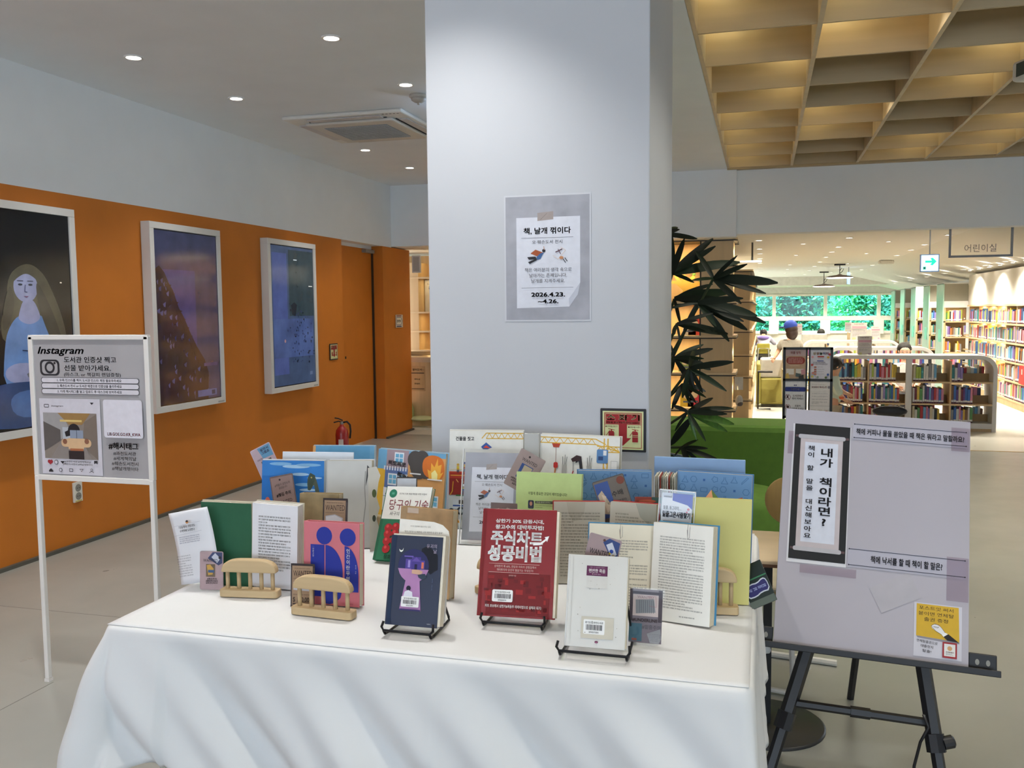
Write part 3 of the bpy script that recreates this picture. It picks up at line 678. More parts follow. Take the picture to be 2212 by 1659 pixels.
# ------------------------------------------------------------------ picture books
def pr_fireL(p):
    p.rect(0, 0, 1, 1, '5C9CC4'); p.rect(0, 0, .045, 1, 'D8A468')
    p.text('소방차', .20, .125, .075, K, .03, wid=.19); p.text('시뻘건 불길을 향해 재빨리 출동을 하고 사다리를 타고 내려요', .38, .225, .026, '2A3A48', 0, wid=.56)
    p.rect(.80, .17, .985, .3, 'C4D4E4'); p.rect(.78, .17, 1, .20, 'E8EEF4'); p.rect(.93, 0, 1, .16, '6AA4C8')
def pr_fireR(p):
    p.rect(0, 0, 1, 1, '6FA9CE'); p.poly([(0, .24), (.12, .24), (.12, 1), (0, 1)], 'E8B83C')
    p.rect(.13, .0, .46, .25, 'A49098'); p.rect(.12, .22, .47, .55, '5C74A8'); p.rect(.46, .06, 1, 1, 'D9A264')
    for k in range(9): p.rect(.10+.04*k, .20, .12+.04*k, .25, 'E4E8F0', same=k > 0)
    for u, t in ((.26, .04), (.18, .30), (.33, .30), (.80, .52)):
        p.rect(u-.01, t-.012, u+.13, t+.13, 'E8ECF2'); p.rect(u+.005, t+.005, u+.055, t+.05, '6FB4D8'); p.rect(u+.065, t+.005, u+.115, t+.05, '6FB4D8', same=True); p.rect(u+.005, t+.06, u+.055, t+.11, '6FB4D8', same=True); p.rect(u+.065, t+.06, u+.115, t+.11, '6FB4D8', same=True)
    for u, t, r in ((.56, .10, .11), (.66, .08, .10), (.63, .20, .13), (.72, .22, .10), (.58, .18, .09)): p.disc(u, t, r, '4A4644')
    p.blob([(.70, .30), (.66, .10), (.78, .02), (.96, .05), (1, .20), (.97, .32)], 'D4722A')
    p.poly([(.78, .31), (.75, .20), (.80, .22), (.80, .12), (.85, .17), (.89, .06), (.90, .15), (.95, .13), (.94, .24), (.98, .22), (.93, .31)], 'F2B040'); p.poly([(.82, .31), (.81, .24), (.86, .20), (.90, .25), (.90, .31)], 'FBEFA0')
    p.rect(.50, .26, .66, .275, 'ECECEC'); p.rect(.76, .31, .97, .325, 'ECECEC')
    p.text('삐뽀삐뽀', .30, .165, .055, K, .03, wid=.26, rot=-4); p.text('삐뽀삐뽀!', .46, .33, .06, K, .03, wid=.30, rot=-18)
    p.poly([(.12, .46), (.68, .50), (.68, .60), (.12, .56)], 'E6E8EA')
    for k in range(7): p.poly([(.15+.075*k, .545+.005*k), (.185+.075*k, .485+.005*k), (.22+.075*k, .55+.005*k)], '6A5C58', same=k > 0)
    p.rect(.12, .57, .62, .78, 'E4E4E0'); p.rect(.12, .74, .62, .92, 'B8282C'); p.rect(.15, .60, .32, .76, '2E4E64'); p.rr(.17, .62, .30, .72, .02, '7FB4CC'); p.disc(.24, .93, .07, '222222'); p.disc(.24, .93, .03, '999999')
    p.rect(.62, .48, .74, .66, 'D6D6D2'); p.rect(.45, .60, .64, .70, '5A5450')
open_book('open_book', 'fire engine picture book open to a burning building', (-1.245, 2.50, -3.5, 9.3, -2, .215, .245), (-1.012, 2.455, -13.2, 8.7, 0, .244, .247), .010, .008, '8DB6D2', pr_fireL, pr_fireR, pageL=M('C9DCE8', .5), pageR=M('C79860', .5), curl=.002)
def pr_dino(p):
    p.rect(0, 0, 1, 1, '1B6FBE'); p.rect(0, 0, 1, .18, '2C7CC8')
    for k, (u, t, a, b) in enumerate(((.55, .07, .22, .02), (.75, .05, .2, .018), (.62, .16, .14, .018), (.70, .28, .16, .02), (.75, .34, .14, .015), (.3, .04, .18, .02), (.85, .20, .12, .012))): p.disc(u, t, a, '7FB4DE' if k % 2 else 'A8CCE8', rv=b, same=k > 0)
    neck = [(.80, .97), (.92, .90), (.985, .75), (.975, .52), (.93, .35), (.86, .17), (.78, .14), (.74, .20), (.735, .27), (.745, .34), (.80, .33), (.84, .27), (.86, .33), (.88, .45), (.86, .60), (.80, .72), (.74, .82), (.72, .97)]
    p.blob(neck, '4C5648'); p.poly([(.86, .17), (.78, .14), (.74, .20), (.735, .27), (.745, .34), (.78, .345), (.80, .33), (.83, .26), (.85, .24)], '3C4A3C'); p.disc(.80, .195, .012, 'C8B060')
    p.line([(.93, .38), (.96, .55), (.95, .72), (.86, .88)], .025, '2E382C'); p.line([(.88, .45), (.89, .6), (.82, .74)], .015, '7A8268')
    p.disc(.10, .52, .05, 'D06A54', rv=.09); p.rect(.60, .64, .92, .86, 'A89890'); p.poly([(.62, .84), (.66, .72), (.72, .68), (.80, .74), (.86, .66), (.90, .84)], '7A3A30'); p.disc(.74, .78, .04, 'D8C8B8')
def pr_blank(p):
    p.rect(0, 0, 1, 1, M('CFD0CC', .8, var=.05, scale=10)); p.line([(.86, .12), (.84, .3), (.86, .5), (.80, .75)], .02, '9A9C98'); p.poly([(.90, .05), (.95, .08), (.90, .22), (.86, .3)], '3A3C40')
ob_ = open_book('open_book', 'dinosaur picture book open, blue sky page beside a blank page', (-1.276, 2.25, 6, 7, -.3, .186, .242), (-1.108, 2.272, 10, 6.4, -.5, .128, .244), .012, .024, 'D9DCE0', pr_dino, pr_blank, pageL=M('D6E2EC', .6), pageR=M('D6D5CC', .8), curl=.002)
# torn inner pages standing at the fore edge of the dinosaur book
T = thing('torn_page', 'torn strip of page hanging off the dinosaur picture book', 'page', PM((-1.025, 2.255, 30, 3, 0, .045, .22), .742))
tp = [(-.012, 0), (.018, .004), (.010, .04), (.016, .06), (.008, .09), (.018, .12), (.010, .15), (.016, .19), (.022, .21), (.012, .235), (-.012, .232)]
part('page_sheet', MB().prism(tp, 0, .001, M('DCD8CC', .8, var=.06)), T); p = Print(.03, .23); p.disc(.62, .30, .2, '5C6A40', rv=.05); p.disc(.55, .60, .16, '404A3C', rv=.04); p.build(T)
solo('board_panel', MB().box(-.108, 0, 0, .108, .004, .255, M('DDE4EA', .5)), 'pale board standing just behind the dinosaur picture book', 'board', Mx=PM((-1.245, 2.335, 8, 8, 0, .2, .25), .742), bev=.001)

def worker(p, u, t, s, c='3A5AA0', hat='D6342C'):
    p.disc(u, t, s*.35, 'E8B890'); p.disc(u, t-s*.12, s*.36, hat, rv=s*.2); p.rect(u-s*.35, t+s*.2, u+s*.35, t+s*.95, c); p.rect(u-s*.3, t+s*.3, u+s*.3, t+s*.55, 'E8D84C'); p.rect(u-s*.28, t+s*.95, u-s*.05, t+s*1.5, '2C3450'); p.rect(u+s*.05, t+s*.95, u+s*.28, t+s*1.5, '2C3450', same=True)
def truss(p, u0, t0, u1, t1, n, c='E0B23C', th=.012):
    p.line([(u0, t0), (u1, t0)], th, c); p.line([(u0, t1), (u1, t1)], th, c, same=True)
    pts = [(u0+(u1-u0)*k/n, t0 if k % 2 else t1) for k in range(n+1)]; p.line(pts, th*.7, c, same=True)
def pr_conL(p):
    p.rect(0, 0, 1, 1, 'E9E8E0'); p.text('건물을 짓고', .21, .085, .038, K, .035, wid=.25)
    truss(p, .50, .025, 1, .08, 12); p.line([(.44, .08), (.50, .025)], .012, 'E0B23C')
    p.poly([(.43, .165), (.50, .12), (.58, .17), (.52, .19), (.46, .19)], '3A5AA0'); p.poly([(.46, .175), (.50, .15), (.56, .18)], 'D6442C')
    p.rect(0, .42, .5, .62, 'B4301E'); p.rect(0, .42, .5, .43, 'D8502C'); p.rect(0, .49, .5, .66, '8E2016')
    p.line([(.02, .46), (.30, .46)], .012, 'E8A43C'); p.line([(.02, .40), (.30, .40)], .008, 'E8D0A0')
    worker(p, .12, .355, .05, 'E0B23C', 'E0B23C'); worker(p, .205, .34, .055, 'C4502C', '2C4A8C'); worker(p, .20, .565, .055, '2C4A8C', 'F0F0F0')
    p.line([(.06, .52), (.05, .62), (.02, .66)], .012, 'E0A030')
    for k in range(4): p.line([(.10+.07*k, .50), (.13+.07*k, .53)], .01, 'E8B060')
    p.rect(.10, .655, .30, .67, '3E6A34'); p.rect(.06, .70, .22, .80, 'ECECEA'); p.rect(.06, .76, .22, .775, '3A5A9C'); p.rect(.14, .71, .20, .75, '50443C'); p.disc(.17, .82, .055, '33373C'); p.disc(.17, .82, .03, 'B8BCC0'); p.disc(.04, .825, .04, '33373C')
    p.poly([(.03, .94), (.10, .87), (.16, .94)], 'E89A28'); p.poly([(.06, .93), (.10, .885), (.135, .93)], '5A3A10')
def pr_conR(p):
    p.rect(0, 0, 1, 1, 'ECEBE4'); truss(p, 0, .03, .70, .085, 14); p.line([(.70, .03), (1, .15)], .012, 'E0B23C'); p.line([(.70, .085), (1, .15)], .012, 'E0B23C', same=True)
    p.rect(.80, .02, .86, .98, 'E0B23C'); p.rect(.815, .02, .845, .98, 'ECEBE4')
    for k in range(14): p.line([(.80, .06+.06*k), (.86, .11+.06*k)], .008, 'E0B23C', same=k > 0)
    truss(p, .72, .10, 1, .155, 6); p.rr(.72, .13, .86, .27, .02, '5A86B8'); p.rect(.80, .14, .84, .19, 'ECECEC'); p.rect(.74, .20, .80, .24, '2C4A7C')
    p.poly([(.15, .09), (.26, .09), (.24, .13), (.17, .13)], 'B4402C'); p.line([(.205, .13), (.205, .29)], .006, 'B08A80'); p.rr(.18, .28, .235, .34, .02, 'C8302C'); p.line([(.205, .34), (.20, .40)], .015, 'C87A3C'); p.line([(.19, .40), (.185, .62)], .006, '555555')
    for u in (.29, .60): p.rect(u, .30, u+.055, .50, 'B4B2AC'); p.line([(u+.01, .30), (u+.005, .22)], .006, '6A6A6A'); p.line([(u+.03, .30), (u+.035, .20)], .006, '6A6A6A', same=True); p.line([(u+.045, .30), (u+.06, .22)], .006, '6A6A6A', same=True)
    p.rect(.24, .50, .96, .62, 'A8A49C'); p.rect(.24, .50, .96, .515, 'C8C4BC')
    p.poly([(.46, .24), (.53, .21), (.60, .62), (.57, .62), (.50, .26), (.46, .28)], '26262C'); p.poly([(.40, .24), (.47, .20), (.53, .21), (.52, .25), (.42, .27)], '3A2426'); p.line([(.43, .27), (.43, .42)], .006, '8A8A8A'); p.line([(.435, .36), (.42, .40), (.435, .43)], .014, 'A82A2C')
    worker(p, .37, .43, .045); worker(p, .72, .41, .045, '2C3A6C'); p.rect(.78, .36, .93, .39, '2C4A7C'); p.rect(.80, .42, .90, .44, 'E0B23C')
    p.line([(.93, .38), (.93, .56)], .012, 'C0402C'); p.line([(.93, .42), (1, .38)], .012, 'C0402C'); p.poly([(.62, .64), (.70, .64), (.70, 1), (.66, 1)], 'D8502C')
    p.rect(.90, .24, .98, .34, 'F2F2EE'); p.frame(.90, .24, .98, .34, .004, 'B8B8B4')
open_book('open_book', 'large construction site picture book with yellow crane standing by the pillar', (-.801, 2.566, 4, 8, -.5, .230, .298), (-.520, 2.560, -2.0, 8.4, .5, .240, .292), .012, .014, 'E4E2D8', pr_conL, pr_conR, pageL=M('DDDCD4', .6), pageR=M('D8D6CC', .6), curl=.002)
part('spine', MB().box(-.663-.02, 2.59, .742, -.663+.025, 2.60, 1.035, M('C9C9C4', .5)), None); _s = bpy.data.objects['spine.008'] if 'spine.008' in bpy.data.objects else None
for o in list(bpy.data.objects):   # hang the loose spine strip on its own book
    if o.parent is None and o.name.split('.')[0] == 'spine':
        bk = [b for b in bpy.data.objects if b.get('label', '').startswith('large construction')][0]; o.parent = bk; o.matrix_local = INV(bk)
def pr_green(p):
    p.rect(0, 0, 1, 1, 'BCD28A'); p.text('이렇게 중요한 코딩이 재미있습니다!', .48, .215, .030, '38442A', .015, wid=.60)
    for k, t in enumerate((.285, .41)):
        p.rr(.18, t, .27, t+.085, .02, '2A3048'); p.disc(.225, t+.035, .022, 'C09078', rv=.022); p.rect(.20, t+.06, .25, t+.083, '40444E')
        p.poly([(.29, t+.005), (.59, t+.0), (.56, t+.03), (.29, t+.03)], '4A5440'); p.text('코딩을 배우면 생각하는', .42, t+.017, .014, 'D8E4C0', 0, wid=.22); p.words(.29, t+.045, .62, t+.085, 2, '6A7A50', seed=k+3, fill=.4)
    p.rr(.18, .53, .27, .60, .02, '2A3048')
book('closed_book', 'pale green coding book page standing behind the red book', (-.518, 2.174, -.9, 8.6, 0, .168, .250), .014, 'BCD28A', .742, pr=pr_green, over=.002)
PB = '5F8FC2'
def pr_pat(seed):
    def f(p):
        p.rect(0, 0, 1, 1, M('6C98C6', .5, var=.04, scale=8)); r = random.Random(seed); L = '4A78A8'
        for i in range(7):
            for j in range(9):
                u, t = .08+.14*i+r.uniform(-.02, .02), .06+.11*j+r.uniform(-.02, .02); k = r.randint(0, 5); s = .045; st = s*p.w/p.h
                if k == 0: p.line([(u-.01, t-st), (u-.01, t-.01), (u-s, t+st), (u+s, t+st), (u+.01, t-.01), (u+.01, t-st)], .008, L, same=i+j > 0)
                elif k == 1: p.line([(u+s*math.cos(a*math.pi/3), t+st*math.sin(a*math.pi/3)) for a in range(7)], .008, L, same=i+j > 0)
                elif k == 2: p.line([(u+s*math.cos(a*math.pi/5)*(1 if a % 2 else .7), t+st*math.sin(a*math.pi/5)*(1 if a % 2 else .7)) for a in range(11)], .008, L, same=i+j > 0)
                elif k == 3: p.line([(u-s, t+st), (u+s, t-st), (u+s*.6, t-st*1.2), (u-s, t+st*.5), (u-s, t+st)], .008, L, same=i+j > 0)
                elif k == 4: p.rect(u-.015, t-.012, u+.015, t+.012, '3A68A8', same=i+j > 0)
                else: p.line([(u-s, t-st*.6), (u+s, t-st*.6), (u+s, t+st*.6), (u-s, t+st*.6), (u-s, t-st*.6)], .008, L, same=i+j > 0)
    return f
ob_ = open_book('open_book', 'large open book with blue science-icon covers standing at the back right', (-.365, 2.30, 10, 4, .2, .190, .240), (-.118, 2.315, -4.1, 3, 1.0, .185, .240), .008, .008, '4E80B4', pr_pat(1), pr_pat(2), pageL=M('7FA6CC', .5), pageR=M('7FA6CC', .5), curl=.001)
inv = INV(ob_)
for k in range(12):
    part('leaf_bundle', MB().box(-.262+.0045*k, 2.30, .742, -.260+.0045*k, 2.36+.004*(k % 3), .975+.002*(k % 2), M(['D9D5C4', 'C8C4B4', 'E4E2DA', 'B0564A', 'A8A696'][k % 5], .8)), ob_, inv)
solo('closed_board_book', MB().box(-.12, 0, 0, .12, .010, .262, M('86A6CC', .4)), 'blue board book edge peeping over the science-icon book', 'book', Mx=PM((-.16, 2.42, -3, 3, 0, .2, .25), .742), bev=.002)
def pr_land(p):
    p.rect(0, 0, 1, 1, '3A5A52'); p.rect(0, 0, .25, 1, '8E3A2C'); p.disc(.18, .05, .14, 'B8583C', rv=.02)
book('closed_book', 'picture book with red-brown landscape cover behind the card holder', (-.215, 2.163, 8, 8.9, 0, .150, .204), .008, '8A3E30', .742, pr=pr_land)
T = thing('paper_pyramid', 'small orange and green folded paper pyramid behind the yellow book', 'paper model', TR(-.112, 2.16, .742, 10))
mb = MB(); hh = .232; b0 = .05
mb.add([(-b0, -b0*.5, hh-.06), (b0*.1, -b0, hh-.06), (0, 0, hh)], [(0, 1, 2)], M('D99A6C', .6)).add([(b0*.1, -b0, hh-.06), (b0, -b0*.3, hh-.06), (0, 0, hh)], [(0, 1, 2)], M('6E8A4A', .6)).add([(b0, -b0*.3, hh-.06), (0, b0, hh-.06), (-b0, -b0*.5, hh-.06), (0, 0, hh)], [(0, 1, 3), (1, 2, 3)], M('2E5A44', .6))
part('roof_faces', mb, T); part('stem', MB().box(-.045, -.004, 0, .045, .004, hh-.06, M('2E5A44', .6)), T)
T = thing('character_card', 'small teal card with a rounded top at the right back of the table', 'card', PM((-.045, 2.30, -5, 6, 0, .05, .23), .742))
part('card_sheet', MB().box(-.022, 0, 0, .022, .003, .222, M('3E93A8', .5)), T, bev=.004); p = Print(.044, .222); p.disc(.5, .03, .35, '4A3A30', rv=.02); p.disc(.5, .045, .3, 'E4D4C0', rv=.02); p.rect(.2, .12, .5, .2, 'B85A3C'); p.build(T)
T = thing('dark_booklet', 'dark green booklet with purple letters leaning off the right table edge', 'booklet', PM((.012, 2.02, -20, 20, -32, .06, .09), .735))
part('booklet_cover', MB().box(-.03, 0, 0, .03, .004, .095, M('1E2A26', .4)), T, bev=.001); p = Print(.06, .095); p.rect(0, .34, 1, .37, '3C7A54'); p.blob([(.02, .50), (.30, .44), (.55, .47), (.80, .40), (.94, .46), (.94, .74), (.60, .72), (.35, .78), (.02, .76)], 'C4C8D4', n=1); p.blob([(.05, .53), (.30, .47), (.55, .50), (.80, .43), (.91, .48), (.91, .71), (.60, .69), (.35, .75), (.05, .73)], '2E2C66', n=1); p.words(.12, .56, .86, .66, 1, 'A8B0DC', seed=4); p.rect(0, .84, 1, 1, '5A645C'); p.build(T)
# ------------------------------------------------------------------ acrylic poster holders
def pr_event(p, frame=True):
    p.rect(0, 0, 1, 1, M('A9ABB4', .8, var=.10, scale=14))
    p.poly([(.13, .17), (.89, .17), (.89, .70), (.86, .80), (.76, .895), (.13, .905)], 'DDE0EA')
    p.poly([(.89, .70), (.86, .80), (.76, .895), (.755, .83), (.80, .79)], 'C4C8D4')
    p.poly([(.385, .135), (.575, .125), (.575, .19), (.385, .20)], 'A69C98'); p.line([(.42, .19), (.50, .14)], .006, '8C827E')
    p.text('책, 날개 꺾이다', .50, .28, .048, '14141C', .03, wid=.56); p.line([(.19, .335), (.81, .335)], .004, '6A6A72')
    p.text('오·훼손도서 전시', .50, .37, .028, '33333A', 0, wid=.36)
    p.poly([(.30, .46), (.36, .43), (.45, .455), (.38, .485)], 'A8542E'); p.poly([(.37, .49), (.42, .46), (.46, .455), (.42, .505), (.38, .515)], '3E6498'); p.disc(.46, .44, .02, '22222C'); p.line([(.465, .435), (.46, .405)], .008, 'C89A84')
    p.poly([(.26, .49), (.36, .485), (.38, .51), (.28, .51)], '22222A'); p.poly([(.27, .53), (.36, .505), (.38, .515), (.29, .545)], '22222A')
    p.line([(.66, .415), (.72, .44), (.63, .51), (.57, .48)], .004, 'D8B89C'); p.line([(.60, .455), (.68, .43)], .012, '5A3440'); p.line([(.63, .43), (.66, .47)], .008, '5A3440'); p.disc(.67, .50, .025, 'C08860', rv=.012); p.line([(.69, .51), (.72, .54)], .008, '22222A'); p.line([(.71, .50), (.74, .53)], .008, '22222A')
    p.text('책은 여러분의 생각 속으로', .51, .595, .030, '33333A', 0, wid=.56); p.text('날아가는 존재입니다.', .51, .64, .030, '33333A', 0, wid=.45); p.text('날개를 지켜주세요.', .51, .685, .030, '33333A', 0, wid=.40)
    p.line([(.19, .74), (.81, .74)], .004, '6A6A72'); p.text('2026.4.23.', .51, .795, .040, '14141C', .035, wid=.40); p.text('~4.26.', .51, .85, .038, '14141C', .035, wid=.24)
T = thing('acrylic_sign_holder', 'clear acrylic holder with grey exhibition notice standing behind the red book', 'sign holder', PM((-.736, 2.393, 3.6, 16, -.3, .175, .272), .742))
part('notice_sheet', MB().box(-.082, 0, .012, .082, .0006, .262, M('A9ABB4', .8)), T); p = Print(.164, .25, base=.0005); pr_event(p); p.build(T, Matrix.Translation((0, 0, .012)))
part('acrylic_panel', MB().box(-.0875, -.0045, 0, .0875, -.002, .272, CLEAR).box(-.0875, .002, 0, .0875, .0045, .272, CLEAR), T, bev=.0006); part('acrylic_foot', MB().box(-.07, -.004, 0, .07, .08, .003, CLEAR), T)
clear_rim = M('F4F6F8', .2, var=0)
part('clear_edge', MB().box(-.089, -.005, 0, -.0875, .005, .272, clear_rim).box(.0875, -.005, 0, .089, .005, .272, clear_rim).box(-.089, -.005, 0, .089, .005, .0015, clear_rim), T)
T = thing('acrylic_card_holder', 'clear acrylic holder with blue-topped notice in front of the yellow book', 'sign holder', PM((-.192, 2.0, 0, 6, 3, .078, .25), .742))
part('acrylic_panel', MB().box(-.039, -.004, 0, .039, -.002, .253, CLEAR).box(-.039, .003, 0, .039, .005, .253, CLEAR), T, bev=.0006)
part('notice_sheet', MB().box(-.034, 0, .135, .034, .0005, .246, M('E4E6EC', .7)), T)
p = Print(.068, .111, base=.0004); p.poly([(.35, 0), (1, 0), (1, .30), (.85, .22), (.35, .15)], '2A44B0'); p.rect(.02, .02, .34, .10, 'C8CCD8'); p.text('wanted', .19, .07, .05, '5A5A66', .02, wid=.26); p.text('밑줄, 동그라미, ..', .36, .30, .07, '4A4A54', .01, wid=.58); p.text('밑줄그은사람찾기', .50, .43, .11, '22222C', .04, wid=.9); p.disc(.88, .3, .04, 'D87A8A'); p.disc(.84, .36, .03, 'D87A8A')
p.rect(.08, .56, .92, 1, '8E8886'); p.line([(.44, .56), (.44, 1)], .01, '6E6866'); p.words(.10, .62, .38, .98, 7, '5A5654', seed=3, fill=.35); p.build(T, Matrix.Translation((0, 0, .135)))
part('clear_edge', MB().box(-.0405, -.005, 0, -.039, .006, .253, clear_rim).box(.039, -.005, 0, .0405, .006, .253, clear_rim).box(-.0405, -.005, .2515, .0405, .006, .253, clear_rim), T)
# ------------------------------------------------------------------ cards
def wanted(p, t, size=.13, c='2A2020', u=.5, wid=.75, rot=0, shear=0):
    p.text('WANTED', u, t, size, c, .0, wid=wid, rot=rot)
def pr_brown(p):
    p.rect(.0, 0, 1, .09, '2E2424'); p.rect(.06, .05, .92, .95, 'A08468'); p.rect(.0, .95, 1, 1, '3A2C28')
    p.words(.16, .10, .84, .13, 1, '4A3A30', seed=1, ragged=False); wanted(p, .22, .16, '3A2A24', .5, .78); p.words(.10, .335, .88, .36, 1, '4A3A30', seed=2, ragged=False)
    p.poly([(.12, .42), (.5, .38), (.82, .46), (.82, .62), (.12, .60)], 'B4B4BA'); p.poly([(.14, .44), (.5, .40), (.78, .48), (.76, .56), (.16, .56)], 'D2D2D4')
    p.words(.12, .69, .88, .73, 1, '4A3A30', seed=3, ragged=False); p.text('$ 100,000', .5, .81, .13, '3A2A24', .01, wid=.78); p.rect(.10, .90, .90, .93, '3A2A24')
def pr_c1(p):
    p.rect(.02, .02, .98, .98, 'B0989A'); p.poly([(.34, .18), (.55, .02), (.96, .02), (.96, .30), (.80, .36)], '3A4468'); p.poly([(.50, .15), (.66, .04), (.88, .18), (.74, .30)], 'C2C6D2'); p.disc(.86, .16, .06, '22202C')
    wanted(p, .235, .095, '1E1A20', .46, .62); p.rect(.27, .33, .66, .66, '6A5A48'); p.poly([(.30, .36), (.45, .34), (.60, .45), (.55, .6), (.36, .62)], 'C49A4A'); p.rect(.36, .48, .62, .55, '3E5A80')
    for k, s in enumerate(('#찢김주의', '#불법복사방지', '#조건난타구')): p.text(s, .52, .71+.055*k, .042, '1E1A20', .02, wid=.40 if k == 0 else .50)
def pr_c4(p):
    p.rect(.04, .04, .96, .98, '8E7670'); p.disc(.42, .12, .04, '2A2224'); p.text('#책들이 앉았는데', .5, .25, .065, '2A2224', .0, wid=.66, rot=6); p.text('없었습니다', .52, .34, .06, '2A2224', .0, wid=.36, rot=6); p.text('#찢김 주의', .5, .53, .09, '1E1818', .035, wid=.62, rot=6); wanted(p, .74, .11, '1E1818', .5, .66, 6); p.words(.3, .86, .8, .95, 2, '4A3C3A', seed=6)
def pr_c5(p):
    p.rect(.02, .02, .98, .98, 'B4A0A8'); p.poly([(.35, .03), (.96, .03), (.96, .36), (.45, .34)], '5E92B4'); p.text('알면서', .66, .11, .07, '3A3450', .03, wid=.4); p.text('그랬죠', .66, .2, .07, '3A3450', .03, wid=.4); wanted(p, .33, .06, '3A3440', .3, .3); p.rect(.30, .40, .80, .68, '4E4C3C'); p.line([(.36, .42), (.5, .66)], .03, 'A8A070'); p.line([(.5, .42), (.6, .66)], .03, '8A8A5C')
    for k, s in enumerate(('#물어뜯은 흔적', '#과잉훼손작품', '#도서관분노폭발!')): p.text(s, .55, .74+.06*k, .045, '1E1A20', .02, wid=.52)
def pr_c7(p):
    p.rect(.03, .03, .97, .97, '9C8A86'); p.disc(.42, .11, .04, '2A2224'); wanted(p, .22, .10, '221E22', .50, .60); p.rect(.27, .32, .73, .70, '2E4A84'); p.rect(.38, .34, .71, .68, 'B4A88C')
    for k, s in enumerate(('#쌍둥는데요 쓴쏠랩니다', '#과천안동오염방렬라', '#곰도 물샤배!')): p.text(s, .5, .76+.062*k, .045, '1E1A20', .02, wid=(.72, .62, .44)[k])
def pr_c8(p):
    p.rect(.02, .02, .98, .98, '6E665E'); p.rect(.04, .06, .48, .80, '3A5490'); p.poly([(.06, .30), (.22, .22), (.40, .60), (.30, .75), (.10, .7)], 'B8A890'); p.poly([(.18, .3), (.30, .36), (.24, .5), (.4, .5), (.4, .6), (.2, .7)], 'D4C4AC'); p.disc(.86, .12, .12, '7A4030')
    p.text('수배', .66, .36, .11, '22222A', .01, wid=.34); p.text('책은 온도를 즐기지 않아요', .58, .52, .045, '22222A', .01, wid=.6); p.poly([(.50, .60), (.95, .58), (.97, .95), (.40, .95)], '8C8E90'); p.line([(.55, .75), (.9, .9)], .01, '5C6066'); p.line([(.7, .6), (.6, .95)], .01, '5C6066')
def pr_c9(p):
    p.rect(.03, .03, .97, .97, 'A08C8E'); p.poly([(.45, .12), (.62, .02), (.96, .06), (.97, .34), (.80, .40)], '31467C'); p.poly([(.56, .16), (.72, .08), (.94, .30), (.80, .38)], 'C8CCD8'); p.disc(.76, .26, .06, '2A4AA0'); p.disc(.72, .31, .035, 'D8C43C'); p.disc(.84, .34, .05, 'B0A490'); wanted(p, .34, .13, '1E1A20', .42, .62); p.rect(.26, .50, .74, .90, '2E4A9C'); p.rect(.38, .54, .70, .88, 'D0C8B8'); p.disc(.48, .08, .04, '5A3C34')
def pr_c10(p):
    p.rect(0, 0, 1, 1, '7A7078'); p.rect(0, 0, .10, .6, '4A4048'); p.rect(.88, 0, 1, .6, '4A4048'); p.rect(.06, .04, .98, .09, '3A3038'); p.rect(.10, .10, .88, .50, 'C4B4B0')
    p.poly([(.18, .20), (.74, .17), (.80, .42), (.20, .46)], '84868A')
    for k in range(8): p.line([(.30+.06*k, .20), (.32+.06*k, .44)], .012, '55585E', same=k > 0)
    p.text('WANTED', .48, .145, .06, '8A6A70', -.005, wid=.5); p.line([(.55, .14), (.80, .12), (.82, .32), (.6, .30)], .008, '9A5A60'); p.text('#UNDERLINE', .48, .575, .07, '3A2428', .03, wid=.76); p.text('#밑줄주의', .68, .70, .075, '4A4A50', 0, wid=.56)
    p.rect(.0, .64, .40, .97, '3E6474'); p.poly([(.55, .82), (.96, .72), (1, .9), (.92, 1), (.66, .99)], 'A6A6AA'); p.words(.62, .82, .92, .97, 5, '76767C', seed=8, fill=.4); p.rect(.10, .92, .25, .96, '8A4A3C')
def pr_c6(p):
    p.rect(0, 0, 1, 1, '7A6A66'); p.poly([(.10, .18), (.3, .12), (.5, .18), (.62, .10), (.9, .16), (.94, .95), (.06, .95)], 'B4A094'); p.words(.4, .165, .62, .185, 1, '3A2C28', seed=1); p.text('WANTED', .5, .25, .12, '241C1C', .04, wid=.74); p.rect(.18, .40, .82, .85, '6E5E54')
card('wanted card with a library photo beside the left wooden bookend', (-1.262, 1.842, 6, 5, -.5, .060, .092), .742, pr_c1, 'B0989A')
card('brown WANTED card with torn edges standing before the pink paperback', (-.985, 1.775, 2, 7, -1, .058, .098), .742, pr_brown, '3A2C2A')
card('brown WANTED card rising behind the top of the pink paperback', (-1.002, 1.972, 5, 8, 0, .064, .103), .845, pr_brown, '3A2C2A')
card('tilted brown card leaning on the dinosaur page', (-1.272, 2.218, 4, 9, -11.7, .070, .100), .845, pr_c4, '6A5650')
card('tilted violet photo card sticking up at the upper left of the books', (-1.405, 2.385, 3, 6, -27, .070, .112), .885, pr_c5, 'C4B0BC')
card('torn brown WANTED card peeking over the red stock chart book', (-.567, 1.95, 0, 8, 0, .063, .10), .862, pr_c6, '6A5A56')
card('tilted WANTED card with a worn book picture before the construction book', (-.660, 2.40, 3, 8, 27, .078, .112), .885, pr_c7, '9C8A86')
card('tilted dark card with a blue building picture by the blue science book', (-.325, 2.16, -4, 8, -20, .082, .118), .865, pr_c8, '4A4440')
card('WANTED card with blue corner behind the worn white paperback', (-.318, 1.745, 3, 8, 13, .066, .10), .845, pr_c9, 'A08C8E')
card('UNDERLINE card in a clear sleeve beside the worn white paperback', (-.216, 1.735, 3, 9, 1.2, .064, .104), .746, pr_c10, '7A7078', sleeve=True)
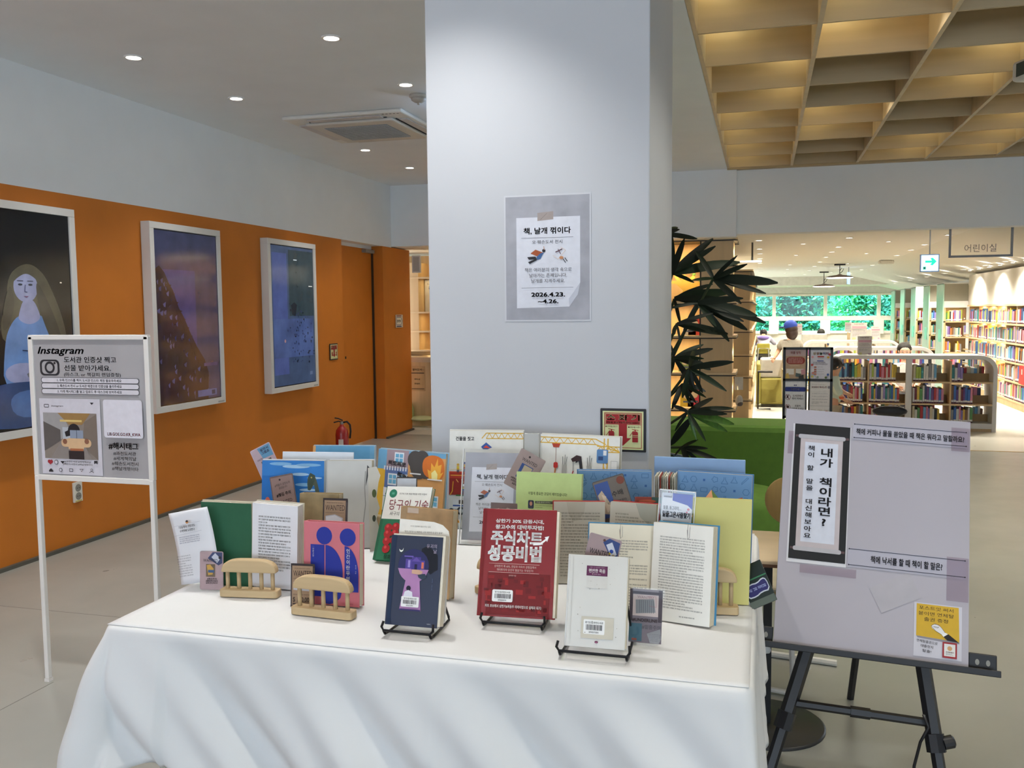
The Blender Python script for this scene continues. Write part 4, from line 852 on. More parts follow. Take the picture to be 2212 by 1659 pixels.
card('glossy dark card lying against the fire engine page', (-.948, 2.30, -8, 10, -3, .066, .10), .842, lambda p: (p.rect(.04, .04, .96, .3, 'C8CCD4'), p.rect(.04, .3, .96, .96, '3A3838'), p.text('사서들은', .5, .42, .1, 'A8A8AA', 0, wid=.7)), '3A3838')
# ================================================================== LEFT WALL
def WM(y, z, x=-4.0):   # frame on the left wall, facing +X
    return Matrix.Translation((x, y, z)) @ Matrix.Rotation(math.radians(90), 4, 'Z')
frame_white = M('DEDCD8', .5, var=.01)
def screen(label, y0, y1, pr):
    w_, z0, z1, d, b = y1-y0, .728, 2.022, .07, .044; h = z1-z0
    T = thing('wall_display', label, 'display', WM((y0+y1)/2, z0, -4.008+d), 'framed art displays on the orange wall'); a = w_/2
    part('frame', MB().box(-a, 0, 0, a, d, b, frame_white).box(-a, 0, h-b, a, d, h, frame_white).box(-a, 0, b, -a+b, d, h-b, frame_white).box(a-b, 0, b, a, d, h-b, frame_white).box(-a+b, .02, b, a-b, d, h-b, frame_white), T, bev=.002)
    sc = part('screen_panel', MB().box(-a+b, .010, b, a-b, .019, h-b, M('0A0B12', .08, var=0, spec=.6)), T)
    p = Print(w_-2*b-.016, h-2*b-.016, eps=.00025, base=.0005); pr(p); p.build(sc, Matrix.Translation((0, .010, b+.008)))
    part('logo_strip', MB().box(a-.10, -.0006, .008, a-.02, .001, .020, M('A8A8A8', .4)), T)
def SCR(h, r=.1, e=.0, v=.25, s=6): return M(h, r, var=v, scale=s, spec=.6, emit=e*.5, det=5)
def pr_lady(p):   # seated woman
    D = SCR('0B0E16'); p.rect(0, 0, 1, 1, D)
    hair = SCR('4E4B3E', e=.25); skin = SCR('8A8EB0', e=.35); drs = SCR('5F7FB2', e=.35); dd = SCR('2C4470', e=.3)
    p.blob([(.36, .30), (.48, .245), (.60, .235), (.72, .28), (.80, .36), (.88, .46), (.94, .58), (.90, .66), (.70, .60), (.30, .62), (.26, .52), (.34, .42)], hair)
    p.blob([(.30, .60), (.36, .52), (.46, .47), (.66, .47), (.76, .52), (.84, .62), (.86, .72), (.80, .84), (.26, .84)], drs)
    p.blob([(.50, .40), (.60, .40), (.66, .47), (.66, .50), (.55, .525), (.44, .50), (.45, .47)], skin)
    p.disc(.53, .345, .12, skin, rv=.072, n=28); p.blob([(.40, .33), (.44, .27), (.54, .25), (.64, .275), (.67, .33), (.62, .30), (.54, .28), (.46, .30)], hair)
    p.blob([(.63, .30), (.74, .40), (.84, .52), (.90, .64), (.78, .62), (.70, .52), (.64, .42)], SCR('3E3C34', e=.2)); p.blob([(.38, .32), (.42, .42), (.36, .52), (.28, .56), (.30, .44)], SCR('46443A', e=.2))
    for u in (.475, .575): p.disc(u, .335, .022, SCR('2C2C40'), rv=.005); p.line([(u-.03, .318), (u+.03, .318)], .006, '3A3A4A')
    p.line([(.525, .335), (.515, .368), (.54, .37)], .008, '62658A'); p.poly([(.50, .388), (.555, .388), (.53, .396)], SCR('7A5A78'))
    p.blob([(.28, .72), (.44, .69), (.78, .73), (.86, .76), (.80, .80), (.50, .80), (.30, .78)], skin); p.line([(.50, .76), (.72, .69)], .03, '6A6E7A')
    p.blob([(-.0, .82), (.30, .78), (.86, .80), (1, .86), (1, 1), (0, 1)], dd); p.blob([(.30, .84), (.60, .82), (.86, .86), (.80, .95), (.36, .96)], SCR('46669C', e=.3)); p.poly([(.66, .95), (.80, .90), (1, .90), (1, 1), (.62, 1)], SCR('1C1C30'))
    p.line([(.46, .64), (.60, .65), (.72, .63)], .01, '34446A'); p.disc(.89, .32, .012, SCR('C8C0B0', e=.8), rv=.003)
def pr_wall(p):
    p.rect(0, 0, 1, 1, SCR('2E3350', e=.5)); p.poly([(0, .22), (.62, .22), (.62, 1), (0, 1)], SCR('34386A', e=.45)); r = random.Random(5)
    p.poly([(0, .22), (.06, .20), (.14, .24), (.20, .30), (.26, .34), (.34, .44), (.42, .50), (.50, .58), (.62, .68), (.74, .76), (.80, .84), (.78, 1), (0, 1)], SCR('16162C', e=.4, v=.8, s=20))
    for k in range(90):
        t = r.uniform(.28, .98); u = r.uniform(.0, min(.78, .1+(t-.25)*1.0)); a = r.uniform(.01, .05); p.poly([(u, t), (u+a, t-.012), (u+a*.8, t+.02), (u+.01, t+.015)], SCR(r.choice(['3C3C62', '20203C', '4A4A72', '121226']), e=.35), same=k > 0)
    for k in range(12): t = .30+.05*k; u = .14+.052*k; p.poly([(u, t), (u+.10, t+.01), (u+.02, t+.03)], SCR('14142A', e=.3), same=k > 0)
    p.rect(.72, .78, .96, .80, SCR('3A3A66', e=.4)); p.rect(.60, .945, .93, .985, SCR('3A4A78', e=.6)); p.rect(.84, .952, .90, .978, SCR('1E2A48', e=.3))
def pr_mist(p):
    p.rect(0, 0, 1, 1, SCR('3C4E6E', e=.5)); p.rect(.03, .05, .36, .92, SCR('46568E', e=.5)); p.rect(.40, .02, 1, .5, SCR('30424C', e=.45)); r = random.Random(8)
    p.rect(.03, .52, .97, .80, SCR('4A5E92', e=.45, v=.5, s=3))
    for k in range(70): u = min(.97, max(.02, r.gauss(.66, .14))); t = r.uniform(.42, .84); a = r.uniform(.01, .035); p.poly([(u, t), (u+a, t+.004), (u+a*.6, t+.02*r.random()+.006), (u-.005, t+.01)], SCR(r.choice(['1E2840', '2A3450', '343E66']), e=.3), same=k > 0)
    p.poly([(.44, .42), (.52, .40), (.58, .42), (.54, .5), (.46, .49)], SCR('28303C', e=.3)); p.disc(.28, .68, .02, SCR('A0808A', e=.5)); p.rect(.86, .92, .93, .945, SCR('5A6A8A', e=.5)); p.rect(.52, .088, .60, .094, SCR('C8D0D8', e=1)); p.rect(.88, .275, .97, .281, SCR('D0D4D0', e=1))
screen('portrait wall display showing a long-haired woman in pale blue', 3.705, 4.525, pr_lady)
screen('portrait wall display with a dark rocky mountain on violet, middle of three', 5.204, 6.02, pr_wall)
screen('portrait wall display with misty blue picture nearest the orange door', 6.695, 7.526, pr_mist)
# signs, socket, extinguisher
T = thing('wall_socket', 'white double power socket low on the orange wall behind the notice stand', 'socket', WM(4.514, .268, -4.0)); part('cover_plate', MB().box(-.036, -.004, 0, .036, .009, .122, M('E4E0D6', .4)), T, bev=.003)
for z in (.036, .086):
    part('socket_well', MB().lathe([(.023, -.0048), (.023, -.006), (.018, -.0052), (.0, -.0052)], 20, M('8C8A84', .5), Matrix.Translation((0, 0, z)) @ Matrix.Rotation(math.radians(90), 4, 'X') @ Matrix.Translation((0, 0, .010)), caps=False), T)
    for s in (-1, 1): part('pin_hole', MB().box(s*.008-.002, -.0065, z-.002, s*.008+.002, -.004, z+.002, M('1A1A1A', .8)), T)
part('label_strip', MB().box(-.026, -.005, .004, .026, -.004, .010, M('C8B84A', .6)), T)
def sign(name, label, cat, Mx, w_, h, pr, fr=None, th=.006, fw=.006):
    T = thing(name, label, cat, Mx); part('sign_plate', MB().box(-w_/2, 0, 0, w_/2, th, h, M(fr or 'D8D4CC', .5, var=.01)), T, bev=.002)
    p = Print(w_-2*fw, h-2*fw, base=.0006); pr(p); p.build(T, Matrix.Translation((0, 0, fw))); return T
def pr_staff(p):
    p.rect(0, 0, 1, 1, 'B4ACA4')
    for k in range(9): p.rect(.06+.1*k, 0, .10+.1*k, .06, '7A3A30', same=k > 0); p.rect(.06+.1*k, .94, .10+.1*k, 1, '7A3A30', same=True)
    p.poly([(.06, .80), (.20, .22), (.34, .80)], 'B0483C'); p.poly([(.14, .70), (.20, .42), (.26, .70)], 'D8D0C8'); p.text('STAFF ONLY', .66, .40, .26, '4A4440', .03, wid=.52); p.text('관계자외출입금지', .66, .70, .14, '4A4440', .02, wid=.42)
sign('staff_sign', 'small metal warning plate reading staff only on the orange door', 'sign', WM(8.645, 1.478, -4.138-.004), .31, .092, pr_staff, fw=.002)
def pr_ext(p):
    Y = 'D9DCA4'; Rr = '9A1C22'
    p.rect(0, 0, 1, 1, Y); p.rect(.04, .04, .96, .96, Rr); p.rect(.055, .055, .945, .945, Y); p.rect(.06, .06, .94, .36, Rr); p.rect(.072, .07, .928, .35, Y); p.rect(.08, .078, .92, .342, Rr)
    p.text('소 화 기', .50, .17, .155, Y, .03, wid=.80); p.text('FIRE EXTINGUISHER', .50, .295, .055, Y, .012, wid=.80)
    p.poly([(.385, .36), (.615, .36), (.615, .68), (.735, .68), (.50, .92), (.27, .68), (.385, .68)], Y); p.poly([(.40, .34), (.60, .34), (.60, .695), (.705, .695), (.50, .90), (.295, .695), (.40, .695)], Rr)
    p.text('●안전핀을 뽑는다', .22, .40, .04, Rr, .01, wid=.30); p.text('●손잡이를 누른다', .78, .41, .04, Rr, .01, wid=.30)
    for u in (.22, .80):
        p.poly([(u-.07, .80), (u-.07, .56), (u-.05, .52), (u+.05, .52), (u+.07, .56), (u+.07, .80)], Rr); p.line([(u, .52), (u, .48)], .03, Rr); p.line([(u-.08, .46), (u+.08, .49)], .014, Rr); p.line([(u-.04, .50), (u-.09, .58), (u-.13, .64)], .014, Rr)
    p.rect(.73, .62, .87, .63, Y); p.rect(.73, .66, .87, .668, Y)
sign('extinguisher_sign', 'small black-framed red fire extinguisher sign on orange wall beside the door', 'sign', WM(7.966, .945, -4.0), .165, .158, pr_ext, '17171E', fw=.010)
sign('extinguisher_sign', 'black-framed red and cream fire extinguisher sign on the white pillar', 'sign', TR(-.417, 2.792, .957), .143, .136, pr_ext, '14141C', th=.008, fw=.0075)
def pr_dir(p): p.rect(0, 0, 1, 1, 'E2DED8'); p.rect(.05, .04, .8, .12, '8E3A3A'); p.poly([(.05, .18), (.72, .18), (.98, .5), (.72, .82), (.05, .82)], '2C3E70'); p.poly([(.09, .22), (.70, .22), (.92, .5), (.70, .78), (.09, .78)], 'EDEBE6'); p.text('문화행사', .44, .5, .2, '4A4040', .03, wid=.66); p.rect(.05, .88, .8, .96, '2C3E70')
sign('direction_sign', 'small white arrow sign on the orange wall end right of the door', 'sign', WM(9.62, 1.225, -4.0), .20, .146, pr_dir, fw=.002)
T = thing('fire_extinguisher', 'red fire extinguisher standing on the floor by the orange door', 'fire extinguisher', TR(-3.86, 7.81, 0, 30))
RED = M('9C1A1E', .25, var=.02, coat=.5)
part('cylinder', MB().lathe([(.055, 0), (.062, .01), (.062, .245), (.055, .285), (.035, .312), (.02, .322), (.018, .338)], 24, RED), T, smooth=True)
part('yellow_band', MB().lathe([(.0626, .098), (.0626, .108)], 24, M('D8B03C', .5), caps=False), T)
part('label_plate', MB().add([(.0632*math.cos(a), .0632*math.sin(a), z) for z in (.12, .20) for a in (-2.2, -1.95, -1.7, -1.45)], [(0, 1, 5, 4), (1, 2, 6, 5), (2, 3, 7, 6)], M('D8CFC6', .6)), T)
part('valve', MB().lathe([(.016, .33), (.018, .345), (.014, .365)], 14, M('A8A8A8', .3, metal=.8)), T)
part('handle', MB().tube([(.015, 0, .36), (-.03, 0, .368), (-.075, 0, .358)], .006, M('16161A', .5)).tube([(.01, 0, .375), (-.03, 0, .395), (-.065, 0, .402)], .006, M('16161A', .5)), T)
part('hose', MB().tube([(.012, 0, .355), (.05, 0, .362), (.078, .0, .33), (.083, 0, .27), (.074, 0, .20)], .009, M('141418', .6)), T, smooth=True)
sign('wall_speaker', 'slim white loudspeaker box fixed at the end of the orange wall', 'speaker', Matrix.Translation((-3.93, 9.99, 1.86)) @ Matrix.Rotation(math.radians(12), 4, 'Z'), .10, .20, lambda p: p.rect(.1, .05, .9, .95, 'B8B4AE'), 'DAD6D0', .07)
# ------------------------------------------------------------------ ceiling equipment
T = thing('ceiling_air_conditioner', 'white square cassette air conditioner in the ceiling beside the pillar', 'air conditioner', TR(-2.87, 6.375, ZC))
aircon_white = M('E2E0DA', .45, var=.01); aircon_grey = M('D4CFC6', .5, var=.01)
part('outer_panel', MB().box(-.46, -.475, -.028, .46, .475, 0, aircon_white), T, bev=.012)
part('inner_panel', MB().box(-.34, -.35, -.052, .34, .35, -.028, aircon_grey), T, bev=.02)
for s in (-1, 1):
    part('air_flap', MB().box(-.28, s*.40-.035, -.036, .28, s*.40+.035, -.030, M('C9C5C4', .5)), T); part('air_flap', MB().box(s*.395-.03, -.28, -.036, s*.395+.03, .28, -.030, M('C9C5C4', .5)), T)
    part('shadow_gap', MB().box(-.30, s*.358-.004, -.034, .30, s*.358+.004, -.0285, M('2A2A30', .8)), T); part('shadow_gap', MB().box(s*.348-.004, -.30, -.034, s*.348+.004, .30, -.0285, M('2A2A30', .8)), T)
part('grille_backing', MB().box(-.245, -.235, -.0535, .245, .235, -.052, M('62666A', .8)), T)
g = MB(); grille_metal = M('B9BBBC', .5)
for k in range(25): x = -.24+.02*k; g.box(x-.0015, -.235, -.057, x+.0015, .235, -.0535, grille_metal)
for k in range(24): y = -.23+.02*k; g.box(-.245, y-.0015, -.057, .245, y+.0015, -.0535, grille_metal)
part('grille', g, T, kind='stuff')
for k in range(5): part('indicator', MB().box(.30+.028*k, -.445, -.0295, .315+.028*k, -.437, -.028, M('4A4A50', .6)), T)
T = thing('smoke_detector', 'round smoke detector on the ceiling just left of the pillar', 'detector', TR(-2.165, 5.60, ZC))
part('base', MB().lathe([(.06, 0), (.062, -.014), (.05, -.022)], 24, M('BEBAB4', .5)), T, smooth=True); part('sensor_head', MB().lathe([(.05, -.02), (.048, -.034), (.03, -.046), (.012, -.05)], 24, M('B2AEA8', .5)), T, smooth=True)
part('test_pin', MB().box(-.008, -.008, -.062, .008, .008, -.048, M('A8A49E', .5)), T)
T = thing('hidden_glow_lamp', 'small bluish stand-in lamp on the ceiling hidden beside the pillar', 'light', TR(-1.96, 5.95, ZC)); part('lamp_box', MB().box(-.03, -.05, -.06, .12, .05, 0, M('A8AAB4', .5)), T, bev=.005); point(T, (.03, -.05, -.09), 2.2, .04, (.45, .68, 1.0))  # lamp of unknown kind, stands in for the hidden source of the bluish glow
# projector under the timber ceiling
T = thing('ceiling_projector', 'white projector hanging under the timber ceiling at the right edge', 'projector', TR(1.52, 5.55, 2.62, 20)); part('body', MB().box(-.19, -.14, 0, .19, .14, .11, M('CFCFCB', .4)), T, bev=.02)
part('ceiling_mount', MB().tube([(0, 0, .10), (0, 0, .5)], .02, M('9A9A98', .4)).box(-.08, -.08, .45, .08, .08, .47, M('9A9A98', .4)), T); part('vent_panel', MB().box(-.194, -.09, .02, -.188, .09, .09, M('3A4644', .6)), T); part('lens', MB().lathe([(.035, 0), (.035, .02)], 16, M('15151A', .1), Matrix.Translation((-.08, -.14, .055)) @ Matrix.Rotation(math.radians(90), 4, 'X')), T)
# ------------------------------------------------------------------ pillar notice
T = thing('exhibition_poster', 'grey exhibition poster with a taped white note on the white pillar', 'poster', TR(-.658, 2.7985, 1.367))
part('poster_sheet', MB().box(-.1405, 0, 0, .1405, .0008, .398, M('D0D2D8', .7, var=.01)), T); p = Print(.271, .388, base=.0003); pr_event(p); p.build(T, Matrix.Translation((0, 0, .005)))
# ------------------------------------------------------------------ photo-share notice stand
cs = [at_y(*q, 2.767) for q in ((66, 733), (318, 724), (328, 1022), (88, 1045))]
SX, SY = -2.376, 2.767
T = thing('notice_stand', 'white metal floor stand holding a grey notice with a photo frame print', 'sign stand', TR(SX, SY, 0, 0))
white_metal = M('E6E4E0', .35, var=.01); a, z0, z1 = .252, .800, 1.322
Tilt = Matrix.Rotation(math.radians(-1.0), 4, 'Y')
part('frame', MB().box(-a-.008, -.008, z1-.012, a+.008, .010, z1+.006, white_metal).box(-a-.008, -.008, z0-.016, a+.008, .010, z0+.004, white_metal).box(-a-.010, -.008, z0, -a+.010, .010, z1, white_metal).box(a-.010, -.008, z0, a+.010, .010, z1, white_metal), T, bev=.002)
for s in (-1, 1): part('leg', MB().box(s*a-.009, -.009, .012, s*a+.009, .009, z0, white_metal), T, bev=.002)
for s in (-1, 1): part('foot', MB().box(s*a-.011, -.011, 0, s*a+.011, .011, .012, white_metal), T)
part('notice_panel', MB().box(-a+.010, -.002, z0+.004, a-.010, .004, z1-.012, M('A9A7AA', .7, var=.04, scale=5)), T)
W_, H_ = 2*(a-.010), (z1-.012)-(z0+.004); p = Print(W_, H_, base=.0024)
def pr_insta(p):
    C_ = '26262C'; GB = 'A9A7AA'
    p.text('Instagram', .25, .075, .062, C_, .022, wid=.42, shear=.28)
    p.rr(.055, .145, .235, .262, .035, C_); p.rr(.073, .157, .217, .250, .028, GB); p.disc(.145, .203, .047, C_); p.disc(.145, .203, .029, GB); p.disc(.192, .170, .010, C_)
    p.text('도서관 인증샷 찍고', .515, .145, .040, C_, .012, wid=.47); p.text('선물 받아가세요.', .49, .205, .040, C_, .012, wid=.42); p.text('(마스크, or 책갈피 랜덤증정)', .53, .252, .026, C_, .005, wid=.51)
    for k, s in enumerate(('1. 우측 인스타를 찍어 도서관 인스타 계정 팔로우하세요', '2. 훼손도서 전시 or 도서관 배경으로 인증샷을 올려주세요', '3. 아래 해시태그를 달고 업로드 후 데스크에 보여주세요')):
        t = .275+.041*k; p.rr(.06, t, .945, t+.040, .019, C_); p.rr(.065, t+.003, .94, t+.037, .0165, 'D6D4DC'); p.text(s, .50, t+.020, .020, C_, .02, wid=.58)
    p.rect(.035, .43, .59, .99, 'D2D0DA'); p.line([(.08, .475), (.12, .475), (.12, .495), (.08, .495), (.08, .475)], .005, C_); p.text('Instagram', .20, .484, .014, C_, .01, wid=.11, shear=.3); p.poly([(.50, .455), (.535, .455), (.517, .472)], C_)
    p.rect(.065, .535, .555, .875, '8A8078'); p.poly([(.065, .535), (.24, .535), (.30, .65), (.24, .72), (.065, .82)], '9E9C9C'); p.poly([(.20, .535), (.50, .535), (.42, .62), (.30, .62)], '9C7A48'); p.rect(.22, .585, .42, .60, 'D8BC74'); p.poly([(.44, .60), (.555, .54), (.555, .875), (.42, .78)], '7A6E64'); p.poly([(.065, .60), (.22, .66), (.22, .74), (.065, .82)], '5E5856'); p.poly([(.24, .72), (.42, .74), (.50, .875), (.12, .875)], '8C8480'); p.rect(.24, .64, .34, .76, 'B6BCC4')
    p.disc(.345, .665, .055, '1C1A1E'); p.poly([(.26, .675), (.32, .65), (.32, .70), (.27, .71)], '1C1A1E'); p.rr(.225, .725, .50, .785, .03, 'D8B48C'); p.poly([(.29, .72), (.44, .72), (.43, .80), (.29, .80)], 'D8B48C'); p.rect(.305, .795, .425, .812, 'B06A44'); p.rect(.29, .812, .43, .875, '2A2022'); p.poly([(.31, .66), (.43, .66), (.43, .72), (.31, .72)], '8C98AC'); p.line([(.37, .66), (.37, .72)], .004, '3A4050'); p.disc(.26, .745, .02, '8A5A44'); p.disc(.46, .74, .02, '8A5A44')
    p.disc(.105, .898, .014, 'A02430'); p.disc(.125, .898, .014, 'A02430'); p.poly([(.092, .902), (.138, .902), (.115, .922)], 'A02430'); p.ring(.17, .902, .018, .004, C_, 'D2D0DA'); p.poly([(.21, .892), (.25, .892), (.23, .912)], C_)
    p.text('#과천도서관 #세계책의날', .37, .893, .013, C_, .005, wid=.24); p.text('#훼손도서전시 #책날개꺾이다', .37, .912, .013, C_, .005, wid=.27); p.poly([(.52, .88), (.55, .88), (.55, .905), (.535, .897), (.52, .905)], C_)
    p.poly([(.10, .965), (.12, .948), (.14, .965), (.14, .975), (.10, .975)], C_); p.ring(.21, .958, .015, .004, C_, 'D2D0DA'); p.frame(.29, .945, .325, .968, .004, C_); p.poly([(.385, .945), (.42, .945), (.402, .965)], C_); p.poly([(.389, .948), (.416, .948), (.402, .96)], 'D2D0DA'); p.ring(.495, .948, .010, .003, C_, 'D2D0DA'); p.line([(.475, .968), (.495, .957), (.515, .968)], .004, C_)
    p.rr(.625, .43, .97, .705, .02, 'DEDCE6')      # the code itself is left out
    p.text('LIB.GOE.GO.KR_KWA', .80, .678, .026, 'B4485A', .03, wid=.29)
    p.text('#해시태그', .79, .765, .046, C_, .03, wid=.26)
    for k, s in enumerate(('#과천도서관', '#세계책의날', '#훼손도서전시', '#책날개꺾이다')): p.text(s, .80, .818+.037*k, .026, C_, .005, wid=.20 if k < 2 else .235)
pr_insta(p); p.build(T, Matrix.Translation((0, 0, z0+.004)))
# ================================================================== EASEL
PB_ = (.301, 2.666, 3.3, 19.3, 3.8, .522, .702); MP = PM(PB_, .40); black_metal = M('14151A', .4, var=.02)
T = thing('presentation_board', 'large grey foam board with question posters standing on the black easel', 'board', MP)
part('foam_board', MB().box(-.261, 0, 0, .261, .006, .702, M('B2AEB8', .75, var=.015, scale=4)), T, bev=.001)
def PP(name, u0, t0, u1, t1, col, pr, lab=None, rot=0, lift=0):
    w_, h = (u1-u0)*.522, (t1-t0)*.702; X = ((u0+u1)/2-.5)*.522; Z = (1-t1)*.702
    Mx = Matrix.Translation((X, -.0012-lift, Z)) @ Matrix.Rotation(math.radians(rot), 4, 'Y')
    o = part(name, MB().box(-w_/2, 0, 0, w_/2, .0006, h, M(col, .7, var=.01)), T, Mx, label=lab); p = Print(w_, h, base=.0003); pr(p); p.build(o); return o
def pr_scroll(p):
    p.rect(.03, 0, .985, .975, '17181C'); p.rect(.14, .10, .87, .89, 'C2B8BC'); p.rect(.22, .13, .79, .85, 'D4D8E6')
    for t in (.075, .885):
        p.rect(.05, t+.006, .97, t+.022, '5A4448'); p.rr(.10, t, .91, t+.030, .03, 'B8B6BC')
    for k, ch in enumerate('내가 책이라면?'): 
        if ch != ' ': p.text(ch, .60, (.20, .275, .3, .415, .485, .555, .625, .70, .77)[k]+.0, .058, '1C1C24', .03, sx=1.5)
    for k, ch in enumerate('책이 할 말을 대신해보아요'):
        if ch != ' ': p.text(ch, .33, .175+.0485*k+.0, .034, '1C1C24', .02, sx=1.4)
PP('scroll_poster', .045, .065, .365, .66, 'D8D8DE', pr_scroll, 'poster with a black bordered hanging scroll')
def pr_q(txt, wd):
    def f(p):
        for t in (.06, .88): p.line([(.01, t), (.99, t)], .006, '3A3C4C'); p.disc(.012, t, .006, '22222C'); p.disc(.988, t, .006, '22222C')
        p.text(txt, .5, .50, .34, '22222A', .03, wid=wd)
    return f
PP('question_strip', .375, .043, .985, .115, 'B6B4C2', pr_q('책에 커피나 물을 쏟았을 때 책은 뭐라고 말할까요?', .94), 'upper paper strip asking about spilt coffee')
PP('question_strip', .372, .575, .985, .655, 'B2B0BE', pr_q('책에 낙서를 할 때 책이 할 말은?', .60), 'lower paper strip asking about doodling')
def pr_post(p):
    p.poly([(.05, .02), (.93, .02), (.95, .66), (.88, .655), (.05, .62)], 'D0A82E'); p.poly([(.05, .62), (.88, .655), (.95, .66), (.95, .69), (.6, .685), (.08, .655)], '8E8A92')
    for k, s in enumerate(('포스트잇 써서', '붙이면 연체탈', '출권 증정')): p.text(s, .46, .09+.105*k, .066, '3A3220', .0, wid=(.72, .74, .50)[k])
    p.poly([(.36, .41), (.42, .375), (.52, .38), (.58, .43), (.66, .52), (.60, .56), (.46, .50), (.38, .45)], 'E4E2E4'); p.line([(.40, .42), (.52, .42), (.50, .44), (.42, .43)], .006, '2A2A2A'); p.line([(.36, .41), (.42, .375), (.52, .38), (.58, .43), (.66, .52)], .006, '2A2A2A'); p.line([(.36, .41), (.46, .50), (.60, .56)], .006, '2A2A2A'); p.line([(.44, .36), (.54, .40)], .01, 'B08060')
    p.poly([(.58, .55), (.66, .51), (.71, .53), (.62, .59)], 'ECECEC'); p.poly([(.62, .59), (.72, .53), (.94, .665), (.70, .65)], '1A1618')
    for k, s in enumerate(('연체탈출권으로', '대출정지', '탈출!')): p.text(s, .28, .72+.085*k, .05, '2A2A30', .003, wid=(.44, .26, .18)[k], rot=-4)
    p.rect(.60, .68, .90, .97, '9C2A32'); p.rect(.635, .71, .865, .935, 'E2E0DE'); p.disc(.75, .79, .05, 'D0A070'); p.text('연체탈출권', .75, .86, .025, '7A2A3A', .01, wid=.16); p.words(.67, .885, .83, .92, 2, '77777C', seed=2)
PP('yellow_sign', .725, .765, .965, .975, 'CCCAD4', pr_post, 'sheet with a yellow note and a writing hand')
for (u, t, w_, h, rt) in ((.66, .70, .12, .075, 28), (.88, .60, .0, .0, 0), (.36, .0, .0, .0, 0)):
    if w_: part('tape_patch', MB().box(-w_/2, 0, 0, w_/2, .0005, h, M('B2AEB6', .5)), T, Matrix.Translation(((u-.5)*.522, -.001, (1-t)*.702-.06)) @ Matrix.Rotation(math.radians(-rt), 4, 'Y'))
for (u0, t0, u1, t1) in ((.885, .57, .995, .745), (.90, .03, .995, .13), (.12, .665, .42, .70), (.02, .10, .05, .20)):
    part('tape_patch', MB().box((u0-.5)*.522, -.0030, (1-t1)*.702, (u1-.5)*.522, -.0024, (1-t0)*.702, glass('tape_film', 'F6F2F4', rough=.3)), T)
E_ = thing('easel', 'black folding tripod easel carrying the large grey foam board', 'easel', MP)
def inW(x, y, z): return MP.inverted() @ Vector((x, y, z))
part('ledge', MB().box(-.325, -.030, -.012, .335, .020, -.001, black_metal).box(-.325, -.034, -.012, .335, -.030, .006, black_metal), E_, bev=.002)
for s in (-1, 1):
    x0, x1 = (-.325, -.262) if s < 0 else (.262, .335)
    part('ledge_bracket', MB().box(x0, .004, -.008, x1, .010, .046, black_metal), E_, bev=.010)
    for q in (.3, .68): part('bracket_hole', MB().lathe([(.0055, 0), (.0, 0)], 12, M('8C8C86', .6), Matrix.Translation((x0+(x1-x0)*q, .0036, .022)) @ Matrix.Rotation(math.radians(90), 4, 'X') @ Matrix.Diagonal((1, 1.5, 1, 1)), caps=False), E_)
def legpts(a_, b_): return [tuple(inW(*a_)), tuple(inW(*b_))]
feet = {}
for s, topx, lx in ((-1, .13, -.165), (1, .13, .150)):
    A = MP @ Vector((s*.015+.02, .035, .66)); B = MP @ Vector((lx, .025, -.01)); D = (B-A); Ft = A+D*(A.z/(A.z-B.z)); feet[s] = (A, B, Ft)
    part('front_leg', MB().tube([tuple(MP.inverted() @ A), tuple(MP.inverted() @ (B+D*.05)), tuple(MP.inverted() @ (A+D*1.32))], .021, black_metal, n=6), E_)
    part('lower_leg', MB().tube([tuple(MP.inverted() @ (A+D*1.28)), tuple(MP.inverted() @ Ft)], .017, black_metal, n=6), E_)
    part('leg_clamp', MB().tube([tuple(MP.inverted() @ (A+D*1.26)), tuple(MP.inverted() @ (A+D*1.33))], .026, black_metal, n=8), E_)
    part('rubber_foot', MB().tube([tuple(MP.inverted() @ (Ft+Vector((0, 0, .03)))), tuple(MP.inverted() @ Ft)], .016, M('1C1C20', .8), n=8), E_)
A = feet[1][0]; bf = Vector((.32, 3.35, 0)); part('rear_leg', MB().tube([tuple(MP.inverted() @ A), tuple(MP.inverted() @ bf)], .013, black_metal, n=6), E_)
a1 = feet[-1][0]+(feet[-1][1]-feet[-1][0])*1.22; a2 = feet[1][0]+(feet[1][1]-feet[1][0])*1.22
part('cross_bar', MB().tube([tuple(MP.inverted() @ a1), tuple(MP.inverted() @ a2)], .012, black_metal, n=6), E_); mid = (a1+a2)/2
part('cross_clip', MB().tube([tuple(MP.inverted() @ (mid-(a2-a1)*.07)), tuple(MP.inverted() @ (mid+(a2-a1)*.07))], .0155, black_metal, n=6), E_)
st = a1+(a2-a1)*.93; part('carry_strap', MB().tube([tuple(MP.inverted() @ (st+Vector(q))) for q in ((0, -.02, .03), (.012, -.03, .0), (-.006, -.02, -.05), (-.02, -.02, -.12), (-.025, -.02, -.2), (-.022, -.02, -.27))], .0045, black_metal, n=6), E_, smooth=True)
part('clamp_knob', MB().lathe([(.018, 0), (.018, .025), (.012, .03)], 12, black_metal, Matrix.Translation(MP.inverted() @ (feet[1][0]+(feet[1][1]-feet[1][0])*1.29+Vector((.02, -.005, 0)))) @ Matrix.Rotation(math.radians(70), 4, 'Y')), E_)
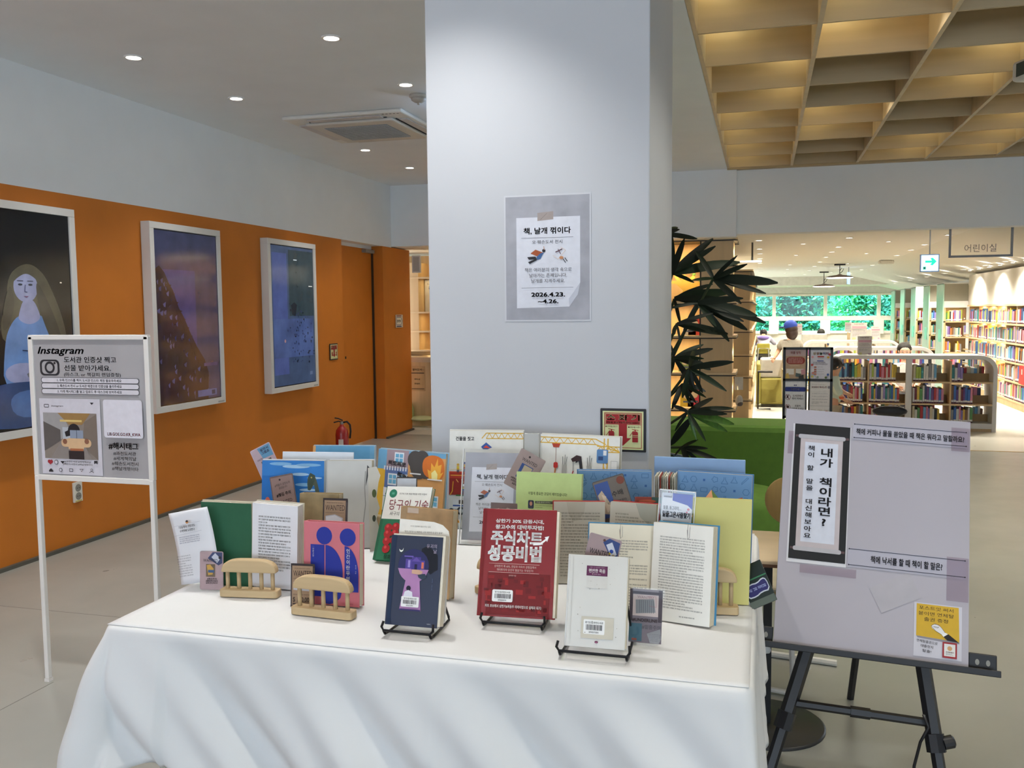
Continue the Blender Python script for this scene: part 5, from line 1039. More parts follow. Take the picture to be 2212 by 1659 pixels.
# ================================================================== SIDE TABLE, CHAIR
T = thing('side_table', 'small pale wood table on a black pole with round black base', 'table', TR(.028, 3.07, 0))
part('tabletop', MB().box(-.24, -.20, .598, .24, .20, .616, wood('D9C3A2', vert=False, s=12, rough=.3, var=.06)), T, bev=.003); part('edge_band', MB().box(-.242, -.202, .596, .242, .202, .606, M('6A4A34', .5)), T)
part('pole', MB().box(-.014, -.014, .01, .014, .014, .598, black_metal), T); part('round_base', MB().lathe([(.192, 0), (.192, .005), (.185, .010), (.03, .012)], 48, M('2E2F30', .4)), T, smooth=True)
T = thing('wooden_chair', 'small round-backed wooden chair with white legs behind the side table', 'chair', TR(.02, 3.62, 0, -15)); chair_wood = wood('B99C62', s=20); leg_white = M('CFCDC6', .4)
part('backrest', MB().lathe([(.0, -.009), (.088, -.009), (.094, 0), (.088, .009), (.0, .009)], 28, chair_wood, Matrix.Translation((.085, .02, .655)) @ Matrix.Rotation(math.radians(86), 4, 'X'), caps=False), T, smooth=True)
part('back_post', MB().tube([(.085, .03, .63), (.07, .02, .40)], .011, leg_white), T); part('seat', MB().box(-.14, -.30, .385, .20, .02, .405, M('D6CDB4', .6)), T, bev=.01); part('seat_rim', MB().box(-.135, -.295, .375, .195, .015, .386, chair_wood), T)
for x, y in ((-.10, -.26), (.16, -.26), (-.10, -.02), (.16, -.02)): part('leg', MB().tube([(x, y, .375), (x*1.1, y, .015)], .010, leg_white), T)
part('floor_runner', MB().tube([(-.12, .06, .013), (.26, .10, .013)], .013, leg_white), T); part('floor_runner', MB().tube([(-.11, -.27, .013), (.18, -.27, .013)], .010, leg_white), T)
# ================================================================== SOFAS
sofa_green = M('587F2C', .8, var=.05, scale=30, bump=.05)
def rbox(mb, x0, y0, z0, x1, y1, z1, m): return mb.box(x0, y0, z0, x1, y1, z1, m)
T = thing('curved_sofa', 'large green upholstered sofa back behind the potted palm', 'sofa', TR(.15, 5.35, 0))
mb = MB(); prof = []
pts_o = []; pts_i = []
for k in range(17):
    x = -.95+1.72*k/16; c = -.30*math.cos((x+.1)*1.0)*.5; pts_o.append((x, c)); pts_i.append((x, c+.42))
mb.prism(pts_o+pts_i[::-1], .0, .745, sofa_green, ax='z'); part('sofa_back', mb, T, bev=.035)
part('seat_cushion', MB().box(-.9, .10, .05, .74, .75, .42, sofa_green), T, bev=.05)
T = thing('round_ottoman', 'round green ottoman in front of the green sofa', 'ottoman', TR(-.19, 4.74, 0)); part('cushion', MB().lathe([(.29, .03), (.32, .06), (.32, .42), (.30, .458), (.0, .468)], 40, sofa_green), T, smooth=True); part('plinth', MB().lathe([(.31, 0), (.31, .03)], 32, M('2A2A28', .7)), T)
T = thing('bench_seat', 'grey upholstered bench behind the green sofa', 'sofa', TR(-.10, 7.1, 0)); part('seat_cushion', MB().box(-.20, -.25, .12, .20, .25, .53, M('8A8884', .7, bump=.05)), T, bev=.05); part('plinth', MB().box(-.17, -.22, 0, .17, .22, .12, M('3A3A38', .7)), T)
# ================================================================== PALM
T = thing('potted_palm', 'dark green fan palm in a teal planter behind the white pillar', 'plant', TR(-.50, 4.15, 0))
part('planter', MB().lathe([(.13, 0), (.14, .01), (.175, .70), (.18, .72), (.165, .72), (.16, .68), (.0, .68)], 36, M('12333E', .35, var=.04), caps=False), T, smooth=True); part('soil', MB().lathe([(.162, .66), (.0, .675)], 24, M('2C2018', .95, bump=.5), caps=False), T)
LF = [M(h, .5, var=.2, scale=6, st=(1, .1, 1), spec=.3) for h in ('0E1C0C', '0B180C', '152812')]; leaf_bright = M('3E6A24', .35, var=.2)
def leaf_mesh(mat, seed, bend):
    mb = MB(); n = 8; vs = []; fs = []
    for k in range(n+1):
        s = k/n; wd = .5*(math.sin(math.pi*min(1, s*.93+.06))**.5); z = -bend*s*s
        vs += [(-wd*.12, s, z+.015), (0, s, z), (wd*.12, s, z+.015)]
    for k in range(n): b = 3*k; fs += [(b, b+1, b+4, b+3), (b+1, b+2, b+5, b+4)]
    mb.add(vs, fs, mat); return mb.mesh('leaf', True)
leaf_meshes = [leaf_mesh(LF[i % 3], i, b) for i, b in enumerate((.05, .12, .22, .30))]; leaf_mesh_bright = leaf_mesh(leaf_bright, 9, .1)
Tinv = INV(T)
def leaf(hub, tip, d, wf=1.0, me=None, dt=0):
    a = at_y(*hub, d); b = at_y(*tip, d+dt); v = b-a; L = v.length; f = v.normalized()
    view = (a-Vector((0, 0, H))).normalized(); nrm = (-view-f*(-view).dot(f)); nrm = (nrm.normalized()*R_.uniform(.55, 1)+Vector((0, 0, .35))).normalized(); x = f.cross(nrm).normalized(); nrm = x.cross(f)
    Mx = Matrix(((x.x*L*wf, f.x*L, nrm.x*L, a.x), (x.y*L*wf, f.y*L, nrm.y*L, a.y), (x.z*L*wf, f.z*L, nrm.z*L, a.z), (0, 0, 0, 1)))
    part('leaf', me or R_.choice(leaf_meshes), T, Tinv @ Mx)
fans = [((1541, 602), 3.75, [(1612, 570), (1675, 605), (1655, 632), (1598, 650), (1506, 536), (1588, 553), (1502, 600)]),
        ((1452, 591), 3.8, [(1539, 510), (1545, 530), (1595, 555), (1470, 530), (1505, 606), (1525, 570), (1475, 520), (1448, 500)]),
        ((1457, 646), 3.9, [(1570, 622), (1530, 608), (1550, 642), (1560, 660), (1470, 700)]),
        ((1507, 655), 3.6, [(1632, 668), (1660, 690), (1622, 710), (1582, 734), (1546, 698), (1475, 722), (1453, 658), (1600, 640), (1606, 690), (1575, 660)]),
        ((1462, 700), 3.5, [(1446, 735), (1470, 735), (1500, 690), (1540, 672), (1575, 720)]),
        ((1457, 774), 3.7, [(1518, 738), (1540, 752), (1553, 788), (1510, 770), (1506, 842), (1450, 745), (1448, 810)]),
        ((1490, 796), 3.6, [(1580, 778), (1566, 836), (1520, 850), (1465, 822), (1500, 840), (1472, 860), (1500, 745)]),
        ((1474, 830), 3.9, [(1518, 850), (1505, 872), (1450, 852), (1452, 880), (1490, 868), (1540, 840)]),
        ((1486, 890), 3.6, [(1543, 854), (1585, 872), (1570, 893), (1589, 914), (1578, 932), (1523, 946), (1505, 950), (1455, 930), (1552, 900), (1450, 872)]),
        ((1473, 966), 3.8, [(1557, 995), (1520, 1005), (1496, 1020), (1529, 968), (1455, 985), (1490, 975), (1500, 950)]),
        ((1452, 985), 3.9, [(1475, 1022), (1486, 1030), (1460, 1040)]),
        ((1430, 505), 3.9, [(1470, 482), (1511, 513), (1462, 495)])]
for hub, d, tips in fans:
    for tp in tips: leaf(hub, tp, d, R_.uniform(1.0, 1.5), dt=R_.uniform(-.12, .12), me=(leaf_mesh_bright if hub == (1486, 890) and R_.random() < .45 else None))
leaf((1492, 905), (1446, 962), 3.6, 1.9)
for hub, d, _ in fans:
    e = at_y(*hub, d); r0 = Vector((-.50+R_.uniform(-.05, .05), 4.15+R_.uniform(-.05, .05), .66)); m_ = (e+r0)/2+Vector((-.05, 0, .05))
    if hub[0] < 1440: continue
    part('stem', MB().tube([tuple(Tinv @ r0), tuple(Tinv @ m_), tuple(Tinv @ e)], .0055, M('2A3A1C', .7), n=6), T)
# ================================================================== LIBRARY
OAK = wood('CDB083', s=9, rough=.5, var=.08); oak_h = wood('D8BE92', vert=False, s=9, rough=.5, var=.07); shelf_white = M('E2E2DE', .4, var=.01); oak_dark = wood('A98A5C', s=9, rough=.6, var=.1)
BOOKC = [('navy', '26345E'), ('blue', '2F5FA8'), ('sky blue', '6FA8D0'), ('teal', '2E7C80'), ('green', '4E8A4A'), ('lime', 'A8BC4A'), ('yellow', 'E0C04A'), ('orange', 'D67A34'), ('red', 'A82A2A'), ('maroon', '6A1E2C'), ('pink', 'D88AA0'), ('purple', '5E3A7C'), ('white', 'DEDCD4'), ('cream', 'D8CCA8'), ('grey', '8A8C90'), ('black', '22242A'), ('brown', '7A5436'), ('violet', '8A7AB8')]
label_strip = M('E6E4E0', .6); maroon_foot = M('4A1428', .6); near_w = [1, 2, 2, 2, 1, 1, 2, 1, 2, 1, 2, 2, 4, 2, 1, 1, 1, 2]
def unit_book(c, band):
    mb = MB(); m = M(c, .55, var=.06, scale=4); mb.box(.02, 0, 0, .98, 1, 1, m).box(.06, .01, 1, .94, .98, .992, M('E6E0D0', .8))
    if band: mb.box(.01, -.006, .10, .99, .001, .22, label_strip).box(.01, -.005, 0, .99, .001, .09, maroon_foot)
    mb.box(.25, -.004, .45, .75, .001, .88, M(c, .5, var=.25, scale=30)); return mb.mesh('book')
UB = {n_: unit_book(c, True) for n_, c in BOOKC}; UB2 = {n_: unit_book(c, False) for n_, c in BOOKC}
cnt_books = [0]
def row_books(Mx, length, h, d, seed, where, grp, tmin=.014, tmax=.030, meshes=UB, fill=1.0, lean=False):
    """a row of separate books along local x; returns how far it reached"""
    r = random.Random(seed); x = 0; i = 0
    while x < length*fill-.02 and i < 30:
        t = r.uniform(tmin, tmax); n_ = r.choices([b[0] for b in BOOKC], near_w)[0]; hh = h*r.uniform(.72, .97)
        o = bpy.data.objects.new('book', meshes[n_]); link(o, None, Mx @ Matrix.Translation((x, r.uniform(0, .006), 0)) @ Matrix.Diagonal((t*.94, d*r.uniform(.85, 1), hh, 1)))
        tagp(o, f'{n_} book, {ordn(i)} from left, {where}', 'book', grp); x += t; i += 1; cnt_books[0] += 1
    return x
def stuff_books(name, label, rows, seed, grp=None, tmin=.02, tmax=.045, flag='stuff'):
    """distant rows of books joined: rows = (Matrix, length, height, depth)"""
    r = random.Random(seed); mb = MB(); ms = {n_: M(c, .55, var=.06, scale=4) for n_, c in BOOKC}
    for Mx, L, h, d in rows:
        x = 0
        while x < L-.02:
            if r.random() < .04: x += r.uniform(.05, .15); continue
            t = r.uniform(tmin, tmax); n_ = r.choices([b[0] for b in BOOKC], near_w)[0]; hh = h*r.uniform(.68, .95)
            mb.box(x, 0, 0, min(L, x+t*.94), d, hh, ms[n_], Mx); mb.box(x, -.002, hh*.08, min(L, x+t*.94), 0, hh*.2, label_strip, Mx); x += t
    return solo(name, mb, label, 'books', kind=flag)
def rail_pts(x0, x1, top, rad=.16, n=8):
    p = [(x0, 0)]
    for k in range(n+1): a = math.pi-math.pi/2*k/n; p.append((x0+rad+rad*math.cos(a), top-rad+rad*math.sin(a)))
    for k in range(n+1): a = math.pi/2-math.pi/2*k/n; p.append((x1-rad+rad*math.cos(a), top-rad+rad*math.sin(a)))
    return p+[(x1, 0)]
def low_case(label, x0, x1, y, posts, divs, tiers, depth=.42, th=.045):
    T = thing('low_bookcase', label, 'bookcase', TR(x0, y, 0), 'white rounded low bookcases'); W_ = x1-x0
    o_, i_ = rail_pts(0, W_, .858, .17), rail_pts(th, W_-th, .858-th, .13)
    mb = MB(); n = len(o_); vs = []
    for yy in (0, depth):
        vs += [(px, yy, pz) for px, pz in o_]+[(px, yy, pz) for px, pz in i_]
    fs = []
    for k in range(n-1):
        fs += [(k, k+1, n+k+1, n+k), (2*n+k, 3*n+k, 3*n+k+1, 2*n+k+1), (k, 2*n+k, 2*n+k+1, k+1), (n+k, n+k+1, 3*n+k+1, 3*n+k)]
    mb.add(vs, fs, shelf_white); part('rounded_frame', mb, T, bev=.004)
    part('base', MB().box(.03, .02, 0, W_-.03, depth-.02, .035, OAK), T); part('bottom_shelf', MB().box(th, .0, .035, W_-th, depth, .095, shelf_white), T)
    for px in posts: part('post', MB().box(px-x0-.033, -.012, .03, px-x0+.033, .02, .82, shelf_white), T, bev=.004)
    for z in tiers: part('shelf', MB().box(th, .005, z-.018, W_-th, depth-.01, z, oak_h), T)
    for dx in divs: part('divider', MB().box(dx-x0-.009, .01, .09, dx-x0+.009, depth-.01, .79, OAK), T)
    for z in [.095]+list(tiers): part('back_stop', MB().box(th, depth*.5-.006, z, W_-th, depth*.5+.006, z+.085, oak_dark), T)
    return T
XD = [.755, 1.18, 1.61, 2.05, 2.52]
low_case('front white rounded low bookcase filled with coloured books', .755, 2.525, 11.08, [1.61], [1.18, 2.05], [.31, .56])
for b in range(4):
    for z, nm, k in ((.56, 'top', 2), (.31, 'middle', 1), (.095, 'bottom', 0)):
        fl = {(3, 2): .36, (3, 1): .66, (3, 0): .62, (2, 2): .70, (2, 1): .94, (2, 0): .85, (1, 2): .80, (0, 2): .95}.get((b, k), .9)
        row_books(TR(XD[b]+(.05 if b in (0, 2) else .014), 11.105, z), .36, .215 if k else .19, .16, b*7+k+3, f'{nm} shelf, {ordn(b)} bay of front white bookcase', 'books in the front low bookcase', .017, .033, fill=fl)
stuff_books('books_behind', 'grey book fore-edges standing along the back of the front white bookcase', [(TR(XD[b]+.05, 11.33, z), .34, .20, .14) for b in range(4) for z in (.095, .31, .56)], 77)
low_case('second white rounded low bookcase behind the front one', .86, 2.26, 13.3, [1.56], [1.2, 1.9], [.31, .56])
stuff_books('books_behind', 'small books in the second white low bookcase', [(TR(x_, 13.33, z), .30, .21, .16) for x_ in (.92, 1.24, 1.60, 1.92) for z in (.095, .31, .56)], 78)
low_case('third white rounded low bookcase farthest back', .66, 2.20, 16.0, [1.43], [1.04, 1.8], [.31, .56])
stuff_books('books_behind', 'small books in the third white low bookcase', [(TR(x_, 16.03, z), .34, .21, .16) for x_ in (.72, 1.07, 1.47, 1.84) for z in (.095, .31, .56)], 79)
def paper_sign(label, px0, py0, px1, py1, y):
    a, b = at_y(px0, py1, y), at_y(px1, py0, y); w_, h = b.x-a.x, b.z-a.z
    T = thing('counter_sign', label, 'sign', TR((a.x+b.x)/2, y, a.z)); part('sign_sheet', MB().box(-w_/2, 0, 0, w_/2, .004, h, M('E2DEDA', .6)), T)
    p = Print(w_, h, eps=.0006, base=.001); p.text('도서관 이용 안내', .48, .08, .05, 'A04A5A', .02, wid=.6); p.rr(.06, .20, .94, .32, .03, 'D4A8B8'); p.words(.1, .37, .9, .52, 3, '8A8690', seed=2); p.rect(.06, .56, .94, .60, 'C8C4CC'); p.words(.1, .64, .9, .78, 3, '8A8690', seed=3); p.rect(.08, .84, .3, .97, 'D8D8A0'); p.rect(.74, .88, .92, .97, 'C8A8C0'); p.build(T)
    part('sign_foot', MB().box(-w_/2, -.04, -.004, w_/2, .04, .006, M('B8BCC4', .3)), T); return T
paper_sign('white notice standing on the front white low bookcase', 1852, 726, 1884, 768, 11.2)
paper_sign('large white notice standing on the third low bookcase', 1838, 697, 1873, 735, 16.1)
paper_sign('small white notice right of the other two on the far low bookcase', 1881, 705, 1902, 733, 16.15)
paper_sign('grey notice on the cabinet right behind the child in the blue cap', 1717, 699, 1733, 722, 19.2)
paper_sign('grey notice standing by the window left of the large white notice', 1825, 696, 1840, 716, 21)
# right wall of shelves
XR = 3.34
T = thing('wall_bookcase', 'warmly lit oak bookcase covering the right library wall', 'bookcase', TR(XR, 9.9, 0)); YE = 16.8-9.9
part('back_panel', MB().box(.33, 0, 0, .35, YE, 1.44, OAK), T); part('plinth', MB().box(.0, 0, 0, .33, YE, .10, oak_h), T)
ZT = [.10, .36, .62, .885, 1.15, 1.42]
for z in ZT: part('shelf', MB().box(-.012, 0, z-.012, .33, YE, z+.012, oak_h), T)
ydv = [.0, .55, 1.1, 1.65, 2.2, 2.75, 3.3, 3.85, 4.38, 4.98, 5.58, 6.18, YE-.01]
for yv in ydv: part('divider', MB().box(.0 if yv < 4.4 else .02, yv-.009, .1, .33, yv+.009, 1.42, OAK), T)
for k, z in enumerate(ZT[1:]):
    area(T, (.10, 5.6, z-.02), P_STRIP, .04, 2.3, col=(1, .74, .36), name='shelf_light')
# separate books on the nearer, visible bays of the wall
nearn = 0
for b, (ya, yb_) in enumerate(zip(ydv[5:8], ydv[6:9])):
    for k, z in enumerate(ZT[:-1]):
        Mx = Matrix.Translation((XR, 9.9+yb_-.015, z+.012)) @ Matrix.Rotation(math.radians(-90), 4, 'Z')
        row_books(Mx, yb_-ya-.03, .235, .2, 300+b*5+k, f'{["bottom", "second lowest", "middle", "second highest", "top"][k]} shelf, {["near", "middle", "far"][b]} bay of right wall', 'books on the right wall shelves', .045, .075, fill=.93)
rows = []
for b in list(range(0, 5))+list(range(8, 12)):
    for k, z in enumerate(ZT[:-1]): rows.append((Matrix.Translation((XR+.02, 9.9+ydv[b+1]-.02, z+.012)) @ Matrix.Rotation(math.radians(-90), 4, 'Z'), (ydv[b+1]-ydv[b])*.86, .225, .18))
stuff_books('wall_books', 'rows of books under warm light on the far part of the right wall shelves', rows, 81, tmin=.03, tmax=.06)
T = thing('red_folder', 'large red book box standing out on the right wall shelves', 'book', TR(XR-.03, 13.25, .372)); part('book_body', MB().box(-.01, -.13, 0, .2, .13, .245, M('B01E1E', .5)), T, bev=.004); part('label_plate', MB().box(-.013, -.04, .13, -.009, .0, .20, M('D8D0C8', .6)), T)
struct('trim_4', MB().box(3.34, 9.9, 1.435, 3.7, 16.8, 1.93, M('E6E2D8', .75, var=.01)))
struct('ceiling', MB().prism([(2.2, 2.25), (3.72, 1.90), (3.72, 2.26)], 9.9, 28, M('E4E2DA', .8, var=.01)))
cone = thing('wall_washers', 'row of small downlights washing the white fascia over the right shelves', 'light', TR(3.24, 13, 1.985))
for k, yv in enumerate((10.9, 11.6, 12.3, 13.0, 13.62, 14.3, 14.95, 15.6, 16.25)):
    part('lamp_lens', lens_me, cone, Matrix.Translation((0, yv-13, .003)) @ Matrix.Diagonal((.7, .7, 1, 1)))
    spot(cone, (.025, yv-13, -.02), P_CONE, .01, 34, .5, (1, .96, .9), rot=(0, math.radians(-2), 0))
# parallel stacks with mint glass ends
MINT = M('A9CFC0', .2, var=.02, spec=.6); taupe = M('8E8A7C', .7, var=.02)
for i, ys_ in enumerate((16.82, 18.2, 19.7, 21.2, 22.7)):
    xr = 3.34 if i == 0 else 3.65
    T = thing('book_stack', f'tall library stack with mint glass end panel, {ordn(i)} counting back from the right wall', 'bookcase', TR(2.97, ys_, 0), 'tall stacks with mint end panels')
    part('end_panel', MB().box(-.02, 0, 0, 0, .60, 1.80, MINT), T); part('head_panel', MB().box(0, .01, 1.50, xr-2.97, .03, 1.79, taupe), T); part('head_rail', MB().box(0, 0, 1.39, xr-2.97, .03, 1.50, shelf_white), T); part('top_cap', MB().box(-.02, 0, 1.79, xr-2.97, .6, 1.81, shelf_white), T)
    part('back_panel', MB().box(0, .30, 0, xr-2.97, .32, 1.5, OAK), T); part('side_post', MB().box(0, 0, 0, .03, .3, 1.39, OAK), T); part('sign_plate', MB().box(-.024, .1, .80, -.02, .35, 1.02, M('6FD0B8', .4)), T)
    rows = []
    for k, z in enumerate((.10, .36, .62, .885, 1.15)):
        part('shelf', MB().box(0, .0, z-.012, xr-2.97, .3, z+.01, oak_h), T); rows.append((TR(3.01, ys_+.03, z+.01), xr-3.02-(.04 if i else .05), .205, .2))
    area(T, ((xr-2.97)/2, .12, 1.38), P_STRIP*.12, xr-3.0, .04, col=(1, .74, .36), name='shelf_light')
    stuff_books('stack_books', f'rows of books inside the {ordn(i)} tall mint-ended stack', rows, 90+i, tmin=.018, tmax=.035)
# oak bookcases on the left of the library opening
def curved_shelf(x0, x1, y0, y1, z, mat, th=.022):
    r = .06; P_ = [(x0, y0), (x1-r, y0)]
    for k in range(1, 7): a = -math.pi/2+math.pi/2*k/6; P_.append((x1-r+r*math.cos(a), y0+r+r*math.sin(a)))
    P_ += [(x1, y1), (x0, y1)]; return MB().prism(P_, z-th, z, mat, ax='z')
T = thing('oak_bookcase', 'tall oak bookcase with rounded shelves and warm lit bay behind the palm', 'bookcase', TR(0, 0, 0)); ZA = [2.142, 1.876, 1.484, 1.124, .732, .352]; black_line = M('2A2622', .5, metal=.5)
part('end_panel', MB().box(-.63, 9.72, 0, -.305, 10.2, 2.145, OAK), T)
for z in ZA:
    part('shelf', curved_shelf(-1.3, -.265, 9.70, 10.4, z, oak_h), T); part('shelf_edge_line', curved_shelf(-1.3, -.263, 9.697, 10.4, z-.022, black_line, .012), T)
part('post', MB().box(-.642, 9.71, 0, -.628, 9.76, 2.14, black_line), T); part('back_panel', MB().box(-1.3, 10.12, 0, -.63, 10.14, 2.14, wood('E0BE84', s=8)), T)
for z0, z1 in zip(ZA[1:]+[0], ZA): area(T, (-.95, 9.86, z1-.04), 2.2, .6, .05, col=(1, .75, .40), name='shelf_light'); area(T, (-.25, 10.1, (z0+z1)/2), .5, .05, .2, rot=(0, math.radians(90), 0), col=(1, .75, .4), name='edge_light')
T = thing('tree_cutout', 'yellow-brown tree cutout with green leaves inside the lit bookcase bay', 'decoration', TR(-.80, 9.95, 1.485)); TM = M('B8963E', .6)
part('trunk_board', MB().prism([(-.06, 0), (-.035, .12), (-.11, .19), (-.19, .20), (-.19, .225), (-.10, .225), (-.13, .28), (-.11, .29), (-.05, .22), (-.03, .29), (-.01, .29), (0, .22), (.07, .28), (.10, .26), (.04, .19), (.14, .21), (.15, .18), (.05, .13), (.06, 0)], -.01, .01, TM), T)
for x_, z_ in ((-.19, .24), (-.12, .30), (-.02, .31), (.08, .29), (.15, .22), (-.2, .2)): part('leaf', MB().ball((x_, 0, z_), (.02, .006, .014), M('5E8A2C', .6), 8), T)
for k, (x_, z_, h_, c_) in enumerate(((-.70, 1.125, .20, 'C8463A'), (-.76, 1.125, .16, 'E0D8C8'), (-.68, .733, .22, 'E2DCC0'), (-.80, .733, .18, '8AA85A'), (-.70, .353, .22, 'C83A5A'), (-.78, .353, .2, 'D8C03C'), (-.74, .01, .2, 'B03A2C'))):
    T = thing('display_book', f'children\'s picture book facing out in the lit bay, {ordn(k)} from the top', 'book', TR(x_, 9.86, z_)); part('cover', MB().box(-.07, 0, 0, .07, .015, h_, M(c_, .5)), T); p = Print(.13, h_-.01, eps=.0006, base=.001); p.disc(.5, .4, .28, 'F0E4C8'); p.rect(.2, .7, .8, .8, '5A6A8A'); p.build(T, Matrix.Translation((0, 0, .005)))
T = thing('oak_bookcase', 'second oak bookcase running back beside the library aisle', 'bookcase', TR(0, 0, 0)); ZB = [1.883, 1.509, 1.14, .844, .576, .289, .041]
part('end_panel', MB().box(-.60, 11.52, 0, -.155, 11.56, 1.88, OAK), T); part('back_panel', MB().box(-.60, 11.56, 0, -.58, 20, 1.88, OAK), T)
for z in ZB: part('shelf', curved_shelf(-.60, -.118, 11.5, 20, z, oak_h), T); part('shelf_edge_line', curved_shelf(-.60, -.116, 11.497, 20, z-.022, black_line, .010), T)
for yv in (12.6, 13.7, 14.8, 15.9, 17.0, 18.1, 19.2): part('divider', MB().box(-.60, yv-.012, 0, -.14, yv+.012, 1.88, OAK), T)
for z0, z1 in zip(ZB[1:], ZB): area(T, (-.3, 15.5, z1-.04), 3.5, .05, 7, col=(1, .75, .40), name='shelf_light')
stuff_books('aisle_books', 'picture books on the oak aisle bookcase shelves', [(Matrix.Translation((-.20, 19.9, z+.002)) @ Matrix.Rotation(math.radians(-90), 4, 'Z') @ Matrix.Rotation(math.radians(180), 4, 'Z') @ Matrix.Translation((-8.2, .05, 0)), 0.05, .2, .2) for z in ZB[3:]], 101)
T = thing('paper_leaflet', 'white leaflet sticking out of the oak bookcase side', 'paper', TR(-.255, 10.0, .53, 10)); part('leaflet_sheet', MB().box(-.03, 0, 0, .06, .003, .14, M('E4E2DC', .7)), T)
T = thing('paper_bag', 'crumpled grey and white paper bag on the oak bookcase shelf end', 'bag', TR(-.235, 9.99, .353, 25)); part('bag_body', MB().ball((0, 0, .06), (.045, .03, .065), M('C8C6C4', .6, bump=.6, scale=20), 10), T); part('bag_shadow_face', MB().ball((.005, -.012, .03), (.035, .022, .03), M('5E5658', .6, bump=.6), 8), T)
# hanging signs
T = thing('hanging_sign', 'clear hanging room sign with grey frame and Korean lettering', 'sign', TR(2.06, 9.9, 1.90)); gf = M('7C8088', .4)
part('side_bar', MB().box(-.285, -.01, 0, -.265, .01, .35, gf), T); part('side_bar', MB().box(.27, -.01, .0, .29, .01, .35, gf), T); part('bottom_bar', MB().box(-.285, -.012, -.012, .29, .012, .010, gf), T); part('clear_pane', MB().box(-.265, -.003, .01, .27, .003, .35, CLEAR), T)
p = Print(.53, .20, eps=.0006, base=.005); p.text('어린이실', .50, .62, .36, '8E8E90', .0, wid=.54); p.build(T)
T = thing('exit_sign', 'lit blue-white exit sign with a green arrow hanging from the ceiling', 'sign', TR(1.61, 9.95, 1.755))
part('sign_box', MB().box(-.088, -.02, 0, .088, .02, .175, M('B4C8F0', .4)), T); part('lit_panel', MB().box(-.078, -.024, .01, .078, -.02, .165, M('BFE4F4', .4, var=0, emit=1.3)), T); part('hanger', MB().box(-.006, -.006, .17, .006, .006, .5, M('C8C8C8', .4)), T)
p = Print(.156, .155, eps=.0008, base=.025); GA = M('22C8A0', .5, var=0, emit=.9); p.poly([(.22, .34), (.62, .34), (.52, .20), (.66, .16), (.90, .40), (.66, .66), (.52, .60), (.62, .48), (.22, .48)], GA); p.rect(.10, .72, .28, .92, GA); p.rect(.13, .76, .25, .88, 'BFE4F4'); p.text('文', .19, .82, .12, '22A080', .01); p.build(T, Matrix.Translation((0, 0, .01)))
T = thing('exit_sign', 'thin blue lit sign seen edge-on far back in the library ceiling', 'sign', TR(1.72, 20.2, 1.90, 80)); part('sign_box', MB().box(-.1, -.02, 0, .1, .02, .24, M('7FB4F4', .4, var=0, emit=1.6)), T); part('hanger', MB().box(-.006, -.006, .24, .006, .006, .35, gf), T)
PDM = M('5E4A44', .5)
def pendant(label, x, y, z, d):
    T = thing('pendant_lamp', label, 'lamp', TR(x, y, z), 'round pendant lamps')
    part('lamp_shade', MB().lathe([(.02, .07), (.05, .055), (d*.75, .035), (d, .008), (d*.97, 0)], 32, PDM, caps=False), T, smooth=True); part('diffuser', MB().lathe([(d*.97, .001), (d*.8, -.012), (0, -.016)], 32, M('FFF4E2', .5, var=0, emit=5), caps=False), T, smooth=True)
    part('cable', MB().tube([(0, 0, .06), (0, 0, 2.25-z)], .008, M('222222', .5)), T); part('ceiling_rose', MB().box(-.10, -.03, 2.22-z, .10, .03, 2.25-z, M('18181A', .5)), T)
    part('cable_loop', MB().tube([(0, 0, .08), (.05, 0, .12), (.07, 0, .17), (.03, 0, .18), (0, 0, .13)], .006, M('222222', .5)), T)
pendant('round pendant lamp, nearer and higher of the two by the library window', 1.42, 18.6, 1.985, .26)
pendant('round pendant lamp, farther and lower of the two by the library window', 1.36, 22.3, 1.905, .255)
solo('ceiling_box', MB().box(-.12, -.12, -.07, .12, .12, 0, M('D8D4CC', .5)), 'white box detector on the library ceiling right of the pendants', 'detector', Mx=TR(2.13, 17.6, 2.25), bev=.02)
solo('ceiling_vent', MB().box(-.16, -.1, -.02, .16, .1, 0, M('5E5A54', .6)), 'dark grille in the library ceiling below the exit sign', 'vent', Mx=TR(2.85, 15.3, 2.25))
T = thing('wall_fan', 'small white ceiling unit above the oak bookcases', 'fan', TR(-.14, 12.1, 1.99)); part('body', MB().box(-.16, -.05, 0, .12, .05, .03, M('E6E2DA', .5)), T, bev=.01); part('bracket', MB().tube([(0, 0, .03), (0, 0, .26)], .012, M('2A2A2A', .5)), T)
# double poster stand
YP = 8.6; a, b = at_y(1692, 748, YP), at_y(1800, 752, YP); w_ = b.x-a.x; zt = (a.z+b.z)/2
T = thing('poster_stand', 'black double poster stand with four small notices behind the grey board', 'sign stand', TR((a.x+b.x)/2, YP, 0)); part('upright', MB().box(-w_/2, -.012, 0, -w_/2+.022, .012, zt, black_metal).box(w_/2-.022, -.012, 0, w_/2, .012, zt, black_metal).box(-.018, -.012, 0, -.004, .012, zt, black_metal).box(.008, -.012, 0, .022, .012, zt, black_metal), T)
part('base_foot', MB().box(-w_/2, -.15, 0, -w_/2+.03, .15, .02, black_metal).box(w_/2-.03, -.15, 0, w_/2, .15, .02, black_metal), T)
zm = at_y(1745, 818, YP).z; zb_ = at_y(1745, 887, YP).z-.05
for z in (zt, zm, zb_): part('cross_rail', MB().box(-w_/2, -.012, z-.022, w_/2, .012, z, black_metal), T)
cw = w_/2-.035
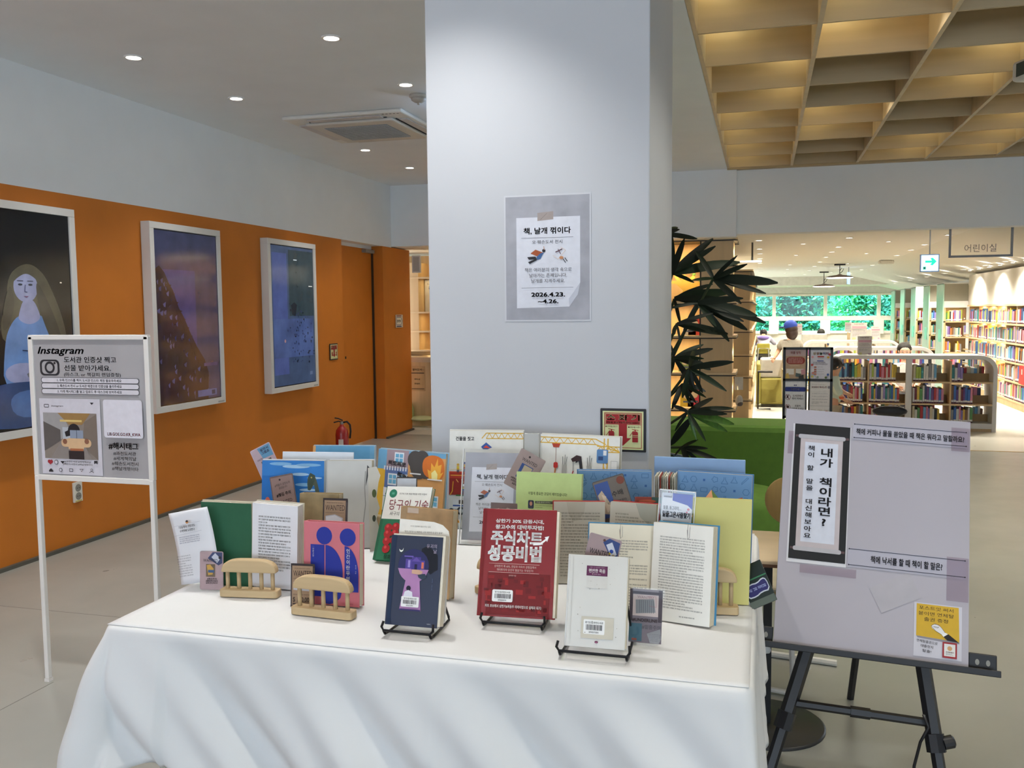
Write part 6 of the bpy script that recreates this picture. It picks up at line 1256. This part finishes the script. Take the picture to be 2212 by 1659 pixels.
def pr_n1(p):
    p.rect(0, 0, 1, 1, 'B49A80'); p.rect(0, 0, 1, .22, 'B8A0A0'); p.text('여름 방학', .5, .11, .09, 'A03A44', .02, wid=.5); p.rr(.04, .25, .96, .5, .18, '8E3A34'); p.words(.14, .28, .86, .48, 4, 'D8B0A8', seed=1); p.words(.2, .54, .8, .58, 1, 'E0CCB8', seed=2); p.rect(.04, .66, .42, .86, 'D8D4CC'); p.rect(.52, .66, .9, .82, 'D0CCC4'); p.poly([(.0, .85), (.14, .80), (.22, 1), (0, 1)], 'C8A85A'); p.poly([(.52, .80), (.78, .84), (.7, .95), (.5, .92)], '4E5E5E'); p.poly([(.76, .7), (.97, .66), (1, .84), (.8, .86)], 'C08A90'); p.poly([(.66, .9), (.9, .86), (.92, 1), (.66, 1)], '3A3634')
def pr_n2(p):
    p.rect(0, 0, 1, 1, 'D2D0DA'); 
    for k, (ch, c) in enumerate(zip('상상놀이터', ('B89A4A', 'A8784A', '2E5A3A', '4A5AB0', '9A4AA0'))): p.text(ch, .20+.155*k, .13, .09, c, .04)
    p.rr(.34, .215, .66, .26, .02, 'B04040'); p.words(.36, .30, .64, .33, 1, '5A5A6A', seed=1); p.rect(.32, .37, .64, .395, '2E4A9A'); p.words(.12, .42, .88, .53, 2, '6A6A80', seed=2)
    for k in range(4): p.rect(.18, .575+.08*k, .30, .62+.08*k, 'A8644A'); p.words(.34, .58+.08*k, .7, .615+.08*k, 1, '8A8A94', seed=k)
    for u, t, c in ((.1, .25, 'D89AA0'), (.86, .26, 'C8A02C'), (.93, .16, 'B03A4A'), (.08, .52, 'B04A4A'), (.86, .85, '3A5A9C'), (.13, .80, 'C07A6A'), (.10, .92, 'C8B85A'), (.36, .94, '8A9A90'), (.76, .95, '5A6A3A')): p.disc(u, t, .06, c)
def pr_n3(p):
    p.rect(0, 0, 1, 1, 'D6D8DC'); p.disc(.46, .12, .03, '1E2A6A'); p.disc(.54, .12, .03, '1E2A6A'); p.rr(0, .17, 1, .30, .05, '24347C'); p.text('잠깐만요!', .5, .235, .07, 'E4E4EE', .03, wid=.42)
    for t in (.46, .75): p.ring(.14, t, .14, .02, '7A2030', 'D6D8DC')
    p.poly([(.10, .42), (.18, .40), (.16, .46), (.20, .52), (.12, .48), (.06, .50)], '22222A'); p.disc(.14, .74, .07, '22222A'); p.line([(.05, .38), (.23, .54)], .02, '7A2030'); p.line([(.05, .67), (.23, .83)], .02, '7A2030')
    p.text('도서관에서', .63, .42, .055, '22222A', .015, wid=.50); p.text('뛰지 마세요!', .63, .50, .055, '22222A', .015, wid=.56); p.text('조용히', .63, .71, .055, '22222A', .015, wid=.28); p.text('대화해 주세요', .63, .79, .055, '22222A', .015, wid=.60)
def pr_n4(p):
    p.rect(0, 0, 1, 1, 'D8D4D2'); p.words(.1, .08, .8, .12, 1, 'A8A0A0', seed=1); p.text('꼬꼬마의 독서노트', .45, .17, .06, 'B0485A', .02, wid=.74); p.disc(.93, .17, .07, '8A8690'); p.line([(.04, .30), (.96, .30)], .006, 'A0A0A4')
    for t in (.34, .42, .50): p.words(.1, t, .9, t+.04, 1, '9A98A0', seed=int(t*100))
    p.line([(.04, .52), (.8, .52)], .006, 'A0A0A4'); p.words(.1, .58, .9, .66, 2, '8A8890', seed=9); p.line([(.02, .70), (.98, .70)], .012, '77777C')
    for k in range(3): p.rect(.06+.32*k, .80, .30+.32*k, .96, 'C8C2BC'); p.disc(.18+.32*k, .88, .09, ('8A8A5C', '8A8A90', 'B0705C')[k])
for (x0, z0, z1, pr, lb) in ((-w_/2+.022, zm, zt-.022, pr_n1, 'brown and red notice'), (.022, zm, zt-.022, pr_n2, 'white notice with colourful title'), (-w_/2+.022, zb_, zm-.022, pr_n3, 'notice with blue band and ban signs'), (.022, zb_, zm-.022, pr_n4, 'pale notice with pink title')):
    wd = w_/2-.040; o = part('notice_sheet', MB().box(x0, -.004, z0, x0+wd, .0, z1, M('D0D0D0', .6)), T, label=lb); p = Print(wd, z1-z0, eps=.0006, base=.0045); pr(p); p.build(o, Matrix.Translation((x0+wd/2, 0, z0)))
# library furniture
WS = M('E6E4DC', .6); OL = M('A8A052', .65, var=.05)
T = thing('library_sofa', 'white and olive library sofa seen from behind by the aisle', 'sofa', TR(.14, 13.35, 0)); part('back', MB().box(-.17, 0, .42, .30, .25, .70, WS), T, bev=.03); part('olive_base', MB().box(-.17, -.02, .04, .30, .30, .42, OL), T, bev=.03); part('side_arm', MB().box(-.22, -.05, .04, -.16, .9, .62, OL), T, bev=.02); part('plinth', MB().box(-.15, 0, 0, .28, .28, .04, M('3A3A30', .7)), T)
T = thing('side_shelf_table', 'thin black C-shaped side table beside the library sofa', 'table', TR(.02, 13.0, 0)); part('tabletop', MB().box(-.08, -.1, .52, .12, .1, .54, black_metal), T); part('stem', MB().tube([(-.07, 0, .52), (-.07, 0, .01), (.1, 0, .01)], .010, black_metal), T)
T = thing('white_cabinet', 'white cabinet behind the child in the blue cap', 'cabinet', TR(.93, 19.2, 0)); part('cabinet_body', MB().box(-.16, 0, 0, .32, .5, .88, WS), T, bev=.01); part('handle_slot', MB().box(.02, -.004, .55, .16, 0, .58, M('2A2A2A', .6)), T)
T = thing('white_cabinet', 'white cabinet with open side far back left of the notices', 'cabinet', TR(2.05, 21, 0)); part('cabinet_body', MB().box(-.20, 0, 0, .35, .8, .92, WS), T); part('open_side', MB().box(-.205, .05, .5, -.2, .75, .85, oak_dark), T)
T = thing('reading_table', 'white reading table by the library window', 'table', TR(.30, 20.9, 0)); part('tabletop', MB().box(-.55, -.3, .60, .75, .4, .63, WS), T)
for x_ in (-.5, .7): part('leg', MB().box(x_-.02, -.28, 0, x_+.02, .38, .60, WS), T)
T = thing('desk_chair', 'olive-backed chair of the reader at the window table', 'chair', TR(.02, 20.0, 0)); part('backrest', MB().box(-.13, 0, .44, .13, .03, .66, M('A89E3A', .6)), T, bev=.03); part('back_frame', MB().tube([(-.12, .0, .30), (-.10, -.02, .56), (.10, -.02, .56), (.12, .0, .30)], .014, M('B8B8B4', .4)), T); part('seat', MB().box(-.15, 0, .38, .15, .32, .42, M('3A3A2E', .7)), T)
for x_, y_ in ((-.13, .02), (.13, .02), (-.13, .3), (.13, .3)): part('leg', MB().tube([(x_, y_, .38), (x_, y_, 0)], .012, M('B8B8B4', .4)), T)
T = thing('low_round_tray', 'dark rounded chair back just above the top of the grey board', 'chair', TR(1.28, 10.0, 0)); part('backrest', MB().ball((0, 0, .33), (.17, .03, .06), M('1E1E22', .5), 16), T, smooth=True); part('stem', MB().tube([(0, 0, .3), (0, .05, 0)], .02, M('1E1E22', .5)), T)
# left passage
YQ = 10.4; zq = [at_y(910, v, YQ).z for v in (600, 675, 716, 757)]
struct('floor', MB().box(-8, 9.98, 0, -2.2, 13, .03, M('D8D2BC', .35, var=.04)))
T = thing('wall_shelving', 'lit oak wall shelving and counter seen through the gap by the orange wall', 'shelving', TR(0, YQ, 0)); part('back_panel', MB().box(-5.2, .32, 0, -2.6, .34, 2.1, wood('D8B47A', s=8)), T); part('side_panel', MB().box(-5.2, .0, .93, -4.068, .32, 2.0, OAK), T)
for z in zq: part('shelf', MB().box(-5.2, -.01, z-.012, -2.6, .32, z+.008, oak_h), T); area(T, (-3.75, .12, z-.02), .6, .5, .05, col=(1, .78, .42), name='shelf_light')
area(T, (-3.75, .12, 2.08), .6, .5, .05, col=(1, .78, .42), name='shelf_light')
part('counter_top', MB().box(-5.2, -.30, .80, -2.6, .32, .86, M('C8B89C', .3)), T); part('counter_front', MB().box(-5.2, -.26, .03, -2.6, -.24, .80, wood('CDB083', s=14)), T)
sgn = part('counter_label', MB().box(-4.10, -.262, .45, -3.90, -.26, .75, wood('B89A6C', s=9)), T); p = Print(.2, .30, eps=.0006, base=.001); p.text('영어도서', .5, .14, .09, '2A2420', .01, wid=.6); p.rect(.1, .26, .95, .29, '2A1C18'); p.text('영어소설', .5, .52, .06, '3A2C28', .01, wid=.35); p.text('영어동화', .5, .70, .06, '3A2C28', .01, wid=.35); p.rect(.1, .90, .95, .92, '2A1C18'); p.build(sgn, Matrix.Translation((-4.0, -.262, .45)))
T = thing('white_board_sign', 'pale sign board inside the lit shelf behind the orange wall', 'sign', TR(-3.96, YQ+.2, zq[1])); part('sign_sheet', MB().box(-.10, 0, 0, .06, .01, .40, M('E4E0D0', .6)), T); p = Print(.15, .4, eps=.0006, base=.001); p.text('도서', .2, .12, .06, '3A3A3A', 0); p.text('존', .3, .24, .09, '2A2A2A', .03); p.build(T)
T = thing('green_chair', 'pale green moulded chair at the counter behind the orange wall', 'chair', TR(-3.98, 10.05, .03, 20)); part('seat_shell', MB().ball((.05, 0, .10), (.16, .12, .03), M('CFD8A4', .5), 14), T, smooth=True); part('back_shell', MB().ball((-.08, .05, .16), (.05, .10, .14), M('A8B884', .5), 14), T, smooth=True)
T = thing('floor_sign_mat', 'patterned floor sticker with red and black border behind the picture books', 'mat', TR(-2.75, 7.5, .0015)); part('mat_sheet', MB().box(-.35, -.35, 0, .45, .35, .002, M('D8CCC4', .6)), T)
g = MB()
for k in range(8): g.box(-.35+.1*k, .31, .002, -.30+.1*k, .35, .004, M('3A2420', .6)).box(-.35+.1*k, -.35, .002, -.30+.1*k, -.31, .004, M('3A2420', .6))
part('border_marks', g, T)
# ================================================================== PEOPLE
def skinned(name, parent, pts, edges, mat, lv=2, label=None):
    me = bpy.data.meshes.new(name); ks = list(pts); me.from_pydata([pts[k][:3] for k in ks], [(ks.index(a), ks.index(b)) for a, b in edges], []); me.materials.append(mat)
    o = bpy.data.objects.new(name, me); link(o, parent); o.modifiers.new('k', 'SKIN'); s = o.modifiers.new('s', 'SUBSURF'); s.levels = s.render_levels = lv
    for v, k in zip(me.skin_vertices[0].data, ks): r = pts[k][3]; v.radius = (r, r*(pts[k][4] if len(pts[k]) > 4 else 1)); v.use_root = (k == ks[0])
    tagp(o, label=label); return o
SK = M('E0B090', .55, var=.02); HAIR = M('17130F', .5, var=.2, scale=30)
def body(T, J, sk=SK):
    E2 = [('pelvis', 'waist'), ('waist', 'chest'), ('chest', 'neck'), ('neck', 'head'), ('head', 'crown')]
    for s in ('_left', '_right'):
        if 'shoulder'+s in J: E2 += [('chest', 'shoulder'+s), ('shoulder'+s, 'elbow'+s), ('elbow'+s, 'wrist'+s), ('wrist'+s, 'hand'+s)]
        if 'hip'+s in J: E2 += [('pelvis', 'hip'+s), ('hip'+s, 'knee'+s), ('knee'+s, 'ankle'+s), ('ankle'+s, 'toe'+s)]
    o = skinned('body', T, J, E2, sk)
    for s in ('_left', '_right'):   # five short fingers rooted in each palm
        if 'hand'+s in J:
            h = Vector(J['hand'+s][:3]); w0 = Vector(J['wrist'+s][:3]); f = (h-w0).normalized(); x = f.cross(Vector((0, 1, .2))).normalized(); k = J['hand'+s][3]/.022; mb = MB()
            for i, (off, L) in enumerate(((-.024, .038), (-.008, .045), (.008, .048), (.022, .040))): p0 = h+x*off*k*.7; mb.tube([p0-f*.012*k, p0+f*L*.5*k, p0+f*L*k+Vector((0, -.006, -.004))*k], [.0075*k, .007*k, .005*k], sk, n=6)
            p0 = h-x*.02*k-f*.01*k; mb.tube([p0, p0-x*.018*k+f*.012*k, p0-x*.022*k+f*.03*k], [.008*k, .0075*k, .006*k], sk, n=6); part('fingers', mb, T, smooth=True)
    return o
def face(T, c, r, fwd, sk=SK):
    """eyes, brows, nose, mouth, ears on a head centred at c looking along fwd"""
    f = Vector(fwd).normalized(); rt = f.cross(Vector((0, 0, 1))).normalized(); Mx = Matrix(((rt.x, f.x, 0, c[0]), (rt.y, f.y, 0, c[1]), (rt.z, f.z, 1, c[2]), (0, 0, 0, 1)))
    mb = MB(); dk = M('241A16', .4, var=0); wh = M('E8E4E0', .3, var=0)
    for s in (-1, 1):
        mb.ball((s*.36*r, .86*r, .02*r), (.15*r, .08*r, .07*r), wh, 10, Mx).ball((s*.36*r, .93*r, .02*r), (.07*r, .04*r, .07*r), dk, 8, Mx); mb.box(s*.36*r-.17*r, .86*r, .20*r, s*.36*r+.17*r, .93*r, .24*r, dk, Mx)
    part('eyes', mb, T); part('nose', MB().ball((0, .98*r, -.18*r), (.11*r, .15*r, .2*r), sk, 8, Mx), T, smooth=True); part('mouth', MB().ball((0, .88*r, -.50*r), (.22*r, .08*r, .05*r), M('B0605C', .5), 8, Mx), T, smooth=True)
    mb = MB()
    for s in (-1, 1): mb.ball((s*.93*r, 0, -.05*r), (.09*r, .16*r, .26*r), sk, 8, Mx)
    part('ears', mb, T, smooth=True)
def hair(T, c, r, back, m=HAIR, down=0, cover=.9):
    b = Vector(back).normalized(); mb = MB(); mb.ball(Vector(c)+b*r*.16+Vector((0, 0, r*.22)), (r*1.07, r*1.07, r*1.05), m, 18)
    if down: mb.ball(Vector(c)+b*r*.35+Vector((0, 0, -r*down*.5)), (r*1.0, r*.85, r*(.7+down*.5)), m, 16)
    return part('hair', mb, T, smooth=True)
# child in a blue cap, seen from behind, left arm hanging forward
T = thing('person', 'child from behind in blue cap and grey-beige shirt standing by the library sofa', 'person', TR(.375, 13.05, 0))
J = dict(pelvis=(0, 0, .60, .085, .8), waist=(0, 0, .70, .08, .8), chest=(0, 0, .88, .095, .75), neck=(0, .0, 1.0, .033), head=(-.0, .01, 1.10, .072), crown=(0, .01, 1.165, .06), shoulder_left=(-.11, 0, .93, .042), elbow_left=(-.165, .03, .80, .032), wrist_left=(-.20, -.03, .74, .022), hand_left=(-.225, -.05, .70, .022), shoulder_right=(.11, 0, .93, .042), elbow_right=(.135, .02, .80, .032), wrist_right=(.13, .05, .69, .022), hand_right=(.125, .06, .65, .022), hip_left=(-.05, 0, .56, .062), knee_left=(-.055, 0, .31, .045), ankle_left=(-.055, .01, .06, .03), toe_left=(-.06, .09, .03, .028), hip_right=(.05, 0, .56, .062), knee_right=(.055, .02, .31, .045), ankle_right=(.055, .03, .06, .03), toe_right=(.06, .11, .03, .028))
body(T, J); shirt = M('A8A294', .85, var=.04, bump=.1, scale=20)
skinned('tshirt', T, dict(b=(0, 0, .585, .125, .75), w=(0, 0, .72, .115, .78), c=(0, 0, .88, .118, .72), n=(0, 0, .965, .055), sleeve_left=(-.115, 0, .925, .058), elbow_left=(-.165, .02, .83, .060), sleeve_right=(.115, 0, .925, .058), elbow_right=(.145, .02, .83, .060)), [('b', 'w'), ('w', 'c'), ('c', 'n'), ('c', 'sleeve_left'), ('sleeve_left', 'elbow_left'), ('c', 'sleeve_right'), ('sleeve_right', 'elbow_right')], shirt)
skinned('trousers', T, dict(p=(0, 0, .60, .10, .8), hip_left=(-.055, 0, .52, .078), knee_left=(-.06, 0, .31, .062), ankle_left=(-.06, .01, .09, .05), hip_right=(.055, 0, .52, .078), knee_right=(.06, .02, .31, .062), ankle_right=(.06, .03, .09, .05)), [('p', 'hip_left'), ('hip_left', 'knee_left'), ('knee_left', 'ankle_left'), ('p', 'hip_right'), ('hip_right', 'knee_right'), ('knee_right', 'ankle_right')], M('D8D0B0', .8))
face(T, (0, .02, 1.10), .078, (-.75, .65, 0)); hair(T, (0, .01, 1.10), .08, (.5, -.8, 0), M('2E1C16', .5), down=1.0)
cap = MB().ball((-.005, .01, 1.165), (.092, .095, .082), M('1E3F9E', .7), 20).ball((-.09, .05, 1.145), (.07, .06, .012), M('1A3788', .7), 12); part('cap', cap, T, smooth=True)
sh_ = MB()
for s in (-1, 1): sh_.ball((s*.058, .06, .03), (.04, .085, .035), M('D8D8D4', .6), 10)
part('shoes', sh_, T, smooth=True)
# seated reader at the window
T = thing('person', 'reader in a lavender and white top bent over the table at the window', 'person', TR(.02, 20.18, 0)); LAV = M('C8C4D8', .8, var=.05)
J = dict(pelvis=(0, 0, .46, .085, .8), waist=(0, .02, .58, .08), chest=(0, .07, .74, .09, .75), neck=(0, .13, .82, .035), head=(0, .19, .86, .068), crown=(0, .22, .90, .055), shoulder_left=(-.12, .09, .77, .045), elbow_left=(-.19, .16, .64, .034), wrist_left=(-.12, .32, .63, .022), hand_left=(-.09, .36, .635, .022), shoulder_right=(.12, .09, .77, .045), elbow_right=(.22, .17, .65, .034), wrist_right=(.24, .32, .64, .022), hand_right=(.24, .37, .645, .022), hip_left=(-.06, .03, .44, .065), knee_left=(-.08, .30, .44, .048), ankle_left=(-.08, .30, .08, .03), toe_left=(-.08, .38, .03, .028), hip_right=(.06, .03, .44, .065), knee_right=(.08, .30, .44, .048), ankle_right=(.08, .30, .08, .03), toe_right=(.08, .38, .03, .028))
body(T, J); skinned('jacket', T, dict(b=(0, .0, .45, .12, .75), w=(0, .02, .58, .115, .75), c=(0, .07, .74, .115, .72), n=(0, .115, .80, .05), sleeve_left=(-.125, .09, .765, .058), elbow_left=(-.195, .16, .65, .048), wrist_left=(-.13, .31, .63, .034), sleeve_right=(.125, .09, .765, .058), elbow_right=(.225, .17, .655, .048), wrist_right=(.24, .31, .64, .034)), [('b', 'w'), ('w', 'c'), ('c', 'n'), ('c', 'sleeve_left'), ('sleeve_left', 'elbow_left'), ('elbow_left', 'wrist_left'), ('c', 'sleeve_right'), ('sleeve_right', 'elbow_right'), ('elbow_right', 'wrist_right')], LAV)
part('shoulder_yoke', MB().ball((0, .06, .775), (.13, .095, .05), M('8A78C0', .8), 14), T, smooth=True); hair(T, (0, .20, .865), .074, (0, -.8, .3)); face(T, (0, .21, .86), .07, (0, 1, -.2))
skinned('trousers', T, dict(p=(0, 0, .46, .10), hip_left=(-.06, .03, .44, .075), knee_left=(-.08, .30, .44, .058), ankle_left=(-.08, .30, .10, .045), hip_right=(.06, .03, .44, .075), knee_right=(.08, .30, .44, .058), ankle_right=(.08, .30, .10, .045)), [('p', 'hip_left'), ('hip_left', 'knee_left'), ('knee_left', 'ankle_left'), ('p', 'hip_right'), ('hip_right', 'knee_right'), ('knee_right', 'ankle_right')], M('2A2C38', .8))
# person partly hidden behind the cabinet, dark cap
T = thing('person', 'person with dark hair mostly hidden behind the white cabinet', 'person', TR(1.20, 20.4, 0)); J = dict(pelvis=(0, 0, .40, .08, .8), waist=(0, 0, .54, .075), chest=(0, 0, .68, .085, .75), neck=(0, 0, .78, .03), head=(0, 0, .86, .065), crown=(0, 0, .92, .05), shoulder_left=(-.1, 0, .72, .04), elbow_left=(-.15, .05, .60, .03), wrist_left=(-.12, .16, .58, .02), hand_left=(-.1, .2, .58, .02), shoulder_right=(.1, 0, .72, .04), elbow_right=(.15, .05, .60, .03), wrist_right=(.12, .16, .58, .02), hand_right=(.1, .2, .58, .02), hip_left=(-.05, .02, .38, .06), knee_left=(-.06, .25, .38, .045), ankle_left=(-.06, .25, .06, .03), toe_left=(-.06, .33, .03, .028), hip_right=(.05, .02, .38, .06), knee_right=(.06, .25, .38, .045), ankle_right=(.06, .25, .06, .03), toe_right=(.06, .33, .03, .028))
body(T, J); hair(T, (0, 0, .87), .075, (.3, -.8, 0), down=.4); face(T, (0, 0, .86), .068, (-.6, .8, 0)); skinned('jacket', T, dict(b=(0, 0, .40, .10, .75), c=(0, 0, .68, .105, .72), n=(0, 0, .76, .045), sleeve_left=(-.105, 0, .715, .05), elbow_left=(-.15, .05, .60, .042), sleeve_right=(.105, 0, .715, .05), elbow_right=(.15, .05, .60, .042)), [('b', 'c'), ('c', 'n'), ('c', 'sleeve_left'), ('sleeve_left', 'elbow_left'), ('c', 'sleeve_right'), ('sleeve_right', 'elbow_right')], M('3A4A6A', .8))
# woman behind the front bookcase
T = thing('person', 'dark-haired woman in white looking down between the white low bookcases', 'person', TR(1.71, 12.15, 0)); J = dict(pelvis=(0, 0, .30, .10, .8), waist=(0, 0, .45, .09), chest=(0, 0, .62, .10, .72), neck=(0, 0, .74, .034), head=(0, -.01, .85, .072), crown=(0, 0, .92, .06), shoulder_left=(-.13, 0, .66, .045), elbow_left=(-.17, -.04, .48, .035), wrist_left=(-.10, -.18, .42, .022), hand_left=(-.07, -.22, .42, .022), shoulder_right=(.13, 0, .66, .045), elbow_right=(.17, -.04, .48, .035), wrist_right=(.10, -.18, .42, .022), hand_right=(.07, -.22, .42, .022), hip_left=(-.08, 0, .26, .07), knee_left=(-.13, -.26, .30, .05), ankle_left=(-.10, -.10, .06, .035), toe_left=(-.10, -.18, .03, .03), hip_right=(.08, 0, .26, .07), knee_right=(.13, -.26, .30, .05), ankle_right=(.10, -.10, .06, .035), toe_right=(.10, -.18, .03, .03))
body(T, J, M('E8B89C', .5, var=.02)); skinned('blouse', T, dict(b=(0, 0, .28, .13, .75), w=(0, 0, .45, .12, .75), c=(0, 0, .62, .128, .70), n=(0, 0, .715, .055), sleeve_left=(-.135, 0, .655, .06), elbow_left=(-.175, -.04, .49, .055), sleeve_right=(.135, 0, .655, .06), elbow_right=(.175, -.04, .49, .055)), [('b', 'w'), ('w', 'c'), ('c', 'n'), ('c', 'sleeve_left'), ('sleeve_left', 'elbow_left'), ('c', 'sleeve_right'), ('sleeve_right', 'elbow_right')], M('E8E6E0', .8))
face(T, (0, -.018, .855), .075, (-.15, -1, -.1), M('E8B89C', .5, var=.02)); hair(T, (0, .022, .868), .082, (0, 1, 0), down=.8)
skinned('trousers', T, dict(p=(0, 0, .28, .12), hip_left=(-.08, 0, .26, .085), knee_left=(-.13, -.25, .29, .065), ankle_left=(-.10, -.10, .09, .05), hip_right=(.08, 0, .26, .085), knee_right=(.13, -.25, .29, .065), ankle_right=(.10, -.10, .09, .05)), [('p', 'hip_left'), ('hip_left', 'knee_left'), ('knee_left', 'ankle_left'), ('p', 'hip_right'), ('hip_right', 'knee_right'), ('knee_right', 'ankle_right')], M('4A4A50', .8))
# boy in profile beside the poster stand
T = thing('person', 'black-haired child in pale mint shirt in profile reaching toward the front bookcase', 'person', TR(.745, 10.35, 0)); J = dict(pelvis=(0, 0, .36, .075, .8), waist=(.0, 0, .45, .07), chest=(.01, 0, .60, .08, .75), neck=(.02, 0, .685, .028), head=(.04, 0, .775, .066), crown=(.03, 0, .835, .055), shoulder_left=(.0, .09, .64, .036), elbow_left=(.06, .10, .52, .028), wrist_left=(.14, .11, .47, .02), hand_left=(.175, .11, .455, .02), shoulder_right=(.0, -.09, .64, .036), elbow_right=(.05, -.10, .49, .028), wrist_right=(.12, -.10, .41, .02), hand_right=(.155, -.10, .395, .02), hip_left=(0, .045, .34, .055), knee_left=(.04, .05, .19, .042), ankle_left=(0, .05, .05, .028), toe_left=(.07, .05, .025, .025), hip_right=(0, -.045, .34, .055), knee_right=(.04, -.05, .19, .042), ankle_right=(0, -.05, .05, .028), toe_right=(.07, -.05, .025, .025))
body(T, J); skinned('tshirt', T, dict(b=(0, 0, .35, .10, .8), w=(0, 0, .46, .095, .8), c=(.01, 0, .60, .098, .78), n=(.015, 0, .665, .045), sleeve_left=(0, .09, .635, .05), elbow_left=(.045, .10, .54, .05), sleeve_right=(0, -.09, .635, .05), elbow_right=(.035, -.10, .52, .05), wrist_right=(.075, -.10, .455, .045)), [('b', 'w'), ('w', 'c'), ('c', 'n'), ('c', 'sleeve_left'), ('sleeve_left', 'elbow_left'), ('c', 'sleeve_right'), ('sleeve_right', 'elbow_right'), ('elbow_right', 'wrist_right')], M('D4E4D4', .8, var=.03))
face(T, (.045, 0, .775), .07, (1, -.15, -.1)); hair(T, (.025, 0, .785), .076, (-1, 0, .1)); part('cuff', MB().ball((.085, -.10, .44), (.03, .03, .02), M('D86A4A', .7), 10), T, smooth=True)
skinned('shorts', T, dict(p=(0, 0, .36, .09), hip_left=(0, .05, .31, .068), knee_left=(.035, .05, .21, .06), hip_right=(0, -.05, .31, .068), knee_right=(.035, -.05, .21, .06)), [('p', 'hip_left'), ('hip_left', 'knee_left'), ('p', 'hip_right'), ('hip_right', 'knee_right')], M('B8A890', .8))
